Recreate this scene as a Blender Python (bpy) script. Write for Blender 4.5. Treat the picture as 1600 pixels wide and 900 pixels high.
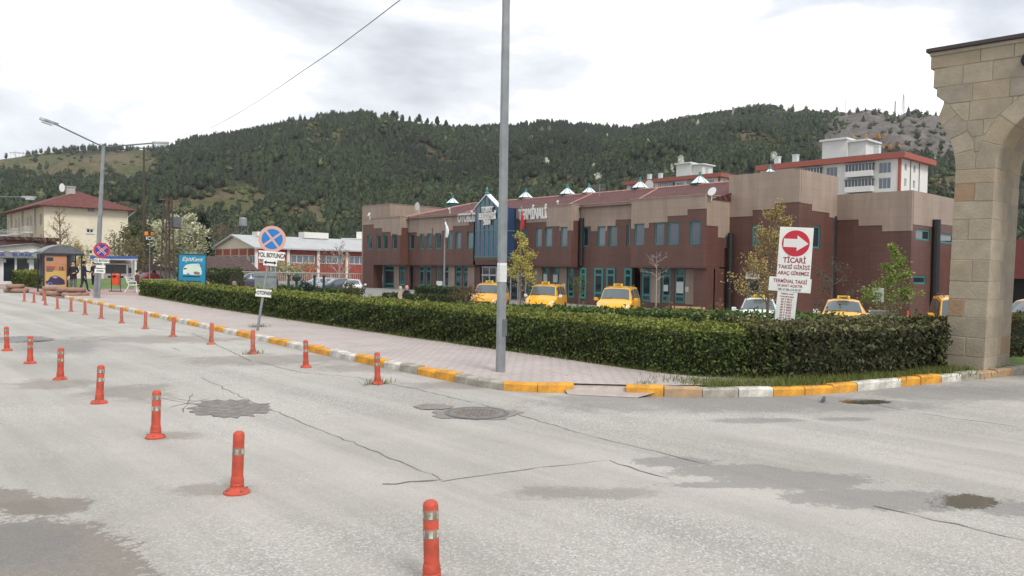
import bpy, bmesh, math, random
import numpy as np
from mathutils import Vector, Matrix
for o in list(bpy.data.objects): bpy.data.objects.remove(o)
S = bpy.context.scene
COL = S.collection
R = math.radians
rnd = random.Random(7)
# ------------------------------------------------------------------ camera
# world axes: +Y runs along the road away to the left, +X runs across it towards the terminal, the camera stands at x=0 y=0
F_PX, TH, PITCH, ROLL, EYE = 1200.0, R(42.5), math.atan(28/1200.0), R(0.9), 1.65
CAM = np.array([0, 0, EYE])
c_f = np.array([math.sin(TH)*math.cos(PITCH), math.cos(TH)*math.cos(PITCH), -math.sin(PITCH)])
c_r0 = np.array([math.cos(TH), -math.sin(TH), 0.0]); c_u0 = np.cross(c_r0, c_f)
c_r = c_r0*math.cos(ROLL) + c_u0*math.sin(ROLL); c_u = c_u0*math.cos(ROLL) - c_r0*math.sin(ROLL)
cd = bpy.data.cameras.new('camera'); cam = bpy.data.objects.new('camera', cd); COL.objects.link(cam)
cd.sensor_width = 36; cd.lens = 36*F_PX/1600; cd.clip_end = 6000; cd.clip_start = 0.05
cam.matrix_world = Matrix(((c_r[0], c_u[0], -c_f[0], 0), (c_r[1], c_u[1], -c_f[1], 0), (c_r[2], c_u[2], -c_f[2], EYE), (0, 0, 0, 1)))
S.camera = cam
# ------------------------------------------------------------------ world: bright broken overcast
SUN_EL, SUN_DIR = R(48), Vector((-0.25, -1.0, 0)).normalized()
W = bpy.data.worlds.new('World'); S.world = W; W.use_nodes = True
wn, wl = W.node_tree.nodes, W.node_tree.links
wn.clear()
out = wn.new('ShaderNodeOutputWorld'); bg = wn.new('ShaderNodeBackground'); wl.new(bg.outputs[0], out.inputs[0])
sky = wn.new('ShaderNodeTexSky'); sky.sky_type = 'NISHITA'; sky.sun_disc = False
sky.sun_elevation = SUN_EL; sky.sun_rotation = math.atan2(SUN_DIR.x, SUN_DIR.y)
tc = wn.new('ShaderNodeTexCoord')
mp = wn.new('ShaderNodeMapping'); mp.inputs['Scale'].default_value = (1.0, 1.0, 2.6); mp.inputs['Location'].default_value = (3.1, 1.35, 0.42)
wl.new(tc.outputs['Generated'], mp.inputs[0])
def wnoise(scale, det, rough, dist=0.0):
    n = wn.new('ShaderNodeTexNoise'); n.inputs['Scale'].default_value = scale; n.inputs['Detail'].default_value = det
    n.inputs['Roughness'].default_value = rough; n.inputs['Distortion'].default_value = dist
    wl.new(mp.outputs[0], n.inputs[0]); return n
n1 = wnoise(1.9, 7, 0.55, 0.35); n2 = wnoise(1.1, 3, 0.5)
cr = wn.new('ShaderNodeValToRGB')
cr.color_ramp.elements[0].position = 0.42; cr.color_ramp.elements[0].color = (0.43, 0.455, 0.50, 1)
cr.color_ramp.elements[1].position = 0.585; cr.color_ramp.elements[1].color = (0.97, 0.975, 0.98, 1)
e = cr.color_ramp.elements.new(0.52); e.color = (0.64, 0.66, 0.70, 1)
wl.new(n1.outputs[0], cr.inputs[0])
sm = wn.new('ShaderNodeMixRGB'); sm.blend_type = 'MULTIPLY'; sm.inputs[0].default_value = 1; sm.inputs[2].default_value = (0.1, 0.1, 0.1, 1)
wl.new(sky.outputs[0], sm.inputs[1])
cm = wn.new('ShaderNodeMapRange'); cm.inputs[1].default_value = 0.30; cm.inputs[2].default_value = 0.42; cm.inputs[3].default_value = 0.80; cm.inputs[4].default_value = 1.0
wl.new(n2.outputs[0], cm.inputs[0])
mx = wn.new('ShaderNodeMixRGB'); wl.new(cm.outputs[0], mx.inputs[0]); wl.new(sm.outputs[0], mx.inputs[1]); wl.new(cr.outputs[0], mx.inputs[2])
wl.new(mx.outputs[0], bg.inputs[0]); bg.inputs[1].default_value = 1.0
sl = bpy.data.lights.new('sun', 'SUN'); sl.energy = 1.5; sl.angle = R(18); sl.color = (1.0, 0.96, 0.9)
sun = bpy.data.objects.new('sun', sl); COL.objects.link(sun)
sun.rotation_euler = Vector((SUN_DIR.x*math.cos(SUN_EL), SUN_DIR.y*math.cos(SUN_EL), math.sin(SUN_EL))).to_track_quat('Z', 'Y').to_euler()
vs = S.view_settings; vs.view_transform = 'Standard'; vs.look = 'None'; vs.exposure = 0.63; vs.gamma = 1; vs.use_curve_mapping = False

# ------------------------------------------------------------------ measuring helpers: where a sight line meets the ground or a wall plane
def ray(px, py): return c_f + c_r*(px-800)/F_PX - c_u*(py-450)/F_PX
def G(px, py, z=0.0):
    d = ray(px, py); return CAM + d*((z-EYE)/d[2])
def PX(px, py, x):
    d = ray(px, py); return CAM + d*(x/d[0])
def PY(px, py, y):
    d = ray(px, py); return CAM + d*(y/d[1])
def D(px, py, dep): return CAM + ray(px, py)*dep
def proj(P):
    q = np.asarray(P, float) - CAM; w = q@c_f
    return 800 + F_PX*(q@c_r)/w, 450 - F_PX*(q@c_u)/w
def sstep(a, b, t):
    t = np.clip((t-a)/(b-a), 0, 1); return t*t*(3-2*t)
def H(x, y):           # ground level: the terminal forecourt lies about a metre below the road
    d = -0.8*sstep(13, 28, x) - 0.2*sstep(28, 36, x)
    return d*(1 - 0.5*sstep(45, 70, y))

# ------------------------------------------------------------------ materials
MATS = {}
def srgb(r, g, b):
    f = lambda c: (c/255/12.92) if c <= 10 else ((c/255+0.055)/1.055)**2.4
    return (f(r), f(g), f(b))
def nodes_of(name):
    m = bpy.data.materials.new(name); m.use_nodes = True; MATS[name] = m
    n, l = m.node_tree.nodes, m.node_tree.links
    return m, n, l, n['Principled BSDF']
def mk(name, col, rough=0.6, metal=0.0, var=0.18, scale=4.0, bump=0.0, bscale=40.0, spec=0.5, dirt=None, emit=None, trans=0.0, coat=0.0):
    m, n, l, b = nodes_of(name)
    b.inputs['Roughness'].default_value = rough; b.inputs['Metallic'].default_value = metal
    b.inputs['Specular IOR Level'].default_value = spec; b.inputs['Coat Weight'].default_value = coat
    t = n.new('ShaderNodeTexCoord')
    if var:
        nz = n.new('ShaderNodeTexNoise'); nz.inputs['Scale'].default_value = scale; nz.inputs['Detail'].default_value = 6; nz.inputs['Roughness'].default_value = 0.65
        l.new(t.outputs['Object'], nz.inputs[0])
        r = n.new('ShaderNodeValToRGB'); r.color_ramp.elements[0].position = 0.32; r.color_ramp.elements[1].position = 0.68
        lo = dirt if dirt else tuple(c*(1-var) for c in col)
        r.color_ramp.elements[0].color = (*lo, 1); r.color_ramp.elements[1].color = (*[min(1, c*(1+var)) for c in col], 1)
        l.new(nz.outputs[0], r.inputs[0]); l.new(r.outputs[0], b.inputs['Base Color'])
    else: b.inputs['Base Color'].default_value = (*col, 1)
    if bump:
        nb = n.new('ShaderNodeTexNoise'); nb.inputs['Scale'].default_value = bscale; nb.inputs['Detail'].default_value = 5
        l.new(t.outputs['Object'], nb.inputs[0])
        bp = n.new('ShaderNodeBump'); bp.inputs['Strength'].default_value = bump; bp.inputs['Distance'].default_value = 0.02
        l.new(nb.outputs[0], bp.inputs['Height']); l.new(bp.outputs[0], b.inputs['Normal'])
    if trans: b.inputs['Transmission Weight'].default_value = trans
    return m
def mk_leaf(name, transl=0.3, rough=0.55):
    # leaf colour comes from the per-leaf colour attribute
    m, n, l, b = nodes_of(name)
    a = n.new('ShaderNodeAttribute'); a.attribute_name = 'tint'
    l.new(a.outputs['Color'], b.inputs['Base Color']); b.inputs['Roughness'].default_value = rough; b.inputs['Specular IOR Level'].default_value = 0.3
    t = n.new('ShaderNodeBsdfTranslucent'); l.new(a.outputs['Color'], t.inputs[0])
    s = n.new('ShaderNodeMixShader'); s.inputs[0].default_value = transl
    l.new(b.outputs[0], s.inputs[1]); l.new(t.outputs[0], s.inputs[2]); l.new(s.outputs[0], n['Material Output'].inputs[0])
    return m
def mk_tiles(name, cols, mortar, bw, bh, msize=0.012, rough=0.55, bump=0.4, axis='wall', var=0.12, nscale=0.6, offs=0.5):
    # cladding, paving or roof tiles: coursed pattern with fine relief
    m, n, l, b = nodes_of(name)
    t = n.new('ShaderNodeTexCoord'); s = n.new('ShaderNodeSeparateXYZ'); l.new(t.outputs['Object'], s.inputs[0])
    c = n.new('ShaderNodeCombineXYZ')
    if axis == 'wall':
        ad = n.new('ShaderNodeMath'); l.new(s.outputs[0], ad.inputs[0]); l.new(s.outputs[1], ad.inputs[1])
        l.new(ad.outputs[0], c.inputs[0]); l.new(s.outputs[2], c.inputs[1])
    elif axis == 'floor': l.new(s.outputs[1], c.inputs[0]); l.new(s.outputs[0], c.inputs[1])
    else:
        l.new(s.outputs[1], c.inputs[0]); ad = n.new('ShaderNodeMath'); l.new(s.outputs[0], ad.inputs[0]); l.new(s.outputs[2], ad.inputs[1]); l.new(ad.outputs[0], c.inputs[1])
    k = n.new('ShaderNodeTexBrick'); l.new(c.outputs[0], k.inputs[0]); k.offset = offs
    k.inputs['Color1'].default_value = (*cols[0], 1); k.inputs['Color2'].default_value = (*cols[1], 1); k.inputs['Mortar'].default_value = (*mortar, 1)
    k.inputs['Scale'].default_value = 1; k.inputs['Mortar Size'].default_value = msize; k.inputs['Brick Width'].default_value = bw; k.inputs['Row Height'].default_value = bh
    nz = n.new('ShaderNodeTexNoise'); nz.inputs['Scale'].default_value = nscale; nz.inputs['Detail'].default_value = 8; nz.inputs['Roughness'].default_value = 0.7
    if axis == 'wall':
        mpp = n.new('ShaderNodeMapping'); mpp.inputs['Scale'].default_value = (2.2, 2.2, 0.28); l.new(t.outputs['Object'], mpp.inputs[0]); l.new(mpp.outputs[0], nz.inputs[0])
    else: l.new(t.outputs['Object'], nz.inputs[0])
    mr = n.new('ShaderNodeMapRange'); mr.inputs[1].default_value = 0.3; mr.inputs[2].default_value = 0.7; mr.inputs[3].default_value = 1-var; mr.inputs[4].default_value = 1+var
    l.new(nz.outputs[0], mr.inputs[0])
    mu = n.new('ShaderNodeMixRGB'); mu.blend_type = 'MULTIPLY'; mu.inputs[0].default_value = 1; l.new(k.outputs[0], mu.inputs[1]); l.new(mr.outputs[0], mu.inputs[2])
    l.new(mu.outputs[0], b.inputs['Base Color']); b.inputs['Roughness'].default_value = rough
    bp = n.new('ShaderNodeBump'); bp.inputs['Strength'].default_value = bump; bp.inputs['Distance'].default_value = 0.02; bp.invert = True
    l.new(k.outputs['Fac'], bp.inputs['Height']); l.new(bp.outputs[0], b.inputs['Normal'])
    return m
def mk_glass(name, col, rough=0.06):
    m, n, l, b = nodes_of(name)
    b.inputs['Base Color'].default_value = (*col, 1); b.inputs['Roughness'].default_value = rough; b.inputs['Specular IOR Level'].default_value = 0.9
    t = n.new('ShaderNodeTexCoord'); nb = n.new('ShaderNodeTexNoise'); nb.inputs['Scale'].default_value = 0.9; l.new(t.outputs['Object'], nb.inputs[0])
    bp = n.new('ShaderNodeBump'); bp.inputs['Strength'].default_value = 0.12; bp.inputs['Distance'].default_value = 0.05; l.new(nb.outputs[0], bp.inputs['Height']); l.new(bp.outputs[0], b.inputs['Normal'])
    return m

mk('brown_paint', srgb(96, 65, 57), 0.6, var=0.1)
mk_tiles('brown_clad', (srgb(99, 67, 58), srgb(94, 63, 55)), srgb(82, 55, 48), 1.2, 0.30, 0.010, 0.5, 0.25, var=0.22, nscale=0.5, offs=0.0)
mk_tiles('beige_clad', (srgb(156, 138, 124), srgb(152, 134, 120)), srgb(138, 121, 108), 1.2, 0.62, 0.010, 0.6, 0.2, var=0.19, nscale=0.5, offs=0.0)
mk('maroon_wall', srgb(122, 66, 62), 0.8, var=0.12, scale=0.6)
mk('teal', srgb(58, 125, 122), 0.5, var=0.12)
mk('teal_dark', srgb(30, 84, 84), 0.5, var=0.1)
mk_glass('glass_dark', srgb(44, 50, 58)); mk_glass('glass_grey', srgb(92, 102, 112), 0.1); mk_glass('glass_blue', srgb(48, 66, 98), 0.05); mk_glass('glass_deep', srgb(50, 64, 86), 0.1)
mk_glass('car_glass', srgb(84, 94, 98), 0.04)  # base lightened to put the reflected sky into the glass colour
mk('curtain', srgb(168, 172, 172), 0.8, var=0.15, scale=8)
mk_tiles('roof_tile', (srgb(124, 66, 60), srgb(94, 48, 46)), srgb(58, 32, 30), 0.28, 0.36, 0.05, 0.8, 1.0, axis='roof', var=0.35, nscale=1.1)
mk_tiles('roof_red', (srgb(128, 70, 62), srgb(112, 60, 54)), srgb(78, 44, 40), 0.3, 0.36, 0.05, 0.8, 0.8, axis='roof', var=0.25, nscale=1.2)
mk_tiles('roof_brown', (srgb(104, 78, 72), srgb(84, 62, 58)), srgb(52, 40, 38), 0.35, 0.42, 0.06, 0.8, 1.0, axis='roof', var=0.4, nscale=1.6)
mk('ridge_tile', srgb(168, 128, 118), 0.8, var=0.25)
mk('skylight_glass', srgb(226, 236, 238), 0.3, var=0.1, scale=2); mk('white_trim', srgb(214, 216, 214), 0.6, var=0.08)
mk('letter_white', srgb(218, 216, 212), 0.5, var=0.04)
mk('galv', srgb(140, 144, 146), 0.5, 0.35, var=0.2, scale=3, bump=0.1)
mk('galv_dark', srgb(108, 112, 114), 0.5, 0.4, var=0.2); mk('dark_metal', srgb(52, 54, 58), 0.5, 0.3, var=0.15); mk('black', srgb(26, 26, 28), 0.6, var=0.2)
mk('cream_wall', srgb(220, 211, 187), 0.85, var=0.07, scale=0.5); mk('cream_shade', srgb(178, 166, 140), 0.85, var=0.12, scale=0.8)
mk('white_wall', srgb(216, 214, 208), 0.8, var=0.06, scale=0.4); mk('orange_trim', srgb(158, 84, 68), 0.7, var=0.1)
mk('grey_wall', srgb(172, 172, 166), 0.8, var=0.1)
mk_tiles('red_brick', (srgb(158, 74, 60), srgb(140, 62, 52)), srgb(120, 70, 60), 0.5, 0.16, 0.012, 0.8, 0.3, var=0.15)
mk('metal_roof', srgb(178, 179, 178), 0.45, 0.2, var=0.1, scale=0.5)
mk('yellow_car', srgb(238, 172, 32), 0.3, var=0.03, coat=0.5); mk('white_car', srgb(226, 228, 228), 0.3, var=0.03, coat=0.5); mk('red_car', srgb(176, 30, 40), 0.3, var=0.03, coat=0.5)
mk('grey_car', srgb(70, 74, 86), 0.3, 0.3, var=0.05, coat=0.5); mk('silver_car', srgb(172, 176, 180), 0.3, 0.4, var=0.05, coat=0.5); mk('cream_car', srgb(236, 226, 204), 0.3, var=0.03, coat=0.5)
mk('tyre', srgb(38, 38, 38), 0.85, var=0.2); mk('rim', srgb(150, 152, 156), 0.35, 0.7, var=0.1); mk('plastic_dark', srgb(44, 45, 47), 0.6, var=0.15)
mk('lamp_clear', srgb(214, 220, 224), 0.1, var=0.1, coat=0.6); mk('lamp_red', srgb(150, 22, 24), 0.2, var=0.1); mk('taxi_sign', srgb(224, 190, 60), 0.5, var=0.05)
mk('bollard_orange', srgb(198, 78, 54), 0.6, var=0.12, scale=7, dirt=srgb(156, 66, 50), bump=0.2, bscale=60); mk('bollard_faded', srgb(184, 104, 84), 0.75, var=0.16, scale=9, dirt=srgb(146, 84, 72))
mk('reflector', srgb(188, 186, 176), 0.4, var=0.35, scale=22, dirt=srgb(112, 104, 94)); mk('band_grey', srgb(138, 118, 102), 0.7, var=0.3, scale=20)
mk('kerb_white', srgb(212, 210, 200), 0.85, var=0.12, scale=5, dirt=srgb(152, 146, 134), bump=0.5, bscale=30)
mk('kerb_yellow', srgb(222, 158, 52), 0.85, var=0.12, scale=5, dirt=srgb(168, 124, 62), bump=0.5, bscale=30)
mk('kerb_faded', srgb(176, 142, 104), 0.9, var=0.2, scale=6, dirt=srgb(146, 132, 116), bump=0.5, bscale=30)
mk('kerb_bare', srgb(166, 160, 148), 0.9, var=0.2, scale=6, dirt=srgb(128, 124, 114), bump=0.6, bscale=30)
mk_tiles('paving', (srgb(184, 172, 167), srgb(176, 165, 160)), srgb(154, 144, 139), 0.21, 0.105, 0.012, 0.85, 0.35, axis='floor', var=0.14, nscale=0.9)
mk_tiles('paving_red', (srgb(178, 150, 142), srgb(166, 140, 132)), srgb(140, 118, 112), 0.21, 0.105, 0.012, 0.85, 0.3, axis='floor', var=0.14, nscale=0.9)
mk('lot_asphalt', srgb(140, 138, 134), 0.9, var=0.15, scale=0.6, bump=0.3, bscale=60)
mk('lawn', srgb(92, 112, 58), 0.95, var=0.3, scale=1.5, bump=0.8, bscale=30); mk('soil', srgb(112, 98, 80), 0.95, var=0.25, scale=3, bump=0.6)
mk('far_ground', srgb(104, 108, 80), 0.95, var=0.3, scale=0.05)
mk('hedge_core', srgb(50, 54, 34), 0.95, var=0.4, scale=14, bump=1.0, bscale=25)
mk('bark', srgb(112, 98, 84), 0.9, var=0.3, scale=8, bump=0.5); mk('bark_dark', srgb(78, 66, 56), 0.9, var=0.3, scale=6)
mk_leaf('leaf'); mk_leaf('far_leaf', 0.12, 0.8)
mk('sign_white', srgb(222, 224, 218), 0.5, var=0.06, scale=6); mk('sign_red', srgb(186, 38, 58), 0.5, var=0.05); mk('sign_blue', srgb(24, 118, 190), 0.45, var=0.05); mk('sign_navy', srgb(52, 60, 140), 0.45, var=0.06)
mk('sign_faded_red', srgb(206, 162, 148), 0.6, var=0.06); mk('ink_red', srgb(140, 40, 54), 0.6, var=0.05); mk('ink_black', srgb(30, 30, 32), 0.6, var=0.05)
mk('board_blue', srgb(32, 132, 170), 0.35, var=0.12, scale=1.2); mk('board_white', srgb(206, 220, 208), 0.4, var=0.06); mk('board_frame', srgb(26, 62, 76), 0.5, var=0.1)
mk('skin', srgb(196, 148, 122), 0.6, var=0.05); mk('hair_dark', srgb(44, 38, 34), 0.8, var=0.2); mk('hair_grey', srgb(170, 166, 160), 0.8, var=0.15)
for nm, c in (('cloth_black', (36, 36, 42)), ('cloth_navy', (40, 46, 66)), ('cloth_brown', (84, 62, 58)), ('cloth_grey', (92, 94, 98)), ('cloth_jean', (62, 72, 90)), ('cloth_beige', (178, 160, 138)), ('cloth_pink', (206, 142, 142)), ('cloth_mauve', (140, 112, 112))):
    mk(nm, srgb(*c), 0.9, var=0.15, scale=10)
mk('paper', srgb(206, 206, 204), 0.8, var=0.12, scale=20); mk('tyre_brown', srgb(152, 120, 104), 0.85, var=0.12, scale=5); mk('bench_wood', srgb(196, 158, 112), 0.7, var=0.15); mk('bin_orange', srgb(226, 88, 48), 0.5, var=0.08)
mk('flag_red', srgb(188, 26, 34), 0.8, var=0.08); mk('flag_white', srgb(224, 224, 226), 0.8, var=0.05); mk('canopy_blue', srgb(58, 94, 158), 0.6, var=0.12); mk('fence_grey', srgb(164, 162, 154), 0.7, var=0.12)
mk('poster_orange', srgb(178, 126, 94), 0.4, var=0.12, scale=1.5); mk('poster_yellow', srgb(196, 164, 96), 0.4, var=0.06); mk('poster_purple', srgb(62, 50, 84), 0.4, var=0.2, scale=6)
mk('bag_blue', srgb(120, 168, 226), 0.6, var=0.15, scale=8); mk('post_green', srgb(34, 58, 50), 0.5, var=0.15); mk('flower_orange', srgb(222, 92, 44), 0.8, var=0.2, scale=20)
mk('coping_dark', srgb(70, 62, 62), 0.55, 0.2, var=0.15); mk('cast_iron', srgb(132, 124, 116), 0.6, 0.3, var=0.2, scale=12, bump=0.8, bscale=60)
mk('mast', srgb(120, 122, 130), 0.6, 0.2, var=0.1); mk('orange_sign', srgb(232, 142, 44), 0.5, var=0.06)
mk('crack_dark', srgb(118, 112, 105), 0.95, var=0.3, scale=10); mk('mortar_stone', srgb(160, 150, 133), 0.95, var=0.12)
for i, c in enumerate(((162, 150, 131), (167, 155, 136), (157, 146, 128), (164, 150, 127), (154, 144, 129))):
    mk('stone%d' % i, srgb(*c), 0.92, var=0.15, scale=3.0, bump=0.4, bscale=26)
mk('stone_rust', srgb(158, 132, 106), 0.92, var=0.12, scale=2.2, bump=0.5, bscale=18)

# ------------------------------------------------------------------ mesh helpers
class MB:
    def __init__(s): s.v = []; s.f = []; s.m = []
    def add(s, vs, fs, mi=0):
        k = len(s.v); s.v += [tuple(map(float, p)) for p in vs]; s.f += [tuple(i+k for i in f) for f in fs]; s.m += [mi]*len(fs); return s
    def box(s, a, b, mi=0):
        x0, y0, z0 = (min(a[i], b[i]) for i in range(3)); x1, y1, z1 = (max(a[i], b[i]) for i in range(3))
        return s.add([(x0,y0,z0),(x1,y0,z0),(x1,y1,z0),(x0,y1,z0),(x0,y0,z1),(x1,y0,z1),(x1,y1,z1),(x0,y1,z1)],
                     [(3,2,1,0),(4,5,6,7),(0,1,5,4),(1,2,6,5),(2,3,7,6),(3,0,4,7)], mi)
    def tube(s, pts, r, n=8, mi=0, cap=True, flat=1.0):
        pts = [Vector(p) for p in pts]; rs = r if isinstance(r, (list, tuple)) else [r]*len(pts)
        k = len(s.v); m = len(pts)
        ref = None
        for i, p in enumerate(pts):
            t = (pts[min(i+1, m-1)] - pts[max(i-1, 0)]).normalized()
            if ref is None: ref = Vector((0,0,1)) if abs(t.z) < 0.9 else Vector((1,0,0))
            a = t.cross(ref).normalized(); b = a.cross(t).normalized(); ref = b
            for j in range(n):
                w = 2*math.pi*(j+0.5)/n
                s.v.append(tuple(p + a*math.cos(w)*rs[i] + b*math.sin(w)*rs[i]*flat))
        for i in range(m-1):
            for j in range(n):
                s.f.append((k+i*n+j, k+i*n+(j+1) % n, k+(i+1)*n+(j+1) % n, k+(i+1)*n+j)); s.m.append(mi)
        if cap:
            s.f.append(tuple(k+j for j in reversed(range(n)))); s.m.append(mi)
            s.f.append(tuple(k+(m-1)*n+j for j in range(n))); s.m.append(mi)
        return s
    def lathe(s, prof, n=16, c=(0,0,0), mi=0):
        k = len(s.v)
        for (r, z) in prof:
            for j in range(n):
                w = 2*math.pi*j/n; s.v.append((c[0]+r*math.cos(w), c[1]+r*math.sin(w), c[2]+z))
        for i in range(len(prof)-1):
            for j in range(n):
                s.f.append((k+i*n+j, k+i*n+(j+1) % n, k+(i+1)*n+(j+1) % n, k+(i+1)*n+j)); s.m.append(mi)
        s.f.append(tuple(k+j for j in reversed(range(n)))); s.m.append(mi)
        q = k+(len(prof)-1)*n; s.f.append(tuple(q+j for j in range(n))); s.m.append(mi)
        return s
    def prism(s, poly, ex, mi=0):      # closed polygon (3-D points) extruded by the vector ex
        n = len(poly); ex = Vector(ex)
        vs = [Vector(p) for p in poly] + [Vector(p)+ex for p in poly]
        fs = [tuple(range(n)), tuple(reversed(range(n, 2*n)))] + [(j, n+j, n+(j+1) % n, (j+1) % n) for j in range(n)]
        return s.add(vs, fs, mi)
    def build(s, name, mat, parent=None, smooth=False, loc=None, sharp=40):
        me = bpy.data.meshes.new(name); me.from_pydata(s.v, [], s.f)
        mats = mat if isinstance(mat, (list, tuple)) else [mat]
        for q in mats: me.materials.append(MATS[q])
        if len(mats) > 1: me.polygons.foreach_set('material_index', s.m)
        bm = bmesh.new(); bm.from_mesh(me); bmesh.ops.recalc_face_normals(bm, faces=bm.faces); bm.to_mesh(me); bm.free()
        if smooth:
            me.polygons.foreach_set('use_smooth', [True]*len(me.polygons)); me.set_sharp_from_angle(angle=R(sharp))
        return link(name, me, parent, loc)
def link(name, me, parent=None, loc=None):
    o = bpy.data.objects.new(name, me); COL.objects.link(o)
    if parent is not None: o.parent = parent
    if loc is not None: o.location = loc
    return o
def tag(o, label, cat=None, group=None, kind=None):
    o['label'] = label
    if cat: o['category'] = cat
    if group: o['group'] = group
    if kind: o['kind'] = kind
    return o
def thing(name, label, cat, loc=(0,0,0), rz=0.0, group=None, rot=None):
    o = bpy.data.objects.new(name, None); COL.objects.link(o); o.empty_display_size = 0.3
    o.location = loc; o.rotation_euler = rot if rot else (0, 0, rz)
    return tag(o, label, cat, group)
KIDS = None
def copy_tree(o, parent=None, kids=None):
    if kids is None:
        kids = {}
        for q in bpy.data.objects:
            if q.parent: kids.setdefault(q.parent.name, []).append(q)
    c = o.copy(); COL.objects.link(c)
    if parent is not None: c.parent = parent
    for ch in kids.get(o.name, []): copy_tree(ch, c, kids)
    return c
def bevel(o, w, seg=2):
    b = o.modifiers.new('bevel', 'BEVEL'); b.width = w; b.segments = seg; b.limit_method = 'ANGLE'; return o
def text_verts(s, size, bold=0.0, extrude=0.0, sx=1.0, shear=0.0):
    cu = bpy.data.curves.new('lettering', 'FONT'); cu.body = s; cu.size = size; cu.align_x = 'CENTER'; cu.align_y = 'CENTER'
    cu.offset = bold; cu.extrude = extrude; cu.resolution_u = 4; cu.shear = shear
    o = bpy.data.objects.new('lettering', cu); COL.objects.link(o)
    dg = bpy.context.evaluated_depsgraph_get(); me = bpy.data.meshes.new_from_object(o.evaluated_get(dg))
    bpy.data.objects.remove(o); bpy.data.curves.remove(cu)
    for v in me.vertices: v.co.x *= sx
    return me
def put_text(name, s, size, mat, frame, parent=None, bold=0.0, extrude=0.004, sx=1.0, shear=0.0):
    me = text_verts(s, size, bold, extrude, sx, shear); me.transform(frame); me.name = name
    me.materials.clear(); me.materials.append(MATS[mat]); return link(name, me, parent)
def frame_at(p, right, up=(0,0,1)):
    r = Vector(right).normalized(); u = Vector(up); u = (u - r*u.dot(r)).normalized(); n = r.cross(u)
    return Matrix(((r.x, u.x, n.x, p[0]), (r.y, u.y, n.y, p[1]), (r.z, u.z, n.z, p[2]), (0,0,0,1)))
def np_mesh(name, verts, faces_flat, nper, mat, parent=None, tint=None, smooth=False):
    # big meshes from arrays; faces all have nper corners
    me = bpy.data.meshes.new(name); nv = len(verts); nf = len(faces_flat)//nper
    me.vertices.add(nv); me.vertices.foreach_set('co', np.ascontiguousarray(verts, dtype=np.float32).ravel())
    me.loops.add(nf*nper); me.loops.foreach_set('vertex_index', np.ascontiguousarray(faces_flat, dtype=np.int32))
    me.polygons.add(nf); me.polygons.foreach_set('loop_start', np.arange(0, nf*nper, nper, dtype=np.int32))
    if tint is not None:
        a = me.color_attributes.new('tint', 'FLOAT_COLOR', 'POINT')
        t4 = np.ones((nv, 4), np.float32); t4[:, :3] = tint; a.data.foreach_set('color', t4.ravel())
    me.update(calc_edges=True); me.validate()
    if smooth: me.polygons.foreach_set('use_smooth', [True]*nf)
    for q in (mat if isinstance(mat, (list, tuple)) else [mat]): me.materials.append(MATS[q])
    return link(name, me, parent)
def leaf_cards(P, N, size, rng, aspect=0.55, spread=0.8):
    # rhombic leaves at points P, roughly facing N
    n = len(P); size = np.broadcast_to(np.asarray(size, float), (n,))
    nn = N + rng.normal(0, spread, (n, 3)); nn /= np.linalg.norm(nn, axis=1, keepdims=True) + 1e-9
    t = rng.normal(0, 1, (n, 3)); t -= nn*(t*nn).sum(1, keepdims=True); t /= np.linalg.norm(t, axis=1, keepdims=True) + 1e-9
    b = np.cross(nn, t); s = (size*rng.uniform(0.7, 1.3, n))[:, None]
    V = np.stack([P - t*s*0.5, P + b*s*aspect*0.5 + nn*s*0.08, P + t*s*0.5, P - b*s*aspect*0.5 + nn*s*0.08], 1).reshape(-1, 3)
    return V, np.arange(4*n)
def vnoise(x, y, seed=0):
    # smooth value noise on arrays
    def h(i, j): 
        q = np.sin(i*127.1 + j*311.7 + seed*74.7)*43758.5453; return q - np.floor(q)
    i, j = np.floor(x), np.floor(y); u, v = x-i, y-j; u = u*u*(3-2*u); v = v*v*(3-2*v)
    return (h(i,j)*(1-u)+h(i+1,j)*u)*(1-v) + (h(i,j+1)*(1-u)+h(i+1,j+1)*u)*v
def fbm(x, y, o=4, seed=0):
    a, t, n = 1.0, 0.0, 0.0
    for k in range(o): t = t + a*vnoise(x*2**k, y*2**k, seed+k); n += a; a *= 0.5
    return t/n
ORD = ['nearest', 'second', 'third', 'fourth', 'fifth', 'sixth', 'seventh', 'eighth', 'ninth', 'tenth', 'eleventh', 'twelfth', 'thirteenth', 'fourteenth', 'fifteenth', 'sixteenth']
# ================================================================== SETTING
def structure(o, label, cat): return tag(o, label, cat, kind='structure')
def grid_sheet(name, xs, ys, zf, mat):
    X, Y = np.meshgrid(xs, ys, indexing='ij'); Z = zf(X, Y); nx, ny = len(xs), len(ys)
    V = np.stack([X, Y, Z], -1).reshape(-1, 3); i, j = np.meshgrid(np.arange(nx-1), np.arange(ny-1), indexing='ij'); a = (i*ny+j).ravel()
    Fc = np.stack([a, a+ny, a+ny+1, a+1], 1).ravel()
    return np_mesh(name, V, Fc, 4, mat, smooth=True)
far = MB().add([(-3000,-3000,-1.6),(3000,-3000,-1.6),(3000,3000,-1.6),(-3000,3000,-1.6)], [(0,1,2,3)]).build('far_ground', 'far_ground')
structure(far, 'flat valley floor stretching away behind the town', 'ground')
gx = np.concatenate([np.linspace(-200, 8, 8), np.linspace(12, 40, 29), np.linspace(44, 400, 30)])
ground = grid_sheet('ground', gx, np.linspace(-200, 400, 121), lambda x, y: H(x, y)-0.03, 'lot_asphalt')
structure(ground, 'grey tarmac forecourt lying below the road round the terminal', 'ground')

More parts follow.
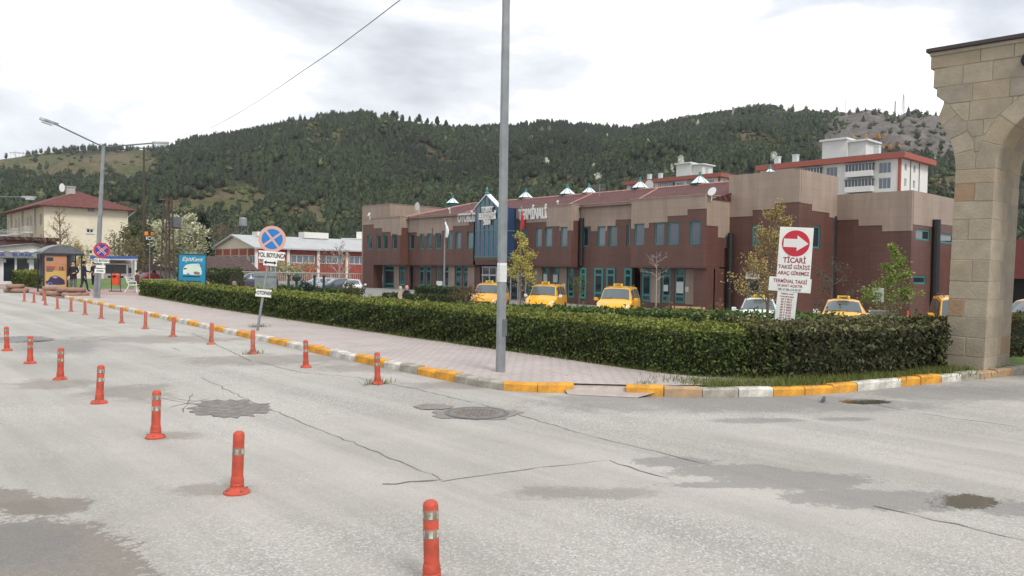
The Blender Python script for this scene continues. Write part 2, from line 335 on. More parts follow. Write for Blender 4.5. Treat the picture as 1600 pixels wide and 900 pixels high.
# ---- road surface material: pale worn asphalt, aggregate speckle, tyre tracks, damp stains and puddles
def road_material():
    m, n, l, b = nodes_of('road_asphalt')
    t = n.new('ShaderNodeTexCoord'); P = t.outputs['Object']
    def noise(scale, det=4, rough=0.6, vec=P):
        q = n.new('ShaderNodeTexNoise'); q.inputs['Scale'].default_value = scale; q.inputs['Detail'].default_value = det; q.inputs['Roughness'].default_value = rough
        l.new(vec, q.inputs[0]); return q.outputs[0]
    def rng(v, a, b_, c, d):
        q = n.new('ShaderNodeMapRange'); q.interpolation_type = 'SMOOTHSTEP'
        for k, w in zip((1, 2, 3, 4), (a, b_, c, d)): q.inputs[k].default_value = w
        l.new(v, q.inputs[0]); return q.outputs[0]
    def math_(op, a, b_):
        q = n.new('ShaderNodeMath'); q.operation = op
        for k, w in enumerate((a, b_)):
            if isinstance(w, (int, float)): q.inputs[k].default_value = w
            else: l.new(w, q.inputs[k])
        return q.outputs[0]
    def mix(f, a, b_, mode='MIX'):
        q = n.new('ShaderNodeMixRGB'); q.blend_type = mode
        for k, w in ((0, f), (1, a), (2, b_)):
            if isinstance(w, (int, float)): q.inputs[k].default_value = w
            elif isinstance(w, tuple): q.inputs[k].default_value = (*w, 1)
            else: l.new(w, q.inputs[k])
        return q.outputs[0]
    ms = n.new('ShaderNodeMapping'); ms.inputs['Scale'].default_value = (1.6, 0.09, 1); l.new(P, ms.inputs[0])
    streak = rng(noise(1.0, 5, 0.6, ms.outputs[0]), 0.35, 0.65, 0.86, 1.08)
    blot = rng(noise(0.45, 7, 0.7), 0.3, 0.7, 0.90, 1.08)
    base = mix(1.0, (0.412, 0.390, 0.352), math_('MULTIPLY', streak, blot), 'MULTIPLY')
    vo = n.new('ShaderNodeTexVoronoi'); vo.inputs['Scale'].default_value = 78; l.new(P, vo.inputs[0])
    chip = n.new('ShaderNodeSeparateColor'); l.new(vo.outputs['Color'], chip.inputs[0])
    coarse = rng(noise(0.28, 3), 0.42, 0.60, 0.25, 1.0)          # stretches where the binder has worn off the chippings
    base = mix(math_('MULTIPLY', rng(chip.outputs[0], 0.74, 0.82, 0, 0.7), coarse), base, (0.58, 0.57, 0.54))
    base = mix(math_('MULTIPLY', rng(chip.outputs[1], 0.80, 0.86, 0, 0.40), coarse), base, (0.20, 0.195, 0.185))
    grit = rng(noise(18, 4, 0.8), 0.63, 0.70, 0, 0.4); base = mix(grit, base, (0.20, 0.19, 0.17))
    FINE = [noise(16, 5, 0.75)]
    warp = noise(3.2, 6, 0.7); warp2 = noise(0.9, 4, 0.6)
    def blob(px, py, a, bb, k=1.35, soft=0.35):
        c = G(px, py); e1 = (G(px+a, py)-c)[:2]; e2 = (G(px, py+bb)-c)[:2]
        M = np.linalg.inv(np.array([[e1[0], e2[0]], [e1[1], e2[1]]]))
        s = n.new('ShaderNodeVectorMath'); s.operation = 'SUBTRACT'; l.new(P, s.inputs[0]); s.inputs[1].default_value = (c[0], c[1], 0)
        cb = n.new('ShaderNodeCombineXYZ')
        for r_ in range(2):
            d = n.new('ShaderNodeVectorMath'); d.operation = 'DOT_PRODUCT'; l.new(s.outputs[0], d.inputs[0]); d.inputs[1].default_value = (M[r_][0], M[r_][1], 0)
            l.new(d.outputs['Value'], cb.inputs[r_])
        ln = n.new('ShaderNodeVectorMath'); ln.operation = 'LENGTH'; l.new(cb.outputs[0], ln.inputs[0])
        w = math_('ADD', ln.outputs['Value'], math_('MULTIPLY', math_('SUBTRACT', warp, 0.5), 1.5*k))
        w = math_('ADD', w, math_('MULTIPLY', math_('SUBTRACT', warp2, 0.5), 1.2*k))
        w = math_('ADD', w, math_('MULTIPLY', math_('SUBTRACT', FINE[0], 0.5), 1.3))
        return rng(w, 1-soft, 1+soft, 1.0, 0.0)
    def union(lst):
        r_ = lst[0]
        for q in lst[1:]: r_ = math_('MAXIMUM', r_, q)
        return r_
    mud = union([blob(50, 880, 185, 105, 0.55, 0.08), blob(60, 790, 90, 16, 1.0, 0.15), blob(10, 775, 50, 14, 1.0, 0.15)])
    dirt = union([blob(205, 612, 70, 13), blob(330, 765, 70, 9), blob(40, 792, 45, 14), blob(85, 600, 60, 9), blob(420, 562, 120, 9), blob(590, 575, 90, 8), blob(250, 530, 130, 6), blob(710, 602, 70, 6),
                  blob(270, 680, 40, 7), blob(905, 770, 120, 10)])
    damp = union([blob(1045, 722, 60, 8, 1.2, 0.12), blob(1130, 735, 90, 10, 1.2, 0.12), blob(1150, 758, 110, 6, 1.3, 0.12), blob(1250, 752, 130, 15, 0.9, 0.12), blob(1390, 780, 130, 16, 0.8, 0.1), blob(1330, 776, 130, 14, 1.1, 0.1), blob(1460, 786, 140, 14, 1.1, 0.1), blob(1590, 796, 60, 12, 1.1, 0.1), blob(1150, 630, 270, 15, 0.9), blob(1330, 632, 120, 13, 0.9), blob(1480, 614, 150, 15, 0.9),
                  blob(960, 622, 90, 8, 1.1), blob(30, 850, 90, 40, 1.0), blob(1180, 657, 70, 4, 1.2), blob(1330, 655, 50, 3, 1.2), blob(90, 540, 60, 12, 0.9)])
    pud = union([blob(1505, 783, 56, 12, 0.8, 0.12), blob(1352, 628, 45, 4, 0.7, 0.12), blob(40, 530, 45, 6, 0.5, 0.1)])
    base = mix(math_('MULTIPLY', mud, 0.72), base, (0.175, 0.150, 0.125))
    base = mix(math_('MULTIPLY', dirt, 0.5), base, (0.185, 0.160, 0.132))
    base = mix(math_('MULTIPLY', damp, 0.55), base, (0.165, 0.156, 0.150))
    base = mix(math_('MULTIPLY', pud, 0.9), base, (0.075, 0.066, 0.052))
    l.new(base, b.inputs['Base Color'])
    rg = math_('SUBTRACT', 0.92, math_('MULTIPLY', damp, 0.22)); rg = math_('SUBTRACT', rg, math_('MULTIPLY', pud, 0.66)); l.new(rg, b.inputs['Roughness'])
    bp = n.new('ShaderNodeBump'); bp.inputs['Distance'].default_value = 0.006
    l.new(math_('SUBTRACT', 0.75, math_('MULTIPLY', pud, 0.72)), bp.inputs['Strength'])
    hsum = math_('ADD', math_('MULTIPLY', vo.outputs['Distance'], 1.2), noise(30, 5, 0.7)); l.new(hsum, bp.inputs['Height']); l.new(bp.outputs[0], b.inputs['Normal'])
road_material()
road = MB()
road.add([(-16,-60,0),(8.9,-60,0),(8.9,260,0),(-16,260,0)], [(0,1,2,3)])
road.add([(8.9,-60,0),(24,-60,0),(24,2.0,0),(16.2,3.9,0),(13,4.9,0),(10.5,5.6,0),(8.9,6.6,0)], [tuple(range(7))])
road = road.build('road', 'road_asphalt'); structure(road, 'pale worn asphalt road with cracks, patches and damp stains', 'road')
def ragged_strip(pts, w, seed, z=0.004, step=0.12):
    r_ = random.Random(seed); P = [Vector(G(*p)[:2]) for p in pts]; L, Rr = [], []
    for a, b in zip(P[:-1], P[1:]):
        k = max(2, int((b-a).length/step)); d = (b-a).normalized(); nrm = Vector((-d.y, d.x))
        for i in range(k):
            q = a + (b-a)*(i/k) + nrm*r_.gauss(0, 0.012); ww = w*r_.uniform(0.35, 1.25)
            L.append((*(q+nrm*ww/2), z)); Rr.append((*(q-nrm*ww/2), z))
    q = P[-1]; L.append((*q, z)); Rr.append((q[0]+.004, q[1]+.004, z))
    m = MB(); k = len(L); m.add(L+Rr, [(i, i+1, k+i+1, k+i) for i in range(k-1)]); return m
for s, (pts, w) in enumerate([([(315,590),(370,617),(425,642),(560,695),(672,741)], 0.010), ([(672,741),(690,752),(800,737),(948,720)], 0.011), ([(949,720),(1000,735),(1045,748)], 0.02),
        ([(400,565),(470,582),(560,590),(640,606),(750,632),(815,650),(900,675),(1042,710),(1110,728)], 0.013), ([(1350,629),(1430,645),(1510,656),(1600,668)], 0.014), ([(1366,790),(1460,812),(1600,845)], 0.014),
        ([(598,757),(640,754),(690,750)], 0.03), ([(300,632),(250,622),(330,628)], 0.016), ([(266,637),(330,622)], 0.014), ([(285,645),(300,615)], 0.014), ([(228,512),(300,520),(330,535),(395,565)], 0.018), ([(271,544),(284,549)], 0.02), ([(865,608),(910,615),(950,613)], 0.03)]):
    ragged_strip(pts, w, s).build('crack', 'crack_dark', road)
def ragged_disc(px, py, a, b, seed, z, k=28, amp=0.14):
    r_ = random.Random(seed); c = G(px, py); pts = []
    for i in range(k):
        w = 2*math.pi*i/k; s = 1 + r_.uniform(-amp, amp); q = G(px+a*math.cos(w)*s, py+b*math.sin(w)*s); pts.append((q[0], q[1], z))
    return MB().add(pts, [tuple(range(k))])
mk('patch_pave', srgb(172, 160, 152), 0.9, var=0.16, scale=7, bump=0.6, bscale=40)
mk('patch_dark', srgb(134, 129, 124), 0.92, var=0.2, scale=9, bump=0.9, bscale=50, dirt=srgb(104, 99, 95)); mk('patch_mid', srgb(138, 132, 124), 0.92, var=0.22, scale=6, bump=0.8, bscale=50)
ragged_disc(360, 639, 63, 13, 3, 0.005, 44, 0.2).build('asphalt_patch', 'patch_dark', road)
ragged_disc(745, 647, 68, 9.5, 4, 0.005, 40, 0.16).build('asphalt_patch', 'patch_mid', road)
ragged_disc(676, 636, 30, 4.5, 5, 0.009).build('asphalt_patch', 'patch_mid', road)
mh = G(745, 646); t = thing('manhole_cover', 'round iron manhole cover set in a grey patch of the road', 'manhole', (mh[0], mh[1], 0.006))
MB().lathe([(0.37, 0), (0.37, 0.006), (0.33, 0.006), (0.33, 0.001)], 32).build('rim', 'galv_dark', t)
m = MB().lathe([(0.325, 0), (0.325, 0.005)], 32)
for i in range(-4, 5):
    for j in range(-4, 5):
        if i*i+j*j < 17: m.box((i*0.065-0.02, j*0.065-0.02, 0.005), (i*0.065+0.02, j*0.065+0.02, 0.009))
m.build('cover', 'cast_iron', t)

# ---- kerbs: every stone its own piece, painted in pairs
def catmull(P, n=10):
    P = [np.array(p, float) for p in P]; Q = [2*P[0]-P[1]] + P + [2*P[-1]-P[-2]]; o = []
    for i in range(1, len(Q)-2):
        a, b, c, d = Q[i-1:i+3]
        for k in range(n):
            t = k/n; o.append(0.5*((2*b)+(-a+c)*t+(2*a-5*b+4*c-d)*t*t+(-a+3*b-3*c+d)*t**3))
    o.append(P[-1]); return np.array(o)
def walk(path, step):
    seg = np.linalg.norm(np.diff(path, axis=0), axis=1); cum = np.concatenate([[0], np.cumsum(seg)])
    ss = np.arange(0, cum[-1], step); return np.stack([np.interp(ss, cum, path[:, k]) for k in range(path.shape[1])], 1)
kerb1 = catmull([G(*p)[:2] for p in [(898,614),(783,610),(640,583),(530,560),(380,527),(250,498)]] + [(8.66,37.1),(8.8,40.5)])
kerb2 = catmull([(8.05,6.5),(8.69,5.81),(9.97,5.03),(11.19,4.66),(12.6,4.36),(14.1,3.98),(16.4,3.55),(19.5,3.1)])
def kerb_run(name, path, seq, label, seed, length=0.5):
    r_ = random.Random(seed); root = thing(name, label, 'kerb'); root['kind'] = 'structure'
    pts = walk(path, .01); nst = max(1, round(len(pts)*.01/length)); pts = pts[np.linspace(0, len(pts)-1, nst+1).astype(int)]
    for i in range(len(pts)-1):
        a, b = pts[i], pts[i+1]; d = (b-a)/np.linalg.norm(b-a); nrm = np.array([d[1], -d[0]]); g = 0.006
        L = np.linalg.norm(b-a); h = 0.125 + r_.uniform(-0.012, 0.012); w = 0.15; z0 = -0.02
        m = MB(); x0, x1 = g, L-g; c = 0.025
        sec = [(0, z0), (0, h-c), (c, h), (w, h), (w, z0)]
        m.add([(x0, q[0], q[1]) for q in sec] + [(x0+(x1-x0)/2, q[0]+r_.uniform(-.003,.003), q[1]+(r_.uniform(-.004,.004) if q[1] > 0 else 0)) for q in sec] + [(x1, q[0], q[1]) for q in sec],
              [(4,3,2,1,0), (10,11,12,13,14)] + [(k*5+j, k*5+(j+1) % 5, (k+1)*5+(j+1) % 5, (k+1)*5+j) for k in range(2) for j in range(5)])
        o = m.build('kerb_stone', seq(i), root)
        o.location = (a[0], a[1], 0); o.rotation_euler = (r_.uniform(-.03, .03), r_.uniform(-.012, .012), math.atan2(d[1], d[0]) + r_.uniform(-.02, .02))
        if seq(i) == 'kerb_white' and r_.random() < 0.0: pass
    return root
seq1 = lambda i: ('kerb_yellow', 'kerb_yellow', 'kerb_bare', 'kerb_bare', 'kerb_yellow', 'kerb_yellow', 'kerb_bare', 'kerb_white')[i] if i < 8 else ('kerb_yellow', 'kerb_yellow', 'kerb_white', 'kerb_white')[(i) % 4]
seq2 = lambda i: ['kerb_yellow', 'kerb_faded', 'kerb_bare', 'kerb_white', 'kerb_yellow', 'kerb_yellow', 'kerb_yellow', 'kerb_white', 'kerb_white', 'kerb_yellow', 'kerb_yellow', 'kerb_white', 'kerb_bare', 'kerb_faded', 'kerb_faded', 'kerb_bare'][min(i, 15)]
# the stones face the road: the walking direction keeps the road on the left hand side of local +y = 0
kerb_run('kerb', kerb1[::-1], lambda i: seq1(max(0, round(len(walk(kerb1, .01))*.01/.5)-1-i)), 'kerb painted white and yellow along the paved footway', 5)
kerb_run('kerb', kerb2, seq2, 'worn painted kerb curving round the hedge to the stone pillar', 6)
# ---- footway
def off(path, d):
    t = np.gradient(path, axis=0); t /= np.linalg.norm(t, axis=1, keepdims=True); return path + np.stack([t[:, 1], -t[:, 0]], 1)*d
k1i = off(kerb1, 0.13)
pv = [(p[0], p[1], 0.112) for p in k1i[::2]] + [(12.9, 41.0, 0.112), (12.3, 6.2, 0.112), (9.9, 5.35, 0.112), (8.35, 6.5, 0.112)]
pavement = MB().add(pv, [tuple(range(len(pv)))])
pavement = pavement.build('pavement', 'paving'); structure(pavement, 'pinkish block paved footway beside the long clipped hedge', 'pavement')
MB().add([(7.70,7.36,0.1135),(8.55,6.46,0.1135),(8.30,6.20,0.055),(8.0,6.27,0.005),(7.45,7.0,0.005)], [(0,1,2,3,4)]).build('worn_ramp', 'patch_pave', pavement)
r_ = random.Random(12)
for i in range(4):          # lifted and broken slabs where the footway meets the crossing
    q = G(r_.uniform(850, 940), r_.uniform(578, 588), 0.112); w, h = r_.uniform(0.1, 0.2), r_.uniform(0.06, 0.1)
    o = MB().box((-w/2, -h/2, -0.03), (w/2, h/2, 0.004)).build('paving_slab', 'paving', pavement)
    o.location = (q[0], q[1], 0.112); o.rotation_euler = (r_.uniform(-.04, .04), r_.uniform(-.04, .04), r_.uniform(-.5, .2)+1.2)
plaza = MB().add([(8.75,40.5,0.03),(24,40.5,0.03),(24,72,0.03),(10.5,130,0.03),(9.6,130,0.03),(8.9,60,0.03)], [tuple(range(6))]).build('plaza', 'paving_red')
structure(plaza, 'reddish paved square around the bus stop', 'pavement')
lw = np.linspace(0, 1, 14)
def lawn_z(x, y): return 0.06 + 0.40*np.clip((y-52)/15, 0, 1) + 0*x
lawn = grid_sheet('lawn', np.linspace(12.2, 24, 14), np.linspace(52, 67, 14), lawn_z, 'lawn'); structure(lawn, 'bright green lawn mound behind the bus stop', 'lawn')
le = MB().box((12.0, 51.85, 0), (24, 52.0, 0.10)).build('lawn_edging', 'kerb_bare'); structure(le, 'low pale stone edging in front of the green lawn', 'kerb')
verge = grid_sheet('verge', np.linspace(11.9, 22, 24), np.linspace(6.0, 42, 40), lambda x, y: np.where(x < 13, 0.08, H(x, y)+0.03), 'lawn'); structure(verge, 'grassy bank sloping down behind the roadside hedge', 'lawn')
kb = kerb2[kerb2[:, 0] > 9.5]; k2i = off(kb, -0.13); k2o = off(kb, -1.6)
vb = MB(); n_ = len(kb)
vb.add([(p[0], p[1], 0.105) for p in k2i] + [(p[0], p[1], 0.115) for p in k2o], [(i, i+1, n_+i+1, n_+i) for i in range(n_-1)])
vb = vb.build('grass_bed', 'lawn'); structure(vb, 'narrow bed of grass and soil between the curved kerb and the hedge', 'grass')

# ================================================================== HILLS
sky_px = [(-900,330,700),(-500,290,900),(-200,262,1000),(0,250,1000),(80,240,1000),(160,235,1000),(215,239,980),(260,235,860),(300,222,800),(380,213,740),(440,199,690),(505,185,650),(560,183,640),(620,186,650),(680,194,670),(740,204,690),(790,202,700),(860,194,730),(920,199,770),(985,205,800),(1050,193,840),(1110,184,860),(1190,174,880),(1250,175,880),(1310,177,870),(1400,179,860),(1460,181,850),(1520,200,820),(1600,245,780),(1800,300,700),(2400,340,700)]
azs, tans, rRs = [], [], []
for px, py, rr in sky_px:
    d = ray(px, py); azs.append(math.atan2(d[0], d[1])); tans.append(d[2]/math.hypot(d[0], d[1])); rRs.append(rr)
def hill_z(r, az):
    rR = np.interp(az, azs, rRs); tn = np.interp(az, azs, tans); zR = EYE + tn*rR
    r0 = 205 + 25*np.sin(az*5.0)
    s = np.clip((r-r0)/(rR-r0), 0, 1)
    prof = 0.62*s + 0.38*s*s*(3-2*s)
    prof = prof*(1-0.12*np.sin(s*math.pi))
    x, y = r*np.sin(az), r*np.cos(az)
    nz = (fbm(x/95, y/95, 5, 3)-0.5)*52 + (fbm(x/26, y/26, 3, 9)-0.5)*11
    ridge = np.clip(1-np.abs(s-1)*9, 0, 1)
    z = -1.5 + (zR+1.5)*prof + nz*np.sin(s*math.pi)**0.8
    z = np.where(r > rR, zR - (r-rR)*0.30, z)
    jag = (fbm(x/11, y/11, 4, 21)-0.5)*15
    z = z + jag*rock_mask(x, y, z)*np.clip(s*1.3, 0, 1)
    return z
def rock_mask(x, y, z):
    px, py = proj(np.stack([x, y, z], -1).reshape(-1, 3)); px = px.reshape(np.shape(x)); py = py.reshape(np.shape(x))
    nz = (fbm(x/40, y/40, 4, 5)-0.5)*70
    a = sstep(1255, 1330, px+nz)*(1-sstep(226, 262, py+nz*0.4))*(1-sstep(1520, 1600, px))
    b = 0.75*sstep(20, 45, 62-np.hypot((px-300)/2.0, (py-322))+nz*0.6)*0
    return np.clip(a, 0, 1)
naz, nr = 330, 120
az_a = np.linspace(azs[0], azs[-1], naz); t_r = np.linspace(0, 1, nr)
AZ, T = np.meshgrid(az_a, t_r, indexing='ij'); RR = 190 + (1250-190)*T**1.2
HZ = hill_z(RR, AZ); HX, HY = RR*np.sin(AZ), RR*np.cos(AZ)
V = np.stack([HX, HY, HZ], -1).reshape(-1, 3)
i, j = np.meshgrid(np.arange(naz-1), np.arange(nr-1), indexing='ij'); a = (i*nr+j).ravel()
FH = np.stack([a, a+1, a+nr+1, a+nr], 1).ravel()
def img_blob(px, py, cx, cy, a, b): return np.clip(1.4-np.hypot((px-cx)/a, (py-cy)/b), 0, 1)
def bare_mask(px, py, x, y):        # clearings and open slopes
    nz = (fbm(x/34, y/34, 4, 31)-0.5)
    m = sstep(0.35, 0.6, img_blob(px, py, 330, 318, 85, 30)+nz*1.3) + sstep(0.35, 0.6, img_blob(px, py, 130, 262, 170, 22)+nz*1.0)*(px < 250) + sstep(0.4, 0.6, img_blob(px, py, 440, 345, 120, 28)+nz*1.4)*0.7
    m = m + sstep(0.4, 0.6, img_blob(px, py, 690, 197, 75, 10)+nz*0.8)*0.8 + sstep(0.4, 0.6, img_blob(px, py, 860, 290, 60, 25)+nz*1.4)*0.5 + sstep(0.5, 0.7, img_blob(px, py, 1480, 300, 45, 30)+nz)
    m = m + sstep(0.58, 0.66, fbm(x/42, y/42, 4, 77))*0.75 + sstep(0.45, 0.6, img_blob(px, py, 1270, 178, 70, 8)+nz*0.5)
    return np.clip(m, 0, 1)
hpx, hpy = proj(V); rk = rock_mask(V[:, 0], V[:, 1], V[:, 2]); br = bare_mask(hpx, hpy, V[:, 0], V[:, 1])
g1, g2 = np.array(srgb(90, 94, 62)), np.array(srgb(112, 100, 80)); mixn = sstep(0.4, 0.62, fbm(V[:, 0]/22, V[:, 1]/22, 4, 55))[:, None]
under = np.array(srgb(62, 64, 48)); tint = under*(1-br[:, None]) + (g1*(1-mixn)+g2*mixn)*br[:, None]
rock = np.array(srgb(118, 112, 108))*(0.45+1.0*fbm(V[:, 0]/7, V[:, 1]/7, 4, 61))[:, None]; tint = tint*(1-rk[:, None]) + rock*rk[:, None]
def hill_material():
    m, n, l, b = nodes_of('hill')
    a = n.new('ShaderNodeAttribute'); a.attribute_name = 'tint'; t = n.new('ShaderNodeTexCoord')
    q = n.new('ShaderNodeTexNoise'); q.inputs['Scale'].default_value = 0.25; q.inputs['Detail'].default_value = 8; q.inputs['Roughness'].default_value = 0.75; l.new(t.outputs['Object'], q.inputs[0])
    r = n.new('ShaderNodeMapRange'); r.inputs[1].default_value = 0.3; r.inputs[2].default_value = 0.7; r.inputs[3].default_value = 0.55; r.inputs[4].default_value = 1.35; l.new(q.outputs[0], r.inputs[0])
    x = n.new('ShaderNodeMixRGB'); x.blend_type = 'MULTIPLY'; x.inputs[0].default_value = 1; l.new(a.outputs['Color'], x.inputs[1]); l.new(r.outputs[0], x.inputs[2]); l.new(x.outputs[0], b.inputs['Base Color'])
    b.inputs['Roughness'].default_value = 0.95; b.inputs['Specular IOR Level'].default_value = 0.1
    bp = n.new('ShaderNodeBump'); bp.inputs['Strength'].default_value = 1.0; bp.inputs['Distance'].default_value = 1.6; l.new(q.outputs[0], bp.inputs['Height']); l.new(bp.outputs[0], b.inputs['Normal'])
hill_material()
hill = np_mesh('hill', V, FH, 4, 'hill', tint=tint, smooth=True); structure(hill, 'long wooded hill with a rocky crest on the right behind the town', 'hill')

# ---- the wood on the hill: one mass of pines, too many to count
rg = np.random.default_rng(11)
def round_crown(seed, squash=1.0, tufts=32, cone=0.0):
    g = np.random.default_rng(seed); bm = bmesh.new(); bmesh.ops.create_icosphere(bm, subdivisions=1, radius=1)
    vs = np.array([v.co[:] for v in bm.verts]); fs = np.array([[v.index for v in f.verts] for f in bm.faces]); bm.free()
    vs = vs*(0.72+0.34*g.random((len(vs), 1))); 
    hgt = (vs[:, 2]+1)/2; k = 1-cone*np.clip(hgt, 0, 1); vs[:, 0] *= k; vs[:, 1] *= k
    P = g.normal(0, 1, (tufts, 3)); P /= np.linalg.norm(P, axis=1, keepdims=True); P[:, 2] = np.where(P[:, 2] < -0.5, -P[:, 2], P[:, 2])
    hk = (1-cone*np.clip((P[:, 2]+1)/2, 0, 1))[:, None]; Nn = P.copy(); P = P*0.93; P[:, :2] *= hk
    t = g.normal(0, 1, (tufts, 3)); t -= Nn*(t*Nn).sum(1, keepdims=True); t /= np.linalg.norm(t, axis=1, keepdims=True); b = np.cross(Nn, t); s = g.uniform(0.16, 0.34, (tufts, 1))
    tv = np.stack([P+t*s, P-t*s*0.5+b*s*0.8, P+Nn*s*1.1-b*s*0.5], 1).reshape(-1, 3); k0 = len(vs)
    vs = np.concatenate([vs, tv]); fs = np.concatenate([fs, np.arange(3*tufts).reshape(-1, 3)+k0])
    shade = np.concatenate([g.uniform(0.8, 1.1, k0), np.repeat(g.uniform(0.8, 1.18, tufts), 3)])
    vs[:, 2] = (vs[:, 2]+1)/2*squash; vs[:, :2] *= 0.5
    return vs, fs, shade
def spruce(seed, layers=5, n=7):
    g = np.random.default_rng(seed); vs, fs = [], []
    for k in range(layers):
        z0 = 0.08+0.80*k/layers; z1 = min(1.0, z0+0.34); r = 0.30*(1-k/(layers+0.4))
        b0 = len(vs); ph = g.uniform(0, 6)
        for j in range(2*n):
            w = ph+math.pi*j/n; rr = r*(1.15 if j % 2 else 0.6)*g.uniform(0.8, 1.15); vs.append((rr*math.cos(w), rr*math.sin(w), z0+g.uniform(-.03, .03)-(0.03 if j % 2 else 0)))
        vs.append((g.uniform(-.01, .01), g.uniform(-.01, .01), z1)); fs += [(b0+j, b0+(j+1) % (2*n), b0+2*n) for j in range(2*n)]
    vs = np.array(vs); return vs, np.array(fs), g.uniform(0.8, 1.2, len(vs))
protos = [round_crown(1, 1.25), round_crown(2, 1.1), round_crown(3, 1.45, 32, 0.45), round_crown(4, 1.3, 32, 0.3), spruce(5), spruce(6), round_crown(7, 0.9, 36)]
NT = 66000
u = rg.random(NT); rr = np.sqrt(200**2 + u*(900**2-200**2)); aa = rg.uniform(R(42.5-42), R(42.5+40), NT)
rr = rr*np.interp(aa, azs, rRs)/860*1.02; rr = np.where(rr < 200, 200+rg.random(NT)*150, rr)
zz = hill_z(rr, aa); tx, ty = rr*np.sin(aa), rr*np.cos(aa); tpx, tpy = proj(np.stack([tx, ty, zz], -1))
bm_ = bare_mask(tpx, tpy, tx, ty); rm_ = rock_mask(tx, ty, zz)
dens = (1-0.80*bm_)*(1-0.9*rm_); dens *= np.where(tpx < 240, np.where(tpy < 268, 0.16, 0.9), 1.0); dens *= np.where((tpx > 575) & (tpx < 775) & (tpy < 203), 0.12, 1.0)
keep = (rg.random(NT) < dens*0.66) & (tpx > -260) & (tpx < 1850)
tx, ty, zz, tpx, tpy, bmk, rmk = (q[keep] for q in (tx, ty, zz, tpx, tpy, bm_, rm_)); n = len(tx)
nf = fbm(tx/60, ty/60, 3, 91); pick = np.where(nf+rg.normal(0, .08, n) > 0.64, rg.integers(4, 6, n), rg.integers(0, 4, n))
crest = (tpx > 430) & (tpx < 560) & (tpy < 240) | (tpx > 790) & (tpx < 990) & (tpy < 222) | (tpx > 240) & (tpx < 430) & (tpy < 245)
pick = np.where((pick >= 4) & (np.hypot(tx, ty) < 420) & (rg.random(n) < 0.75), rg.integers(0, 4, n), pick)
pick = np.where(crest & (rg.random(n) < 0.85), rg.integers(4, 6, n), pick)
shrub = rg.random(n) < (0.05+0.7*np.clip(bmk+rmk, 0, 1)); pick = np.where(shrub, 6, pick)
hgt = rg.uniform(4.2, 6.8, n); hgt = np.where(pick >= 4, hgt*1.12, hgt*0.88); hgt = np.where(shrub, rg.uniform(1.8, 4.2, n), hgt); wid = np.where(pick < 4, rg.uniform(1.0, 1.5, n), rg.uniform(0.85, 1.25, n)); wid = np.where(shrub, 1.3, wid)
cols = np.array([srgb(68, 78, 54), srgb(62, 72, 51), srgb(74, 84, 58), srgb(65, 75, 55), srgb(53, 62, 48), srgb(57, 66, 51), srgb(98, 102, 68)])
tcol = cols[pick]*rg.uniform(0.85, 1.15, (n, 1))*(1+rg.normal(0, .05, (n, 3)))*(0.55+0.9*fbm(tx/60, ty/60, 3, 41))[:, None]
pale = (pick < 4) & (rg.random(n) < 0.016)*(fbm(tx/50, ty/50, 2, 17) > 0.48); tcol[pale] = np.array(srgb(118, 122, 84))*rg.uniform(0.8, 1.15, (pale.sum(), 1))
blos = (pick < 4) & (rg.random(n) < 0.005) & (tpx > 780); tcol[blos] = np.array(srgb(196, 198, 178))
orng = (np.hypot((tpx-1372)/48, (tpy-226)/14) < 1) & (rg.random(n) < 0.8); tcol[orng] = np.array(srgb(176, 136, 84))*rg.uniform(0.85, 1.15, (orng.sum(), 1))
VV, FF, TT, k0 = [], [], [], 0
rot = rg.uniform(0, 6.283, n)
for p in range(len(protos)):
    idx = np.where(pick == p)[0]
    if not len(idx): continue
    pv_, pf_, ps_ = protos[p]; c, s = np.cos(rot[idx])[:, None], np.sin(rot[idx])[:, None]; hh = hgt[idx][:, None]; ww = hh*wid[idx][:, None]*(0.62 if p < 4 else 1.0)
    x = (pv_[None, :, 0]*c-pv_[None, :, 1]*s)*ww+tx[idx][:, None]; y = (pv_[None, :, 0]*s+pv_[None, :, 1]*c)*ww+ty[idx][:, None]; z = pv_[None, :, 2]*hh+zz[idx][:, None]-0.4
    VV.append(np.stack([x, y, z], -1).reshape(-1, 3)); m_ = len(pv_)
    FF.append((pf_[None]+(np.arange(len(idx))*m_)[:, None, None]+k0).reshape(-1)); k0 += m_*len(idx)
    TT.append((tcol[idx][:, None, :]*ps_[None, :, None]).reshape(-1, 3))
wood = np_mesh('hillside_wood', np.concatenate(VV), np.concatenate(FF), 3, 'far_leaf', tint=np.concatenate(TT))
tag(wood, 'dense dark pine wood covering the whole hillside', 'wood', kind='stuff')
print('hill trees', n, 'tris', sum(len(f) for f in FF)//3)
# ---- single pines one can tell apart on the crest
crest_trees = [(601,9,.9), (614,11,1.0), (629,8,.8), (640,7.5,.7), (655,11,.9), (668,8,.8), (683,11.5,.8), (697,9,.9), (718,7,.9), (730,8,1), (756,9,.8)]
def crest_pine(px, h, w, label, k):
    d = ray(px, 190); az = math.atan2(d[0], d[1]); r = float(np.interp(az, azs, rRs))-2; z = float(hill_z(np.array([r]), np.array([az]))[0])
    t = thing('pine_tree', label, 'tree', (r*math.sin(az), r*math.cos(az), z-0.9), rnd.uniform(0, 6), 'pines standing singly on the hill crest')
    MB().tube([(0,0,0), (0.1,0,h*0.3), (0,0.1,h*0.8)], [0.22, 0.17, 0.06], 6).build('trunk', 'bark_dark', t)
    g = np.random.default_rng(100+k); vs, fs, sh = round_crown(200+k, 1.2, 220, 0.55)
    P = vs*np.array([h*0.60*w, h*0.60*w, h*0.74]) + np.array([0, 0, h*0.08])
    np_mesh('crown', P, fs.ravel(), 3, 'far_leaf', t, tint=np.array(srgb(56, 70, 52))[None]*sh[:, None])
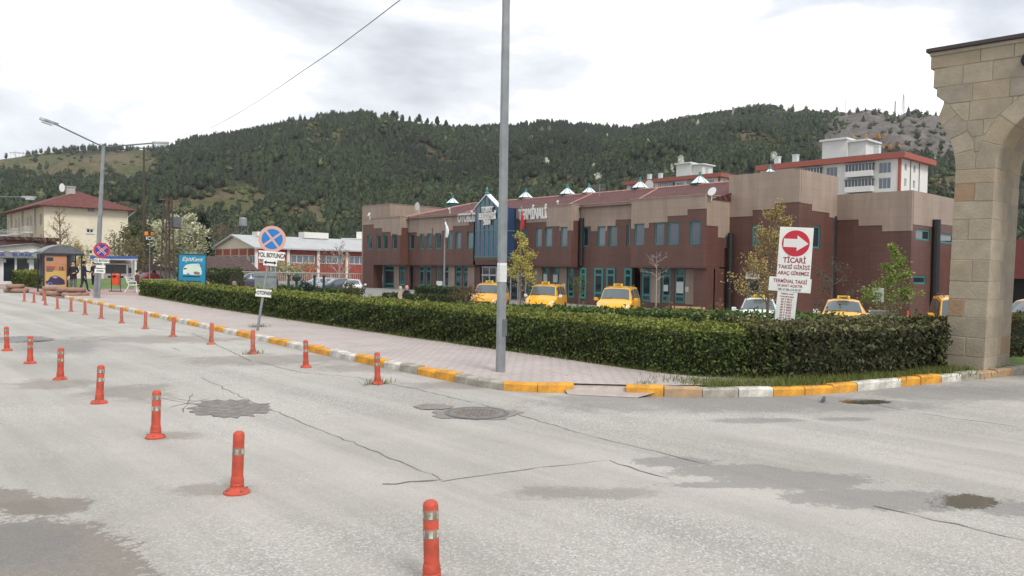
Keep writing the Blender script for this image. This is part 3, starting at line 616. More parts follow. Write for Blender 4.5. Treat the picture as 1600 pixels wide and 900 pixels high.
for k, (px, h, w) in enumerate(crest_trees): crest_pine(px, h*.72, w*1.15, '%s pine from the left among single trees on the bare hill crest' % (['leftmost']+ORD[1:])[k], k)
# ---- masts and pylons on the skyline
def mast(px, py_top, label, w=1.2, lattice=True, h_px=None):
    d = ray(px, py_top); az = math.atan2(d[0], d[1]); r = float(np.interp(az, azs, rRs))-3; zb = float(hill_z(np.array([r]), np.array([az]))[0]); zt = EYE + d[2]/math.hypot(d[0], d[1])*r; h = zt-zb+1
    t = thing('radio_mast', label, 'mast', (r*math.sin(az), r*math.cos(az), zb-1), 0.3, 'masts on the rocky hill top')
    m = MB()
    if lattice:
        for q in range(3):
            a = q*2.094; m.tube([(w*math.cos(a), w*math.sin(a), 0), (w*0.35*math.cos(a), w*0.35*math.sin(a), h)], 0.24, 4)
        for k in range(int(h/2)):
            f = 1-0.65*k*2/h; g_ = 1-0.65*(k*2+2)/h
            for q in range(3):
                a, b = q*2.094, (q+1)*2.094; m.tube([(w*f*math.cos(a), w*f*math.sin(a), k*2), (w*g_*math.cos(b), w*g_*math.sin(b), k*2+2)], 0.08, 4)
    else: m.tube([(0,0,0), (0,0,h)], [0.34, 0.22], 6)
    m.build('frame', 'mast', t)
    a = MB()
    for k in range(3): a.box((-0.9+k*0.5, -0.3, h*0.72+k*0.9), (-0.4+k*0.7, 0.3, h*0.72+k*0.9+1.1))
    a.build('antenna', 'white_trim', t)
mast(1321,155,'slim mast standing alone on the wooded right hill top', lattice=False); mast(1399,158,'short lattice mast with antennas on the rocky crest'); mast(1412,147,'tallest lattice mast on the rocky crest', 1.6); mast(1430,163,'thin pole mast right of the tallest lattice mast', lattice=False); mast(1441,150,'tall thin pole mast nearest the stone arch', lattice=False)
def pylon(px, py, label, kind):
    d = ray(px, py); az = math.atan2(d[0], d[1]); r = float(np.interp(az, azs, rRs))-3; zb = float(hill_z(np.array([r]), np.array([az]))[0]); zt = EYE + d[2]/math.hypot(d[0], d[1])*r; h = zt-zb+2
    t = thing('power_pylon', label, 'pylon', (r*math.sin(az), r*math.cos(az), zb-2), -az)
    m = MB()
    if kind == 'portal':
        for s in (-1, 1):
            m.tube([(s*2.2, 0, 0), (s*4.2, 0, h)], 0.22, 5); m.tube([(s*2.2, 0, 0), (s*6, 0, h*0.8)], 0.14, 4)
        m.tube([(-9, 0, h*0.82), (9, 0, h*0.82)], 0.22, 5); m.tube([(-4.2, 0, h), (4.2, 0, h*0.82)], 0.1, 4); m.tube([(4.2, 0, h), (-4.2, 0, h*0.82)], 0.1, 4)
    else:
        for sx in (-1, 1):
            for sy in (-1, 1): m.tube([(sx*2, sy*2, 0), (sx*0.4, sy*0.4, h)], 0.2, 4)
        for k in range(6):
            z = h*k/7; f = 2-1.6*k/7; g_ = 2-1.6*(k+1)/7
            for s in (-1, 1): m.tube([(-f*s, -f, z), (g_*s, -g_, z+h/7)], 0.1, 4)
        for q, w in ((0.68, 4), (0.83, 3.4), (0.95, 2.6)): m.tube([(-w, 0, h*q), (w, 0, h*q)], 0.18, 4)
    m.build('frame', 'galv_dark', t)
    for s in (-8, 0, 8) if kind == 'portal' else (-3.5, 3.5): MB().tube([(s, 0, h*0.8), (s, 0, h*0.8-1.8)], 0.16, 5).build('insulator', 'dark_metal', t)
pylon(30,237,'portal shaped power pylon on the bare left hill','portal'); pylon(114,226,'slender lattice power pylon on the bare left hill','lattice')
# ================================================================== TERMINAL
TB = thing('bus_terminal', 'long brown and beige two storey bus terminal with red tiled roof and glass entrance bay', 'bus terminal')
ZB = -1.06
def zat(px, py, x): return float(PX(px, py, x)[2])
def yat(px, py, x): return float(PX(px, py, x)[1])
def panel(name, mat, a0, a1, z0, z1, holes, place, thick, parent, tops=None, bottoms=None):
    # flat wall sheet in (a, z) with real openings; place(a, z, depth) gives the world point; tops/bottoms = [(a_from, a_to, z)]
    A = {a0, a1}; Z = {z0, z1}
    for h in holes: A |= {min(max(h[0], a0), a1), min(max(h[1], a0), a1)}; Z |= {min(max(h[2], z0), z1), min(max(h[3], z0), z1)}
    for lst in (tops, bottoms):
        for q in lst or []: A |= {min(max(q[0], a0), a1), min(max(q[1], a0), a1)}; Z.add(min(max(q[2], z0), z1))
    A = sorted(A); Z = sorted(Z)
    A = [a for i, a in enumerate(A) if i == 0 or a-A[i-1] > 1e-4]; Z = [a for i, a in enumerate(Z) if i == 0 or a-Z[i-1] > 1e-4]
    def solid(i, j):
        if i < 0 or j < 0 or i >= len(A)-1 or j >= len(Z)-1: return False
        a, z = (A[i]+A[i+1])/2, (Z[j]+Z[j+1])/2
        for h in holes:
            if h[0] < a < h[1] and h[2] < z < h[3]: return False
        for q in tops or []:
            if q[0] < a < q[1] and z > q[2]: return False
        for q in bottoms or []:
            if q[0] < a < q[1] and z < q[2]: return False
        return True
    m = MB(); idx = {}
    def vid(i, j, d):
        if (i, j, d) not in idx: idx[(i, j, d)] = len(m.v); m.v.append(tuple(map(float, place(A[i], Z[j], thick*d))))
        return idx[(i, j, d)]
    for i in range(len(A)-1):
        for j in range(len(Z)-1):
            if not solid(i, j): continue
            m.f.append((vid(i,j,0), vid(i+1,j,0), vid(i+1,j+1,0), vid(i,j+1,0))); m.m.append(0)
            m.f.append((vid(i,j,1), vid(i,j+1,1), vid(i+1,j+1,1), vid(i+1,j,1))); m.m.append(0)
            for di, dj, p, q in ((-1,0,(i,j),(i,j+1)), (1,0,(i+1,j),(i+1,j+1)), (0,-1,(i,j),(i+1,j)), (0,1,(i,j+1),(i+1,j+1))):
                if not solid(i+di, j+dj): m.f.append((vid(*p,0), vid(*q,0), vid(*q,1), vid(*p,1))); m.m.append(0)
    return m.build(name, mat, parent)
def xplace(x): return lambda a, z, d: (x+d, a, z)
def yplace(y): return lambda a, z, d: (a, y+d, z)
def window_x(x, y0, y1, z0, z1, parent, fmat='teal', gmat='glass_dark', fw=0.10, deep=0.10, bars=(), name='window', mull=()):
    # window in a wall facing -x: frame set back in the opening, pane behind it
    f = MB(); xo = x+deep-0.05; xi = x+deep+0.02
    f.box((xo, y0, z0), (xi, y0+fw, z1)); f.box((xo, y1-fw, z0), (xi, y1, z1)); f.box((xo, y0+fw, z0), (xi, y1-fw, z0+fw)); f.box((xo, y0+fw, z1-fw), (xi, y1-fw, z1))
    for b in bars: f.box((xo+0.004, y0+fw, z0+(z1-z0)*b-fw*0.5), (xi, y1-fw, z0+(z1-z0)*b+fw*0.5))
    for b in mull: f.box((xo+0.004, y0+(y1-y0)*b-0.03, z0+fw), (xi-0.004, y0+(y1-y0)*b+0.03, z1-fw))
    o = f.build(name, fmat, parent)
    MB().box((xi-0.03, y0+fw*0.5, z0+fw*0.5), (xi-0.015, y1-fw*0.5, z1-fw*0.5)).build('pane', gmat, o); return o
def window_y(y, x0, x1, z0, z1, parent, fmat='teal', gmat='glass_dark', fw=0.10, deep=0.10, mull=(), bars=(), name='window'):
    f = MB(); yo = y+deep-0.05; yi = y+deep+0.02
    f.box((x0, yo, z0), (x0+fw, yi, z1)); f.box((x1-fw, yo, z0), (x1, yi, z1)); f.box((x0+fw, yo, z0), (x1-fw, yi, z0+fw)); f.box((x0+fw, yo, z1-fw), (x1-fw, yi, z1))
    for b in mull: f.box((x0+(x1-x0)*b-fw*0.4, yo+0.004, z0+fw), (x0+(x1-x0)*b+fw*0.4, yi, z1-fw))
    for b in bars: f.box((x0+fw, yo+0.006, z0+(z1-z0)*b-fw*0.4), (x1-fw, yi, z0+(z1-z0)*b+fw*0.4))
    o = f.build(name, fmat, parent)
    MB().box((x0+fw*0.5, yi-0.03, z0+fw*0.5), (x1-fw*0.5, yi-0.015, z1-fw*0.5)).build('pane', gmat, o); return o
FX, BX = 45.0, 46.0            # the projecting and the set-back face of the front
ZP, ZO = 6.98, 2.08            # parapet top, underside of the upper storey
W1, W0 = 5.2, 3.62            # upper window head and sill
def zq(zoom, zy): return 0
def segment(pxa, pxb, x, steps, wins, zlow=ZO, zp=ZP, grey=()):
    # pxa < pxb in the picture; y runs the other way. steps = [(px_from, px_to, py)] bottom edge of the beige band
    yl, yr = yat(pxa, 380, x), yat(pxb, 380, x)
    st = []
    for q in steps: st.append((yat(q[1], 350, x)-0.0, yat(q[0], 350, x), zat((q[0]+q[1])/2, q[2], x)))
    st[0] = (st[0][0], yl+0.01, st[0][2]); st[-1] = (yr-0.01, st[-1][1], st[-1][2])
    for k in range(len(st)-1): st[k+1] = (st[k+1][0], st[k][0], st[k+1][2])
    holes = []
    for w in wins: holes.append((yat(w[1], 365, x), yat(w[0], 365, x), W0, W1))
    panel('wall', 'brown_clad', yr, yl, zlow, zp-0.3, holes, xplace(x), 0.16, TB, tops=st)
    panel('upper_band', 'beige_clad', yr, yl, zlow+1.2, zp, holes, xplace(x-0.03), 0.19, TB, bottoms=st)
    for k, h in enumerate(holes): window_x(x, h[0], h[1], h[2], h[3], TB, gmat=wins[k][2] if len(wins[k]) > 2 else 'glass_dark', fw=0.11, deep=0.13)
    MB().box((x+0.17, yr+0.02, zlow), (x+0.6, yl-0.02, zp-0.1)).build('inner_wall', 'brown_paint', TB)
    MB().box((x-0.08, yr-0.03, zp), (x+0.3, yl+0.03, zp+0.06)).build('coping', 'beige_clad', TB)
    return yl, yr
gd, gg, gb = 'glass_dark', 'glass_grey', 'glass_deep'
yL = segment(567, 625, FX, [(567,584.4,351), (584.4,597.6,356.6), (597.6,611,362.4), (611,625,367.6)], [(574,581.6,gd), (588.6,595.6,gd), (598.4,606,gd), (613,620.6,gd)])
yS1 = segment(638, 743, BX, [(638,652,363), (652,675,368.4), (675,677,356), (677,691,366.6), (691,708,360), (708,733,352.6), (733,743,346.4)],
        [(640,647.4,gd), (656,663.6,gd), (667.4,675,gd), (680.6,689.6,gd), (699.4,707.4,gg), (712,720.4,gg), (730,740,gg)])
yS2 = segment(806, 893, FX, [(806,822.7,341.3), (822.7,854,347.3), (854,875,353.6), (875,893,360.4)], [(815,824,gg), (837,847,gg), (851.6,863,gg), (875.6,887,gg)])
yS3 = segment(907, 986, BX, [(907,924,354), (924,949,361), (949,962,353), (962,986,343)], [(910,919.5,gd), (933.6,946.4,gg), (951.4,964.6,gd), (979,984.4,gd)], zlow=ZB)
yS4 = segment(986, 1101, FX, [(986,1014,357), (1014,1043,347.6), (1043,1074,337), (1074,1101,326.6)], [(991,1007,gb), (1022,1038,gb), (1043,1060.6,gb), (1077.4,1094.4,gb)])
# return walls of the projecting blocks, seen from the right
def side_wall(y, x0, x1, z0, z1, steps):
    panel('wall', 'brown_clad', x0, x1, z0, z1-0.3, [], yplace(y), 0.16, TB, tops=steps)
    panel('upper_band', 'beige_clad', x0, x1, z0+1.2, z1, [], yplace(y-0.03), 0.19, TB, bottoms=steps)
    MB().box((x0+0.02, y-0.08, z1), (x1, y+0.25, z1+0.06)).build('coping', 'beige_clad', TB)
side_wall(yL[1], FX+0.16, BX+0.1, ZO, ZP, [(FX, BX+0.2, zat(631, 356, 45.5))])
side_wall(yS2[1], FX+0.16, BX+0.1, ZO, ZP, [(FX, BX+0.2, zat(900, 345, 45.5))])
y4 = yS4[1]
side_wall(y4, FX+0.16, 48.3, ZO, ZP, [(FX, 46.6, 4.9), (46.6, 47.5, 4.15), (47.5, 48.4, 3.45)])
# soffits under the projecting upper storeys
for (a, b), x in ((yL, FX), (yS2, FX), (yS4, FX)):
    MB().box((x+0.01, b+0.01, ZO-0.10), (BX+0.9, a-0.01, ZO-0.004)).build('soffit', 'brown_paint', TB)
MB().box((BX+0.01, yS1[1], ZO-0.1), (BX+0.95, yS1[0], ZO-0.004)).build('soffit', 'brown_paint', TB)
# ground floor, set back under the overhangs
def ground_floor(yl, yr, x, wins, beiges, wall='brown_clad'):
    z0, z1 = ZB, ZO-0.1; holes = [(yat(w[1], 440, x), yat(w[0], 440, x), -0.55, z1-0.02) for w in wins]
    panel('wall', wall, yr, yl, z0, z1, holes, xplace(x), 0.16, TB)
    for h in holes: window_x(x, *h, TB, fmat='teal', gmat='glass_dark', fw=0.16, deep=0.1, bars=(0.2, 0.78), name='shop_window')
    for b in beiges: MB().box((x-0.04, yat(b[1], 440, x)+0.03, -0.6), (x-0.004, yat(b[0], 440, x)-0.03, z1-0.05)).build('wall_panel', 'beige_clad', TB)
    MB().box((x+0.2, yr+0.02, z0), (x+0.6, yl-0.02, z1)).build('inner_wall', 'black', TB)  # black backing puts the interior's darkness into the colour
GX = BX+0.4
ground_floor(yL[0]+0.0, yL[1], GX-0.2, [(584,592), (600,616), (624,633)], [(592,600), (616,624)])
MB().box((FX, yat(583, 440, FX), ZB), (FX+1.6, yL[0], ZO-0.1)).build('wall', 'brown_clad', TB)
ground_floor(yS1[0], yS1[1], GX+0.2, [(638,646), (654.4,662.4), (665,673), (682,686), (691,701), (711,721), (723,731)], [(701,711), (731,742)])
ground_floor(yS2[0], yS2[1], GX, [(825,834), (848,858), (864,874), (886.5,897)], [(834,848), (874,886)])
for a, b in ((907,916.6), (929,943), (948,961.6), (976,988)):        # flush shop windows in the set-back bay
    h = (yat(b, 440, BX), yat(a, 440, BX), -0.55, ZO-0.15); o = window_x(BX-0.15, *h, TB, fmat='teal', gmat='glass_dark', fw=0.16, deep=0.12, bars=(0.2, 0.78), name='shop_window')
ground_floor(yS4[0], yS4[1], GX-0.2, [(1002,1017), (1033.6,1048), (1054,1070), (1088,1103)], [(1017,1033), (1071,1088)])
MB().box((BX-0.6, y4, ZB), (48.3, y4+1.1, ZO-0.1)).build('wall', 'brown_clad', TB)
# posters and notices behind and beside the shop windows
for a, b, c, d, x, mt in ((592,598,430,440,GX-0.25,'paper'), (1071,1076,448,456,GX-0.25,'paper'), (877,883,443,452,GX-0.05,'sign_white'), (682,691,439,446,FX-0.2,'sign_white'), (1037,1044,445,455,GX-0.22,'paper'), (1057,1068,440,458,GX-0.22,'paper'), (849,855,428,440,GX-0.02,'paper'), (864,871,429,441,GX-0.02,'paper')):
    MB().box((x, yat(b, 440, x), zat(a, d, x)), (x+0.02, yat(a, 440, x), zat(a, c, x))).build('notice', mt, TB)
# entrance bay: a projecting glass prism with a pitched glazed top
yb0, yb1 = yat(777, 380, 43), yat(743, 380, 43); zb0, zb1 = 2.75, 7.0; ym = (yb0+yb1)/2; bx0, bx1 = 43.0, 46.2
bay = MB()
bay.add([(bx0,yb0,zb0),(bx0,yb1,zb0),(bx0,yb1,zb1),(bx0,ym,zb1+1.1),(bx0,yb0,zb1)], [(0,1,2,3,4)]); bay.add([(bx0,yb0,zb0),(bx1,yb0,zb0),(bx1,yb0,zb1),(bx0,yb0,zb1)], [(0,1,2,3)]); bay.add([(bx0,yb1,zb0),(bx1,yb1,zb0),(bx1,yb1,zb1),(bx0,yb1,zb1)], [(0,1,2,3)])
bay.add([(bx0,yb0,zb0),(bx1,yb0,zb0),(bx1,yb1,zb0),(bx0,yb1,zb0)], [(0,1,2,3)]); bay.add([(bx0+.5,yb0,zb1),(bx0+.5,yb1,zb1),(bx0+.5,ym,zb1+1.1)], [(0,1,2)]); bay.add([(bx0,yb0,zb1),(bx1,yb0,zb1),(bx1,yb1,zb1),(bx0,yb1,zb1)], [(0,1,2,3)])
bay = bay.build('entrance_bay', 'glass_blue', TB)
bt = MB().prism([(bx0-0.12,yb0-0.12,zb1-0.06),(bx0-0.12,ym,zb1+1.08),(bx0-0.12,yb1+0.12,zb1-0.06),(bx0-0.12,yb1+0.12,zb1+0.0),(bx0-0.12,ym,zb1+1.17),(bx0-0.12,yb0-0.12,zb1+0.0)], (0.55, 0, 0)); bt.build('bay_roof', 'skylight_glass', bay)
fr = MB(); nmull = 5
for k in range(nmull+1):
    y = yb0+(yb1-yb0)*k/nmull; fr.box((bx0-0.05, y-0.035, zb0), (bx0-0.002, y+0.035, zb1+(1.1*(1-abs(y-ym)/(ym-yb0))-0.05 if 0 < k < nmull else 0)))
for k in range(4): x = bx0+(bx1-bx0)*k/3; fr.box((x-0.035, yb0-0.05, zb0), (x+0.035, yb0-0.002, zb1))
for z in (zb0, 5.02): fr.box((bx0-0.065, yb0-0.065, z-0.05), (bx0-0.052, yb1+0.05, z+0.05)); fr.box((bx0-0.05, yb0-0.065, z-0.05), (bx1, yb0-0.052, z+0.05))
fr.build('mullion_frame', 'teal', bay)
MB().lathe([(0.22,0),(0.1,0.15),(0.14,0.3),(0.02,0.6)], 8, (bx0, ym, zb1+1.2)).build('finial', 'teal', bay)
MB().box((bx0-0.06, yb0-0.06, zb0-0.32), (bx1, yb1+0.1, zb0-0.06)).build('bay_base', 'brown_paint', bay)
# entrance doors below
ex = BX+0.8; e0, e1 = yat(822, 430, ex), yat(744, 430, ex)
MB().box((ex+0.3, e0, ZB), (ex+0.6, e1, ZO+0.4)).build('inner_wall', 'black', TB)  # black sheet paints in the gloom behind the doors
dm = MB(); nd = 7
for k in range(nd+1): y = e0+(e1-e0)*k/nd; dm.box((ex-0.05, y-0.06, ZB), (ex+0.05, y+0.06, ZO-0.2))
for z in (ZB+0.05, 1.15, 1.9): dm.box((ex-0.04, e0, z-0.06), (ex+0.04, e1, z+0.06))
dm = dm.build('entrance_door', 'white_trim', TB); MB().box((ex+0.01, e0, ZB), (ex+0.025, e1, ZO-0.2)).build('pane', 'glass_dark', dm)
MB().box((BX+0.2, yb0-2.6, ZO-0.1), (ex+0.6, yb1+0.2, ZO+0.1)).build('soffit', 'brown_paint', TB)
MB().box((BX, yat(806, 380, BX)-0.3, ZO), (BX+0.5, yS1[1]+0.3, ZP-0.1)).build('wall', 'brown_clad', TB)
# lettering
RL = (0, -1, 0)
def facade_text(s, px, py, x, size, sx=1.0, parent=TB): p = PX(px, py, x); put_text('lettering', s, size, 'letter_white', frame_at((x-0.06, p[1], p[2]), RL), parent, bold=size*0.045, extrude=0.05, sx=sx)
facade_text('OTOBÜS', 729.5, 341.0, BX, 1.12, 0.58); facade_text('TERMİNALİ', 833, 335, FX, 1.2, 0.53)
facade_text('TOKAT', 762, 328, bx0-0.1, 0.66, 0.66, bay); facade_text('BELEDİYESİ', 762, 338.3, bx0-0.1, 0.74, 0.56, bay); facade_text('2001', 762, 347.8, bx0-0.1, 0.6, 0.8, bay)
# taller blocks
def block(x0, x1, y0, y1, z1, fsteps, ssteps, fholes=(), sholes=(), z0=ZB):
    fs = [(y0-0.01 if k == len(fsteps)-1 else q[1], q[0], q[2]) for k, q in enumerate(fsteps)]
    panel('wall', 'brown_clad', y0, y1, z0, z1-0.3, list(fholes), xplace(x0), 0.16, TB, tops=fs); panel('upper_band', 'beige_clad', y0, y1, z0+1, z1, list(fholes), xplace(x0-0.03), 0.19, TB, bottoms=fs)
    panel('wall', 'brown_clad', x0+0.16, x1, z0, z1-0.3, list(sholes), yplace(y0), 0.16, TB, tops=ssteps); panel('upper_band', 'beige_clad', x0+0.16, x1, z0+1, z1, list(sholes), yplace(y0-0.03), 0.19, TB, bottoms=ssteps)
    MB().box((x0+0.2, y0+0.2, z0), (x1-0.05, y1-0.05, z1-0.04)).build('core', 'beige_clad', TB)
    for h in fholes: window_x(x0, *h, TB, fw=0.12)
    for h in sholes: window_y(y0, *h, TB, fw=0.12)
ya, yb = yat(1250, 290, 48), yat(1139, 300, 48)
fs = [(yb+0.01, yat(1176, 330, 48), zat(1158, 338.5, 48)), (yat(1176, 330, 48), yat(1211, 330, 48), zat(1194, 327.4, 48)), (yat(1211, 330, 48), ya, zat(1230, 316.5, 48))]
xs1 = float(PY(1268, 330, ya)[0]); xs2 = float(PY(1295.6, 330, ya)[0])
ss = [(48, xs1, float(PY(1259, 318, ya)[2])), (xs1, xs2, float(PY(1282, 331, ya)[2])), (xs2, 54, float(PY(1300, 340, ya)[2]))]
tw = (yat(1191, 367, 48), yat(1175, 367, 48), zat(1183, 385, 48), zat(1183, 351, 48)); td = (yat(1187, 450, 48), yat(1168, 450, 48), ZB+0.1, zat(1178, 436, 48))
sw = (float(PY(1270, 370, ya)[0]), float(PY(1281.5, 370, ya)[0]), float(PY(1276, 388, ya)[2]), float(PY(1276, 353, ya)[2]))
block(48, 53.5, ya, yb, 8.56, fs, ss, [tw, td], [sw])
p = PX(1177, 429.5, 47.9); bd = MB().box((47.86, yat(1187.5, 430, 48), zat(1177, 436, 48)), (47.93, yat(1167, 430, 48), zat(1177, 423.5, 48))).build('sign_board', 'sign_white', TB)
put_text('lettering', 'TERMİNAL', 0.22, 'ink_black', frame_at((47.85, p[1], p[2]+0.17), RL), bd, bold=0.008); put_text('lettering', 'TAKSİ', 0.30, 'ink_red', frame_at((47.85, p[1], p[2]-0.06), RL), bd, bold=0.01)
yc, yd = yat(1426, 300, 53.4), ya+0.3
fs = [(yd, yat(1342, 345, 53.4), zat(1325, 343.5, 53.4)), (yat(1342, 345, 53.4), yat(1379, 345, 53.4), zat(1360, 352.4, 53.4)), (yat(1379, 345, 53.4), yc, zat(1400, 361, 53.4))]
def pxy(px, py): q = PY(px, py, yc); return float(q[0]), float(q[2])
holes = [(pxy(1431,366)[0], pxy(1453,366)[0], pxy(1442,375.5)[1], pxy(1442,358.5)[1]), (pxy(1464,372)[0], pxy(1490,372)[0], pxy(1475,380)[1], pxy(1475,365)[1]), (pxy(1426.6,437)[0]+0.1, pxy(1447,437)[0], pxy(1437,444)[1], pxy(1437,431)[1])]
block(53.4, 66, yc, yd, 7.3, fs, [(53, pxy(1468,352)[0], pxy(1445,353)[1]), (pxy(1468,352)[0], 67, pxy(1475,351)[1])], [], holes)
for px, y, x0 in ((1461.5, yc-0.2, None),): q = PY(px, 400, y); MB().tube([(q[0], y, ZB), (q[0], y, float(PY(px, 343, y)[2]))], 0.28, 10).build('downpipe', 'black', TB)
for px, x, y0 in ((1140.6, 47.6, 364), (1301.5, 53.2, 338), (908, BX-0.12, 341)): q = PX(px, 400, x); MB().tube([(x, q[1], ZB if px > 950 else ZO), (x, q[1], zat(px, y0, x))], 0.2, 8).build('downpipe', 'black', TB)
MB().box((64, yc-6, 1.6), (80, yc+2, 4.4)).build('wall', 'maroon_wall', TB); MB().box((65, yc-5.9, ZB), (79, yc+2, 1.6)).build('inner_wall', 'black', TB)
# tall rear part of the left block
yl0, yl1 = yat(609, 330, 47), yat(566, 330, 47)
MB().box((47, yl0, ZB), (54, yl1, 8.7)).build('upper_block', 'beige_clad', TB)
MB().box((46.95, yl0-0.05, 8.7), (54, yl1+0.05, 8.76)).build('coping', 'beige_clad', TB)
# roof: tiled hip behind the parapet
rx0, rxr, rx1 = 45.7, 54.0, 64.0; ry0, ry1 = yb-0.2, yL[1]+2.5; zr0, zr1 = 6.75, 8.88
rf = MB().add([(rx0,ry0,zr0),(rx0,ry1,zr0),(rxr,ry1-3,zr1),(rxr,ry0,zr1),(rx1,ry0,zr0),(rx1,ry1,zr0)], [(0,1,2,3),(3,2,5,4),(1,5,2),(0,3,4)]); rf = rf.build('roof', 'roof_tile', TB)
rl = MB().tube([(rx0,ry1,zr0),(rxr,ry1-3,zr1),(rxr,ry0,zr1)], 0.13, 6)
for yy in (37.0, 44.5, 58.0): rl.tube([(rx0+0.4, yy, zr0+0.1), (rxr, yy+3.5, zr1+0.02)], 0.07, 5)
rl.build('ridge', 'ridge_tile', rf)
MB().box((BX+2.2, yb, ZB), (63.5, yL[0], zr0-0.05)).build('core', 'brown_paint', TB)
def skylight(px, py_base, w_px, x, label=None):
    p = PX(px, py_base, x); c = (x, p[1], p[2]); dep = float((p-CAM)@c_f); r = w_px/2*dep/F_PX; h = r*0.86
    n = 8; ring = [(c[0]+r*math.cos(2*math.pi*(k+.5)/n), c[1]+r*math.sin(2*math.pi*(k+.5)/n), c[2]) for k in range(n)]
    b = MB().lathe([(r*0.92, -1.2), (r*0.92, -0.10), (r*1.03, -0.08), (r*1.03, -0.02), (r*0.9, 0.0)], 8, c).build('skylight', 'teal_dark', TB)
    g = MB(); tip = (c[0], c[1], c[2]+h)
    for k in range(n): MB().add([ring[k], ring[(k+1) % n], tip, (c[0], c[1], c[2]+0.02)], [(0,1,2), (1,0,3), (0,2,3), (2,1,3)]).build('pane', 'skylight_glass', b)
    for k in range(n): g.tube([ring[k], tip], 0.028, 4)
    g.build('rib', 'teal_dark', b); MB().lathe([(0.17,-0.16),(0.13,0.04),(0.09,0.08),(0.11,0.17),(0.02,0.28)], 8, tip).build('finial', 'teal', b)
for px, pb, w in ((707.5,317.6,22), (821.5,309,25), (886.5,303.6,27), (920.5,301.6,25), (1000,294,29), (1093.5,287,33)): skylight(px, pb, w, 54.6)
skylight(1203, 269, 17, 60.0)
# loudspeakers, dish and floodlights on the parapet
def horn(px, py, x, s=0.35):
    p = PX(px, py, x); m = MB().lathe([(0.05,-0.35*s/0.35),(0.08,-0.1),(s,0.3),(s,0.33)], 14); m.v = [(p[0]+v[0]*0.4-v[2]*0.75, p[1]+v[1]-v[2]*0.55, p[2]+v[0]*0.9+0.1) for v in m.v]; m.tube([(p[0], p[1], p[2]-0.5), (p[0], p[1], p[2]+0.05)], 0.04, 5); m.build('loudspeaker', 'white_trim', TB, smooth=True)
horn(1112, 302, 45.5, 0.33); horn(578, 336.5, 44.8, 0.22); horn(872, 317, 45.4, 0.12); horn(703, 328, 46.2, 0.12)
for px, py, x, rr_ in ((654, 322.5, 49, 0.45), (1016, 290, 57, 0.5)):
    p = PX(px, py, x); m = MB().lathe([(0.02,0),(rr_*0.6,0.06),(rr_,0.18)], 16); m.v = [(p[0]-v[2], p[1]+v[1], p[2]+v[0]) for v in m.v]; m.tube([(p[0]+0.05,p[1],p[2]-1.2),(p[0]+0.05,p[1],p[2])], 0.04, 5); m.build('satellite_dish', 'white_trim', TB, smooth=True)
p = PX(937, 296, 52); m = MB().tube([(p[0],p[1],p[2]-1.0),(p[0],p[1],p[2]+0.5)], 0.04, 5)
for k in range(5): m.tube([(p[0],p[1]-0.7,p[2]-0.1+k*0.13),(p[0],p[1]+0.7,p[2]+k*0.1)], 0.02, 4)
m.build('aerial', 'galv', TB)
# ---- flagpoles in front
def flagpole(px, y_top, y_flag0, y_flag1, x, mat, label, w=0.5):
    p = PX(px, 440, x); z0 = H(x, p[1]); zt = zat(px, y_top, x); t = thing('flagpole', label, 'flagpole', (x, p[1], z0)); h = zt-z0
    MB().lathe([(0.09,0),(0.07,h*0.5),(0.04,h),(0.07,h+0.02),(0.01,h+0.12)], 8).build('pole', 'galv', t, smooth=True)
    a, b = zat(px, y_flag0, x)-z0, zat(px, y_flag1, x)-z0; m = MB(); nk, nj = 12, 5; vs = []
    for k in range(nk):
        f = k/(nk-1)
        for j in range(nj): q = j/(nj-1); vs.append((0.10*math.sin(q*7+f*2)-q*0.12, -0.07-q*w*(0.25+0.75*math.sin(min(1, f*1.1)*2.4)), a+(b-a)*(f*0.9+0.1*q)))
    m.add(vs, [(k*nj+j, k*nj+j+1, (k+1)*nj+j+1, (k+1)*nj+j) for k in range(nk-1) for j in range(nj-1)]); o = m.build('flag', mat, t, smooth=True); sd = o.modifiers.new('thick', 'SOLIDIFY'); sd.thickness = 0.012
flagpole(694, 343, 346, 373, 40, 'flag_white', 'pole with a limp white flag left of the entrance', 0.55); flagpole(813, 325, 330, 362, 40, 'flag_red', 'pole with a limp red flag right of the entrance', 0.3)
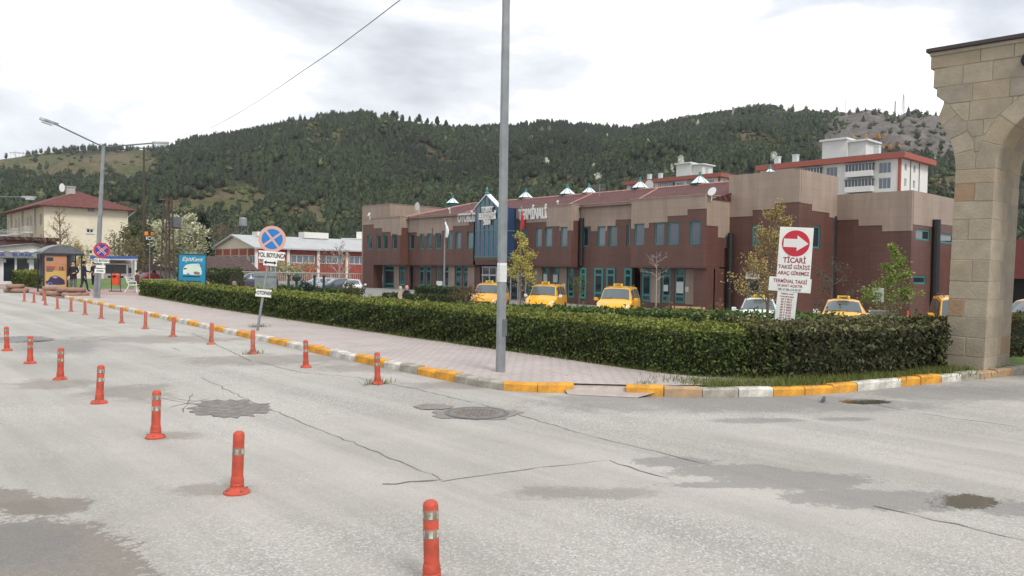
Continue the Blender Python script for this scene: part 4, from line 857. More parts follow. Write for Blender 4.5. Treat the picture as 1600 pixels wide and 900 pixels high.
# ================================================================== HEDGES
def hedge(name, label, path, width, z0, h, seed, dens=900, leaf=0.045, cols=((96,108,52),(70,84,40),(54,68,36)), top_cols=((142,146,72),(118,128,60)), near=12.0, wob=0.07, core=True, maxn=60000, shell=0.16, aspect=0.55, round_=0.12, spread=0.85):
    rg_ = np.random.default_rng(seed); t = thing(name, label, 'hedge')
    Q = walk(np.array(path, float), 0.25); Q = np.concatenate([Q, [np.array(path[-1], float)]]); T = np.gradient(Q, axis=0); T /= np.linalg.norm(T, axis=1, keepdims=True); N2 = np.stack([T[:, 1], -T[:, 0]], 1)
    seg = np.linalg.norm(np.diff(Q, axis=0), axis=1); cum = np.concatenate([[0], np.cumsum(seg)]); Ltot = cum[-1]
    zb = np.array([z0(q[0], q[1]) if callable(z0) else z0 for q in Q])
    if core:
        m = MB(); n_ = len(Q); ins = 0.17; r_ = random.Random(seed); sec = [(-1, 0), (-1, 0.8), (-0.8, 1), (0.8, 1), (1, 0.8), (1, 0)]; vs = []
        for i in range(n_):
            for a, b in sec: vs.append((*(Q[i]+N2[i]*a*(width/2-ins+r_.uniform(-.04, .03))), zb[i]-0.05+b*(h-ins+r_.uniform(-.04, .03)+0.05)))
        k = len(sec); m.add(vs, [(i*k+j, i*k+(j+1) % k, (i+1)*k+(j+1) % k, (i+1)*k+j) for i in range(n_-1) for j in range(k)] + [tuple(range(k)), tuple((n_-1)*k+j for j in range(k))])
        m.build('core_fill', 'hedge_core', t)  # solid dark filler inside the leaves, blocks the view through
    # leaves over both sides, the top and the ends, more of them where the hedge is close
    dist = np.maximum(near, np.linalg.norm(Q, axis=1)); per = width+2*h
    cv = np.linalg.norm(np.gradient(T, axis=0), axis=1)/np.maximum(np.gradient(cum), 1e-3); wgt = (near/dist)**1.6*(1+cv*width*.5); lens = np.gradient(cum); tot = (wgt*lens).sum()*per*dens; tot = int(min(maxn, tot))
    i = rg_.choice(len(Q), tot, p=wgt*lens/(wgt*lens).sum()); f = rg_.uniform(-0.5, 0.5, tot)*0.26
    sc = np.clip(cum[i]+f, 0, Ltot); c = np.stack([np.interp(sc, cum, Q[:, 0]), np.interp(sc, cum, Q[:, 1])], 1); nn = np.stack([np.interp(sc, cum, N2[:, 0]), np.interp(sc, cum, N2[:, 1])], 1); nn /= np.linalg.norm(nn, axis=1, keepdims=True); u = rg_.uniform(0, per, tot)
    end = rg_.random(tot) < (width/(Ltot+width))*0.9
    a = np.where(u < h, -1.0, np.where(u < h+width, (u-h)/width*2-1, 1.0)); b = np.where(u < h, u/h, np.where(u < h+width, 1.0, (per-u)/h))
    # soften the top edges
    ed = np.clip((np.abs(a)-0.75)/0.25, 0, 1)*np.clip((b-0.8)/0.2, 0, 1); a = a*(1-round_*ed*0.6); b = b*(1-round_*ed)
    bump_ = (fbm(c[:, 0]*1.3+a*3, c[:, 1]*1.3+b*4, 3, seed)-0.5)*2*wob; dep = -np.abs(rg_.normal(0, shell*0.45, tot))
    Nx = np.stack([nn[:, 0]*np.where(b > 0.97, 0, np.sign(a)), nn[:, 1]*np.where(b > 0.97, 0, np.sign(a)), np.where(b > 0.97, 1.0, 0.15)], 1)
    P = np.stack([c[:, 0]+nn[:, 0]*a*width/2, c[:, 1]+nn[:, 1]*a*width/2, zb[i]+b*h], 1)
    e0 = end & (rg_.random(tot) < 0.5); e1 = end & ~e0
    for msk, k, sg in ((e0, 0, -1), (e1, -1, 1)):
        q = msk.sum(); aa_ = rg_.uniform(-1, 1, q); bb_ = rg_.random(q); P[msk] = np.stack([Q[k][0]+N2[k][0]*aa_*width/2, Q[k][1]+N2[k][1]*aa_*width/2, zb[k]+bb_*h], 1); Nx[msk] = (T[k][0]*sg, T[k][1]*sg, 0.1)
    P = P+Nx*(bump_+dep)[:, None]; dd = np.maximum(near, np.linalg.norm(P[:, :2], axis=1)); sz = leaf*(dd/near)**0.75
    ns = int(Ltot*9); si = rg_.choice(len(Q), ns, p=wgt*lens/(wgt*lens).sum()); base = np.stack([Q[si][:, 0]+N2[si][:, 0]*rg_.uniform(-.5, .5, ns)*width, Q[si][:, 1]+N2[si][:, 1]*rg_.uniform(-.5, .5, ns)*width, zb[si]+h], 1)
    SP = (base[:, None, :]+np.stack([rg_.normal(0, .015, (ns, 5)), rg_.normal(0, .015, (ns, 5)), np.linspace(-.02, 1, 5)[None]*rg_.gamma(2, .035, (ns, 1))], -1)).reshape(-1, 3); k_ = len(SP)      # young shoots sticking out of the clipped top
    P = np.concatenate([P, SP]); Nx = np.concatenate([Nx, np.tile([0, 0, .3], (k_, 1))]); sz = np.concatenate([sz, leaf*.9*(np.maximum(near, np.linalg.norm(SP[:, :2], axis=1))/near)**.6]); b = np.concatenate([b, np.ones(k_)]); tot += k_
    V, Fq = leaf_cards(P, Nx, sz, rg_, aspect, spread)
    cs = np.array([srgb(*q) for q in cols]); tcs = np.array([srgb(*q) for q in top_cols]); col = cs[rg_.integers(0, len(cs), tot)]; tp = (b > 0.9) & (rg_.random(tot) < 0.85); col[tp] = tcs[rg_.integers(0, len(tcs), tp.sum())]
    col = col*rg_.uniform(0.6, 1.35, (tot, 1)); pt = (0.82+0.36*fbm(P[:, 0]*0.8, P[:, 1]*0.8, 3, seed+3))[:, None]; col = col*pt
    o = np_mesh('foliage', V, Fq, 4, 'leaf', t, tint=np.repeat(col, 4, axis=0)); return t
hp = catmull([(12.9,40.6),(11.75,30),(11.2,23.4),(10.75,16),(10.62,12.8),(10.5,9.5),(10.4,7.7),(10.5,6.75),(11.1,6.15)], 12)
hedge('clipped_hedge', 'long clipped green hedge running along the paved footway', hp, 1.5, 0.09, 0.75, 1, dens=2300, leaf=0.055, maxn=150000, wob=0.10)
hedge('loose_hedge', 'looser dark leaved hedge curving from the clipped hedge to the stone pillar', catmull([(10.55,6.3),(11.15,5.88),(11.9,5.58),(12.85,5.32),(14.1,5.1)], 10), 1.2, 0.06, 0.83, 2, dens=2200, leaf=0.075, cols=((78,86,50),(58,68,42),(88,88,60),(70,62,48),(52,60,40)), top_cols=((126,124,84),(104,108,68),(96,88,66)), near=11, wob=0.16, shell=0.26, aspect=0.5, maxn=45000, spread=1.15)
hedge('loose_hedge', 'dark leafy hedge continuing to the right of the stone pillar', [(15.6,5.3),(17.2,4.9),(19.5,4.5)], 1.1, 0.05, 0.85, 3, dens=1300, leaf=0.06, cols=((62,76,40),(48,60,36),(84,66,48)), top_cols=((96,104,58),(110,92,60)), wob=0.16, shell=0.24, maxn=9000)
hedge('inner_hedge', 'low dark green hedge along the taxi rank behind the front hedge', [(20.2,26),(20.0,18),(19.8,12),(19.8,6.8)], 1.0, lambda x, y: float(H(x, y))+0.0-0.022*(y-9), 0.95, 4, dens=700, leaf=0.07, cols=((70,92,46),(54,74,40)), top_cols=((104,124,58),(88,110,52)), maxn=22000)
hedge('inner_hedge', 'dark shrub hedge under the left terminal windows', [(38.5,53.5),(38.5,47.5)], 1.3, -1.0, 1.15, 6, dens=420, leaf=0.11, cols=((54,74,38),(42,58,34)), top_cols=((78,98,48),(66,88,44)), maxn=7000, near=30)
hedge('inner_hedge', 'dark green hedge at the foot of the rear terminal wall', [(42,12.5),(42,5.5)], 1.0, -1.0, 1.1, 7, dens=350, leaf=0.1, cols=((50,64,38),(40,54,34)), top_cols=((62,78,42),(56,70,40)), maxn=4500, near=30)
hedge('shop_hedge', 'clipped hedge in front of the corner shop windows', [(11.6,72),(11.1,54.5)], 1.0, 0.03, 1.0, 8, dens=300, leaf=0.12, cols=((96,106,48),(74,86,42)), top_cols=((140,140,64),(120,124,58)), maxn=7000, near=40)
hedge('garden_hedge', 'rounded dark hedge left of the blue billboard', [(17.5,49.5),(19.5,46.5)], 1.8, 0.0, 1.45, 9, dens=300, leaf=0.12, cols=((66,80,42),(54,66,38)), top_cols=((84,98,50),(74,90,46)), maxn=5000, near=40, round_=0.4)
hedge('garden_hedge', 'dark hedge right of the blue billboard beside parked white cars', [(24,52),(28.5,47)], 1.4, lambda x, y: float(H(x, y)), 0.95, 10, dens=260, leaf=0.12, cols=((64,82,42),(52,66,38)), top_cols=((92,108,54),(80,98,48)), maxn=6000, near=40)
hedge('garden_hedge', 'low dark hedge between the green posts in front of the parked cars', [(28,43),(33,38)], 1.3, lambda x, y: float(H(x, y)), 0.8, 11, dens=260, leaf=0.11, cols=((58,70,40),(46,58,36)), top_cols=((76,90,48),(68,80,44)), maxn=6000, near=40)
# grass along the kerb and at the feet of hedge and pillar: uncountable
rg_ = np.random.default_rng(3); gp = []
k2 = walk(kerb2, 0.02)
for p in k2[rg_.integers(60, min(len(k2), 330), 7000)]: gp.append((p[0]+rg_.uniform(-0.1, 0.35), p[1]+0.10+abs(rg_.normal(0, 0.42)), 0.10))
hw = walk(hp, 0.05)
for p in hw[rg_.integers(0, len(hw), 2600)]: gp.append((p[0]-0.72-abs(rg_.normal(0, 0.07)), p[1], 0.11))
for px, py, s, n_ in ((590,600,.10,90), (402,518,.12,160), (395,553,.1,70), (1500,590,.5,500), (1400,600,.35,260), (1010,612,.12,60)):
    q = G(px, py)
    for k in range(n_): gp.append((q[0]+rg_.normal(0, s), q[1]+rg_.normal(0, s*0.5)+(0.16 if px > 1300 else 0), 0.0 if px in (590,395) else 0.09))
gp = np.array(gp); n_ = len(gp); hh = rg_.uniform(0.04, 0.13, n_); an = rg_.uniform(0, 6.28, n_); ln = rg_.normal(0, 0.04, (n_, 2))
w = 0.006; A = gp+np.stack([np.cos(an)*w, np.sin(an)*w, np.zeros(n_)], 1); B = gp-np.stack([np.cos(an)*w, np.sin(an)*w, np.zeros(n_)], 1); Cc = gp+np.stack([ln[:, 0], ln[:, 1], hh], 1)
gc = np.array([srgb(98,116,52), srgb(120,130,66), srgb(84,100,48), srgb(136,128,80)])[rg_.integers(0, 4, n_)]
o = np_mesh('grass', np.stack([A, B, Cc], 1).reshape(-1, 3), np.arange(3*n_), 3, 'leaf', tint=np.repeat(gc, 3, axis=0)); tag(o, 'tufts of green grass along the kerb and hedge foot', 'grass', kind='stuff')

# ================================================================== STONE ARCH
AX0, AX1 = 14.35, 15.75
arch = thing('stone_arch', 'weathered sandstone gate arch on a square pillar with dark coping at the right edge', 'arch', (14.35, 4.35, 0), rot=(R(1.3), 0, 0))
r_ = random.Random(21); OY = 4.35
PL, PR, ZS = 4.66-OY, 4.06-OY, 3.45      # pillar left and right edges, springing height
RR_, RL_ = 1.05, 1.30; cR = (PR-RR_, ZS); cL = (PL+RL_, ZS)
def arch_z(y):
    if y < PR:
        d = RR_**2-(y-cR[0])**2; return ZS+math.sqrt(d) if d > 0 else ZS
    if y > PL:
        d = RL_**2-(y-cL[1-1])**2; return ZS+math.sqrt(max(0, d))
    return -1
def left_edge(z):
    for zz_, y in ((4.28, 4.92), (4.55, 4.96), (4.82, 5.02), (5.14, 5.08), (6, 5.14)):
        if z < zz_: return y-OY
    return 5.14-OY
def stone(poly, dx0, dx1): # poly in (y,z)
    m = MB().prism([(dx0, y, z) for y, z in poly], (dx1-dx0, 0, 0)); o = m.build('stone_block', 'stone_rust' if r_.random() < 0.05 else 'stone%d' % r_.randrange(5), arch); bevel(o, 0.007, 1); return o
g_ = 0.003
z = 0.0; row = 0
while z < ZS-0.05:                       # pillar courses: a block or two on the road face, two or three on the inner face
    h = min(r_.choice((0.30, 0.32, 0.34, 0.36)), ZS-z); h = ZS-z if ZS-z-h < 0.15 else h
    cut = PR+(PL-PR)*r_.uniform(0.35, 0.65) if row % 2 else None
    ex = 0.0
    xs = [0, r_.uniform(0.45, 0.6), r_.uniform(0.85, 1.0), 1.4] if row % 2 else [0, r_.uniform(0.62, 0.8), 1.4]
    for k in range(len(xs)-1):
        ys = [PR, cut, PL] if (cut and k == 0) else [PR, PL]
        for j in range(len(ys)-1):
            jx = r_.uniform(-.006, .003)
            stone([(ys[j]+g_-(ex if j == 0 else 0), z+g_), (ys[j+1]-g_+(ex if j == len(ys)-2 else 0), z+g_), (ys[j+1]-g_+(ex if j == len(ys)-2 else 0), z+h-g_), (ys[j]+g_-(ex if j == 0 else 0), z+h-g_)], xs[k]+g_+jx-(ex if k == 0 else 0), xs[k+1]-g_+jx)
    z += h; row += 1
MB().box((0.008, PR+0.006, 0), (1.39, PL-0.006, ZS+0.04)).build('mortar', 'mortar_stone', arch)
YR = PR-2*RR_                            # far springing of the right arch
VT = 0.30
def vous(c, rad, a0, a1):
    nn_ = 5; P_ = [(c[0]+rad*math.cos(a0+(a1-a0)*k/nn_), c[1]+rad*math.sin(a0+(a1-a0)*k/nn_)) for k in range(nn_+1)]; Q_ = [(c[0]+(rad+VT)*math.cos(a0+(a1-a0)*k/nn_), c[1]+(rad+VT)*math.sin(a0+(a1-a0)*k/nn_)) for k in range(nn_, -1, -1)]
    return P_+Q_
# voussoirs of both arcs
nv = 9
for k in range(nv):
    a0, a1 = math.pi*k/nv+0.006, math.pi*(k+1)/nv-0.006
    pol = [(min(y, PR+0.30), z_) for y, z_ in vous(cR, RR_, a0, a1)]
    for x0, x1 in ((0, 0.68), (0.69, 1.4)): stone(pol, x0+0.004*(k % 2), x1)
for k in range(4):
    a0, a1 = math.pi-(k)*0.21-0.004, math.pi-(k+1)*0.21+0.004
    pol = [(max(PL-0.30, y), z_) for y, z_ in vous(cL, RL_, a1, a0)]
    pol = [(min(y, left_edge(z_)), z_) for y, z_ in pol]
    for x0, x1 in ((0, 0.62), (0.63, 1.4)): stone(pol, x0+0.004*(k % 2), x1)
# coursed wall above
z = ZS; row = 0
def under(y):
    if y < PR+0.0 or abs(y-cR[0]) < RR_+VT:
        d = (RR_+VT)**2-(y-cR[0])**2
        if d > 0: return ZS+math.sqrt(d)
    d = (RL_+VT)**2-(y-cL[0])**2
    if y > PL-VT and d > 0: return ZS+math.sqrt(d)
    return ZS
while z < 5.50:
    h = min((0.27, 0.28, 0.27, 0.32, 0.30, 0.33, 0.3)[row % 7], 5.50-z); le_ = left_edge(z+h/2); y = le_
    while y > YR-0.6:
        L = r_.uniform(0.42, 0.85) if row % 2 == 0 or y < le_ else r_.uniform(0.3, 0.5); y1 = max(y-L, YR-0.6); y1 = YR-0.6 if y1-(YR-0.6) < 0.2 else y1; n_ = 8; bot = []
        for k in range(n_+1):
            q = y-(y-y1)*k/n_; bot.append((q, max(z+g_, under(q))))
        run = [b for b in bot if b[1] < z+h-0.03]
        if len(run) >= 2:
            pol = [(min(max(q, y1+g_), y-g_), b) for q, b in run] + [(max(run[-1][0], y1+g_), z+h-g_), (min(run[0][0], y-g_), z+h-g_)]
            jx = r_.uniform(-.006, .003); stone(pol, jx, 0.7+jx); stone(pol, 0.71, 1.4)
        y = y1
    z += h; row += 1
mp_ = []
for k in range(61):
    y = (4.90-OY)-((4.90-OY)-(YR+.02))*k/60; mp_.append((0.010, y, max(ZS+0.045, arch_z(y)+0.012)))
MB().prism(mp_+[(0.010, YR+.02, 5.40), (0.010, 4.90-OY, 5.40)], (1.375,0,0)).build('mortar', 'mortar_stone', arch)
o = MB().box((-0.08, YR-0.7, 5.50), (1.48, 5.20-OY, 5.57)).build('coping', 'coping_dark', arch); bevel(o, 0.01, 1)
MB().box((-0.03, YR-0.6, 5.44), (1.43, 5.145-OY, 5.497)).build('mortar', 'mortar_stone', arch)
MB().lathe([(0.13,0),(0.13,0.05),(0.10,0.07)], 20).build('roundel', 'black', arch).matrix_local = Matrix.Translation((-0.02, 3.64-OY, 5.14)) @ Matrix.Rotation(-math.pi/2, 4, 'Y')
z = 0                                    # second pillar, out of view to the right
while z < ZS-0.05:
    stone([(YR-0.6, z+g_), (YR-g_, z+g_), (YR-g_, min(z+0.35, ZS)-g_), (YR-0.6, min(z+0.35, ZS)-g_)], 0, 1.4); z += 0.35

# ================================================================== BOLLARDS
def make_bollard(kind):
    om = 'bollard_faded' if kind == 'plain' else 'bollard_orange'
    t = thing('bollard', 'bollard', 'bollard')
    m = MB().lathe([(0.094,0),(0.094,0.012),(0.082,0.022),(0.06,0.035),(0.05,0.045)], 20); m.build('base', om, t, smooth=True)
    b = MB().lathe([(0.05,0.045),(0.047,0.06),(0.050,0.066),(0.046,0.075),(0.049,0.085),(0.045,0.095),(0.047,0.105),(0.043,0.115),(0.041,0.13),(0.040,0.425),(0.036,0.44),(0.024,0.45),(0.012,0.453)], 20).build('post', om, t, smooth=True)
    for k in range(4):
        a = k*math.pi/2+0.5; MB().lathe([(0.009,0),(0.009,0.008),(0.005,0.012)], 6, (0.074*math.cos(a), 0.074*math.sin(a), 0.024)).build('bolt', 'galv_dark', t)
    if kind != 'plain':
        for z0 in (0.355, 0.255) if kind != 'single' else (0.28,):
            r_o = MB().lathe([(0.0405,z0),(0.0415,z0+0.002),(0.0415,z0+0.050),(0.0405,z0+0.052)], 20).build('band', 'band_grey', t, smooth=True)
            for k in range(6):
                p = MB(); a0 = k*math.pi/3+0.1; p.add([(0.0422*math.cos(a), 0.0422*math.sin(a), z) for z in (z0+0.008, z0+0.044) for a in (a0, a0+0.25, a0+0.5)], [(0,1,4,3), (1,2,5,4)])
                p.build('reflector', 'reflector', r_o)
    return t
protoB = {'bright': make_bollard('bright'), 'plain': make_bollard('plain'), 'single': make_bollard('single'), 'fband': None}
rowL = [(675,915,'bright'), (370,770,'single'), (243,684,'bright'), (155,630,'bright'), (94,593,'bright'), (47,568,'bright'), (11,548,'bright'), (-22,531,'bright')]
rowR = [(590,600,'bright'), (478,574,'bright'), (395,553,'plain'), (330,538,'plain'), (270,526,'plain'), (227,514,'plain'), (190,505,'plain'), (158,498,'plain'), (133,492,'plain'), (111,487,'plain'), (90,483,'plain'), (71,477,'plain'), (53,473,'plain'), (38,471,'plain')]
usedB = set()
def place_bollard(p, kind, label, group, tilt):
    if kind not in usedB: o = protoB[kind]; usedB.add(kind)
    else: o = copy_tree(protoB[kind])
    o.location = p; o.rotation_euler = (tilt[0], tilt[1], rnd.uniform(0, 6.28)); tag(o, label, 'bollard', group)
r_ = random.Random(4)
for k, (px, py, kd) in enumerate(rowL):
    q = G(px, py); place_bollard((q[0], q[1], 0), kd, 'bright orange bollard in the near row, %s from the camera' % ORD[k] if k else 'bright orange bollard nearest the camera, cut by the bottom edge', 'orange bollards in the near row', (r_.uniform(-.04, .04), r_.uniform(-.04, .04)))
for k, (px, py, kd) in enumerate(rowR):
    q = G(px, py); place_bollard((q[0], q[1], 0), kd, ('orange banded bollard near the kerb, %s of the far row from the camera' if kd == 'bright' else 'faded plain bollard near the kerb, %s of the far row from the camera') % ORD[k], 'bollards along the kerb', (r_.uniform(-.05, .05), r_.uniform(-.05, .05)))
q = G(68, 470); place_bollard((q[0], q[1], 0), 'plain', 'single red bollard standing off the row by the bus stop tyres', 'bollards along the kerb', (0, 0))

# ================================================================== POLES AND SIGNS
vd = lambda x, y: math.atan2(x, y)                      # azimuth from the camera
def lamp_post(name, label, base, h, lean, arms, r0=0.075, extra=None, armdir=(1,0)):
    t = thing(name, label, 'street lamp', base, rot=lean)
    MB().tube([(0,0,0),(0,0,h*0.5),(0,0,h)], [r0, r0*0.85, r0*0.6], 8).build('pole', 'galv', t)
    for dx, dz, L in arms:
        a = MB().tube([(0,0,h-0.06),(dx*0.5,0,h+dz*0.5-.03),(dx,0,h+dz)], 0.032, 6).build('arm', 'galv_dark', t); s = 1 if dx > 0 else -1; ang = math.atan2(dz*0.9, abs(dx))*0.7
        hd = MB(); prof = [(0,0.05),(0.25,0.09),(0.62,0.10),(0.70,0.05)]; u = Vector((s*math.cos(ang),0,math.sin(ang))); up = Vector((-s*math.sin(ang),0,math.cos(ang))); o0 = Vector((dx-s*0.08,0,h+dz)); vs = []
        for x_, w_ in ((0,0.05),(0.2,0.11),(0.55,0.13),(0.72,0.08)):
            for yy, zz_ in ((-w_,-0.04),(w_,-0.04),(w_*0.8,0.06),(-w_*0.8,0.06)): vs.append(o0+u*x_+up*zz_+Vector((0,yy,0)))
        hd.add(vs, [(k*4+j, k*4+(j+1) % 4, (k+1)*4+(j+1) % 4, (k+1)*4+j) for k in range(3) for j in range(4)]+[(3,2,1,0),(12,13,14,15)]); b = hd.build('lamp_head', 'galv', t)
        gl = MB(); c = o0+u*0.42-up*0.08; gl.tube([c-u*0.2, c+u*0.2], [0.10, 0.10], 8, flat=0.6); gl.build('lens', 'lamp_clear', b)
    return t
pb = G(782, 581, 0.11)
t = lamp_post('street_lamp', 'tall galvanised lamp pole standing on the footway in the middle', (pb[0], pb[1], 0.11), 9.0, (0, 0.0, 0), [(-2.2,0.6,1)], 0.078)
MB().box((-0.04,-0.083,0.55),(0.045,-0.074,0.80)).build('hatch', 'galv_dark', t)
# black cable box on the camera-right side and paper notices wrapped round the pole
rv = Vector((math.cos(vd(*pb[:2])), -math.sin(vd(*pb[:2])), 0)); m = MB(); c = rv*0.078; m.box((c.x-0.02, c.y-0.02, 0.45), (c.x+0.02, c.y+0.02, 0.66)); m.build('cable_box', 'black', t)
MB().tube([(0,0,1.36),(0,0,1.60)], 0.0785, 8, cap=False).build('paper_notice', 'paper', t); MB().tube([(0,0,1.602),(0,0,1.645)], 0.077, 8, cap=False).build('paper_notice', 'sign_white', t)
put_text('lettering', 'SATILIK', 0.035, 'ink_red', frame_at((-math.sin(vd(*pb[:2]))*0.081, -math.cos(vd(*pb[:2]))*0.081, 1.52), rv), t, bold=0.001) if False else None
lb = G(150, 469)
lamp_post('street_lamp', 'twin armed street lamp leaning right near the bus stop', (lb[0], lb[1], 0.0), 6.95, (R(1.6), R(2.0), 0), [(-1.9,0.62,1),(2.15,0.46,1)], 0.115)
q = D(-75, 460, 40); lamp_post('street_lamp', 'street lamp arm reaching in from the left edge', (q[0], q[1], 0.0), 5.1, (0,0,0), [(3.15,0.12,1)], 0.1)
def disc(r, th, n=36): return MB().lathe([(r,0),(r,th)], n)
def sign_frame(root_z, off=0.05): return Matrix.Translation((0,-off,root_z)) @ Matrix.Rotation(math.pi/2, 4, 'X')
def put(o, M): o.matrix_local = M; return o
def no_stop_sign(base, h, rad, lean, label, rimmat, faded, plates, polr=0.03):
    az = vd(base[0], base[1]); t = thing('traffic_sign', label, 'road sign', base)
    t.rotation_euler = (Matrix.Rotation(-az, 4, 'Z') @ Matrix.Rotation(lean, 4, 'Y')).to_euler()      # local -y faces the camera
    MB().tube([(0,0,-0.05),(0,0,h+0.25)], polr, 10).build('pole', 'galv', t, smooth=True)
    d = put(disc(rad, 0.012).build('sign_disc', rimmat, t), sign_frame(h, 0.045))
    bl = 'sign_blue' if faded else 'sign_navy'
    # blue field cut into four by the cross
    w = rad*0.085 if faded else rad*0.10; ri = rad*0.76
    for k in range(4):
        a0 = k*math.pi/2-math.pi/4; d0 = math.asin(w/ri); pts = [(w*math.sqrt(2)*math.cos(a0+math.pi/4), w*math.sqrt(2)*math.sin(a0+math.pi/4))]
        for i in range(11): a = a0+d0+(math.pi/2-2*d0)*i/10; pts.append((ri*math.cos(a), ri*math.sin(a)))
        put(MB().prism([(x, y, 0.013) for x, y in pts], (0,0,0.003)).build('blue_field', bl, t), sign_frame(h, 0.045))
    if not faded:
        for s in (-1, 1):
            for e in (-1, 1):
                m = MB().box((-ri*0.97, e*w-0.012, 0.0165), (ri*0.97, e*w+0.002, 0.0185)); o = m.build('white_line', 'sign_white', t); put(o, sign_frame(h, 0.045) @ Matrix.Rotation(s*math.pi/4, 4, 'Z'))
    for (z0, wd, ht, txt, ts, rot, dx, border) in plates:
        Mx = Matrix.Translation((dx,-0.05,z0)) @ Matrix.Rotation(rot, 4, 'Y') @ Matrix.Rotation(math.pi/2, 4, 'X')
        if border: o = put(MB().box((-wd/2-0.012,-ht/2-0.012,-0.004),(wd/2+0.012,ht/2+0.012,0.004)).build('plate_border', border, t), Mx)
        o = put(bevel(MB().box((-wd/2,-ht/2,0),(wd/2,ht/2,0.010)).build('plate', 'sign_white', t), 0.003, 1), Mx)
        if txt == 'arrow':
            m = MB().box((-wd*0.36,-0.018,0.011),(wd*0.36,0.018,0.013)); m.add([(-wd*0.47,0,0.0112),(-wd*0.28,0.05,0.0112),(-wd*0.28,-0.05,0.0112),(wd*0.47,0,0.0112),(wd*0.28,0.05,0.0112),(wd*0.28,-0.05,0.0112)], [(0,2,1),(3,4,5)]); put(m.build('arrow', 'ink_black', t), Mx)
        elif txt: put_text('lettering', txt, ts, 'ink_black', Matrix.Translation((0,0,0.012)), t, bold=ts*0.03, extrude=0.002, sx=0.60).matrix_local = Mx
    return t
nb = G(402, 517, 0.11); no_stop_sign((nb[0], nb[1], 0.1), 2.22, 0.315, R(8.3), 'round blue no stopping sign with faded rim on a leaning pole by the hedge', 'sign_faded_red', True,
    [(1.83, 0.60, 0.20, 'YOL BOYUNCA', 0.15, R(-4.5), 0.05, 'sign_red'), (1.66, 0.31, 0.15, 'arrow', 0, R(-4), 0.04, None), (0.92, 0.36, 0.18, '+OTOPARK', 0.125, R(-3.5), -0.0, None)])
MB_ = None
sb = G(154, 470); no_stop_sign((sb[0], sb[1], 0.0), 2.25, 0.33, R(3.0), 'red rimmed no stopping sign beside the leaning twin lamp', 'sign_red', False,
    [(1.78, 0.62, 0.19, 'YOL BOYUNCA', 0.15, R(-1), 0.03, None), (1.52, 0.36, 0.12, '', 0.085, 0, 0.0, None), (1.32, 0.42, 0.18, 'OTOPARK', 0.10, R(-1), -0.02, None)], 0.05)
# taxi rank sign in the hedge
tb = G(1232, 560, 0.09); tb = D(1224, 503, 12.6); az = vd(tb[0], tb[1])
ts = thing('taxi_rank_sign', 'white sign with red arrow disc above two lettered boards in the hedge', 'sign', (tb[0], tb[1], 0.05)); ts.rotation_euler = (Matrix.Rotation(-az, 4, 'Z') @ Matrix.Rotation(R(4.2), 4, 'Y')).to_euler()
zs = lambda py: EYE+(430.0-py)/F_PX*12.6-0.05
MB().tube([(0.0,0.03,0),(0.0,0.03,zs(365))], 0.025, 8).build('pole', 'galv', ts)
def board(name, cx, cz, w, h, rot=0): return Matrix.Translation((cx,-0.03,cz)) @ Matrix.Rotation(rot, 4, 'Y') @ Matrix.Rotation(math.pi/2, 4, 'X')
k_ = 12.6/F_PX
Mb = board('b', 0.01, (zs(357)+zs(435))/2, 0, 0, R(-1.5)); bo = put(bevel(MB().box((-0.258,-0.415,0),(0.258,0.415,0.015)).build('board', 'sign_white', ts), 0.004, 1), Mb)
ds = MB().lathe([(0.212,0.015),(0.212,0.019)], 40, (0,0.155,0)).build('red_disc', 'sign_red', ts); put(ds, Mb)
ar = [(-0.185,0.225),(0.02,0.225),(0.02,0.285),(0.195,0.155),(0.02,0.03),(0.02,0.09),(-0.185,0.09)]; put(MB().prism([(x, y, 0.0195) for x, y in ar], (0,0,0.003)).build('arrow', 'letter_white', ts), Mb)
for s_, sz, yy, sx in (('TİCARİ', 0.118, -0.125, 0.86), ('TAKSİ GİRİŞİ', 0.083, -0.235, 0.92), ('ARAÇ GİREMEZ', 0.080, -0.335, 0.84)): put(put_text('lettering', s_, sz, 'ink_red', Matrix.Translation((0,yy,0.016)), ts, bold=sz*0.025, extrude=0.001, sx=sx), Mb)
Mb = board('b', -0.02, (zs(434)+zs(458))/2, 0, 0, R(-0.8)); o = put(bevel(MB().box((-0.325,-0.115,0.002),(0.325,0.115,0.016)).build('board', 'sign_white', ts), 0.004, 1), Mb)
for s_, sz, yy, sx, mt in (('TERMİNAL TAKSİ', 0.082, 0.055, 0.80, 'ink_red'), ('24 SAAT AÇIKTIR', 0.056, -0.018, 0.9, 'ink_red'), ('TEL: 0 356 214 03 87', 0.046, -0.08, 0.9, 'ink_black')): put(put_text('lettering', s_, sz, mt, Matrix.Translation((0,yy,0.017)), ts, bold=sz*0.02, extrude=0.001, sx=sx), Mb)
Mb = board('b', -0.045, (zs(457)+zs(503))/2-0.01, 0, 0, R(0.5)); o = put(bevel(MB().box((-0.155,-0.25,0),(0.155,0.25,0.014)).build('board', 'sign_white', ts), 0.004, 1), Mb)
for k, s_ in enumerate(('TERMİNAL TAKSİ', 'PLAKA SIRALAMASI', '60 T 0012', '60 T 0031', '60 T 0033', '60 T 0053', '60 T 0055', '60 T 0120', '60 T 0123', '60 T 0138')): put(put_text('lettering', s_, 0.029 if k < 2 else 0.042, 'ink_red', Matrix.Translation((0,0.215-0.044*k,0.015)), ts, bold=0.001, extrude=0.001, sx=0.85 if k < 2 else 1.0), Mb)
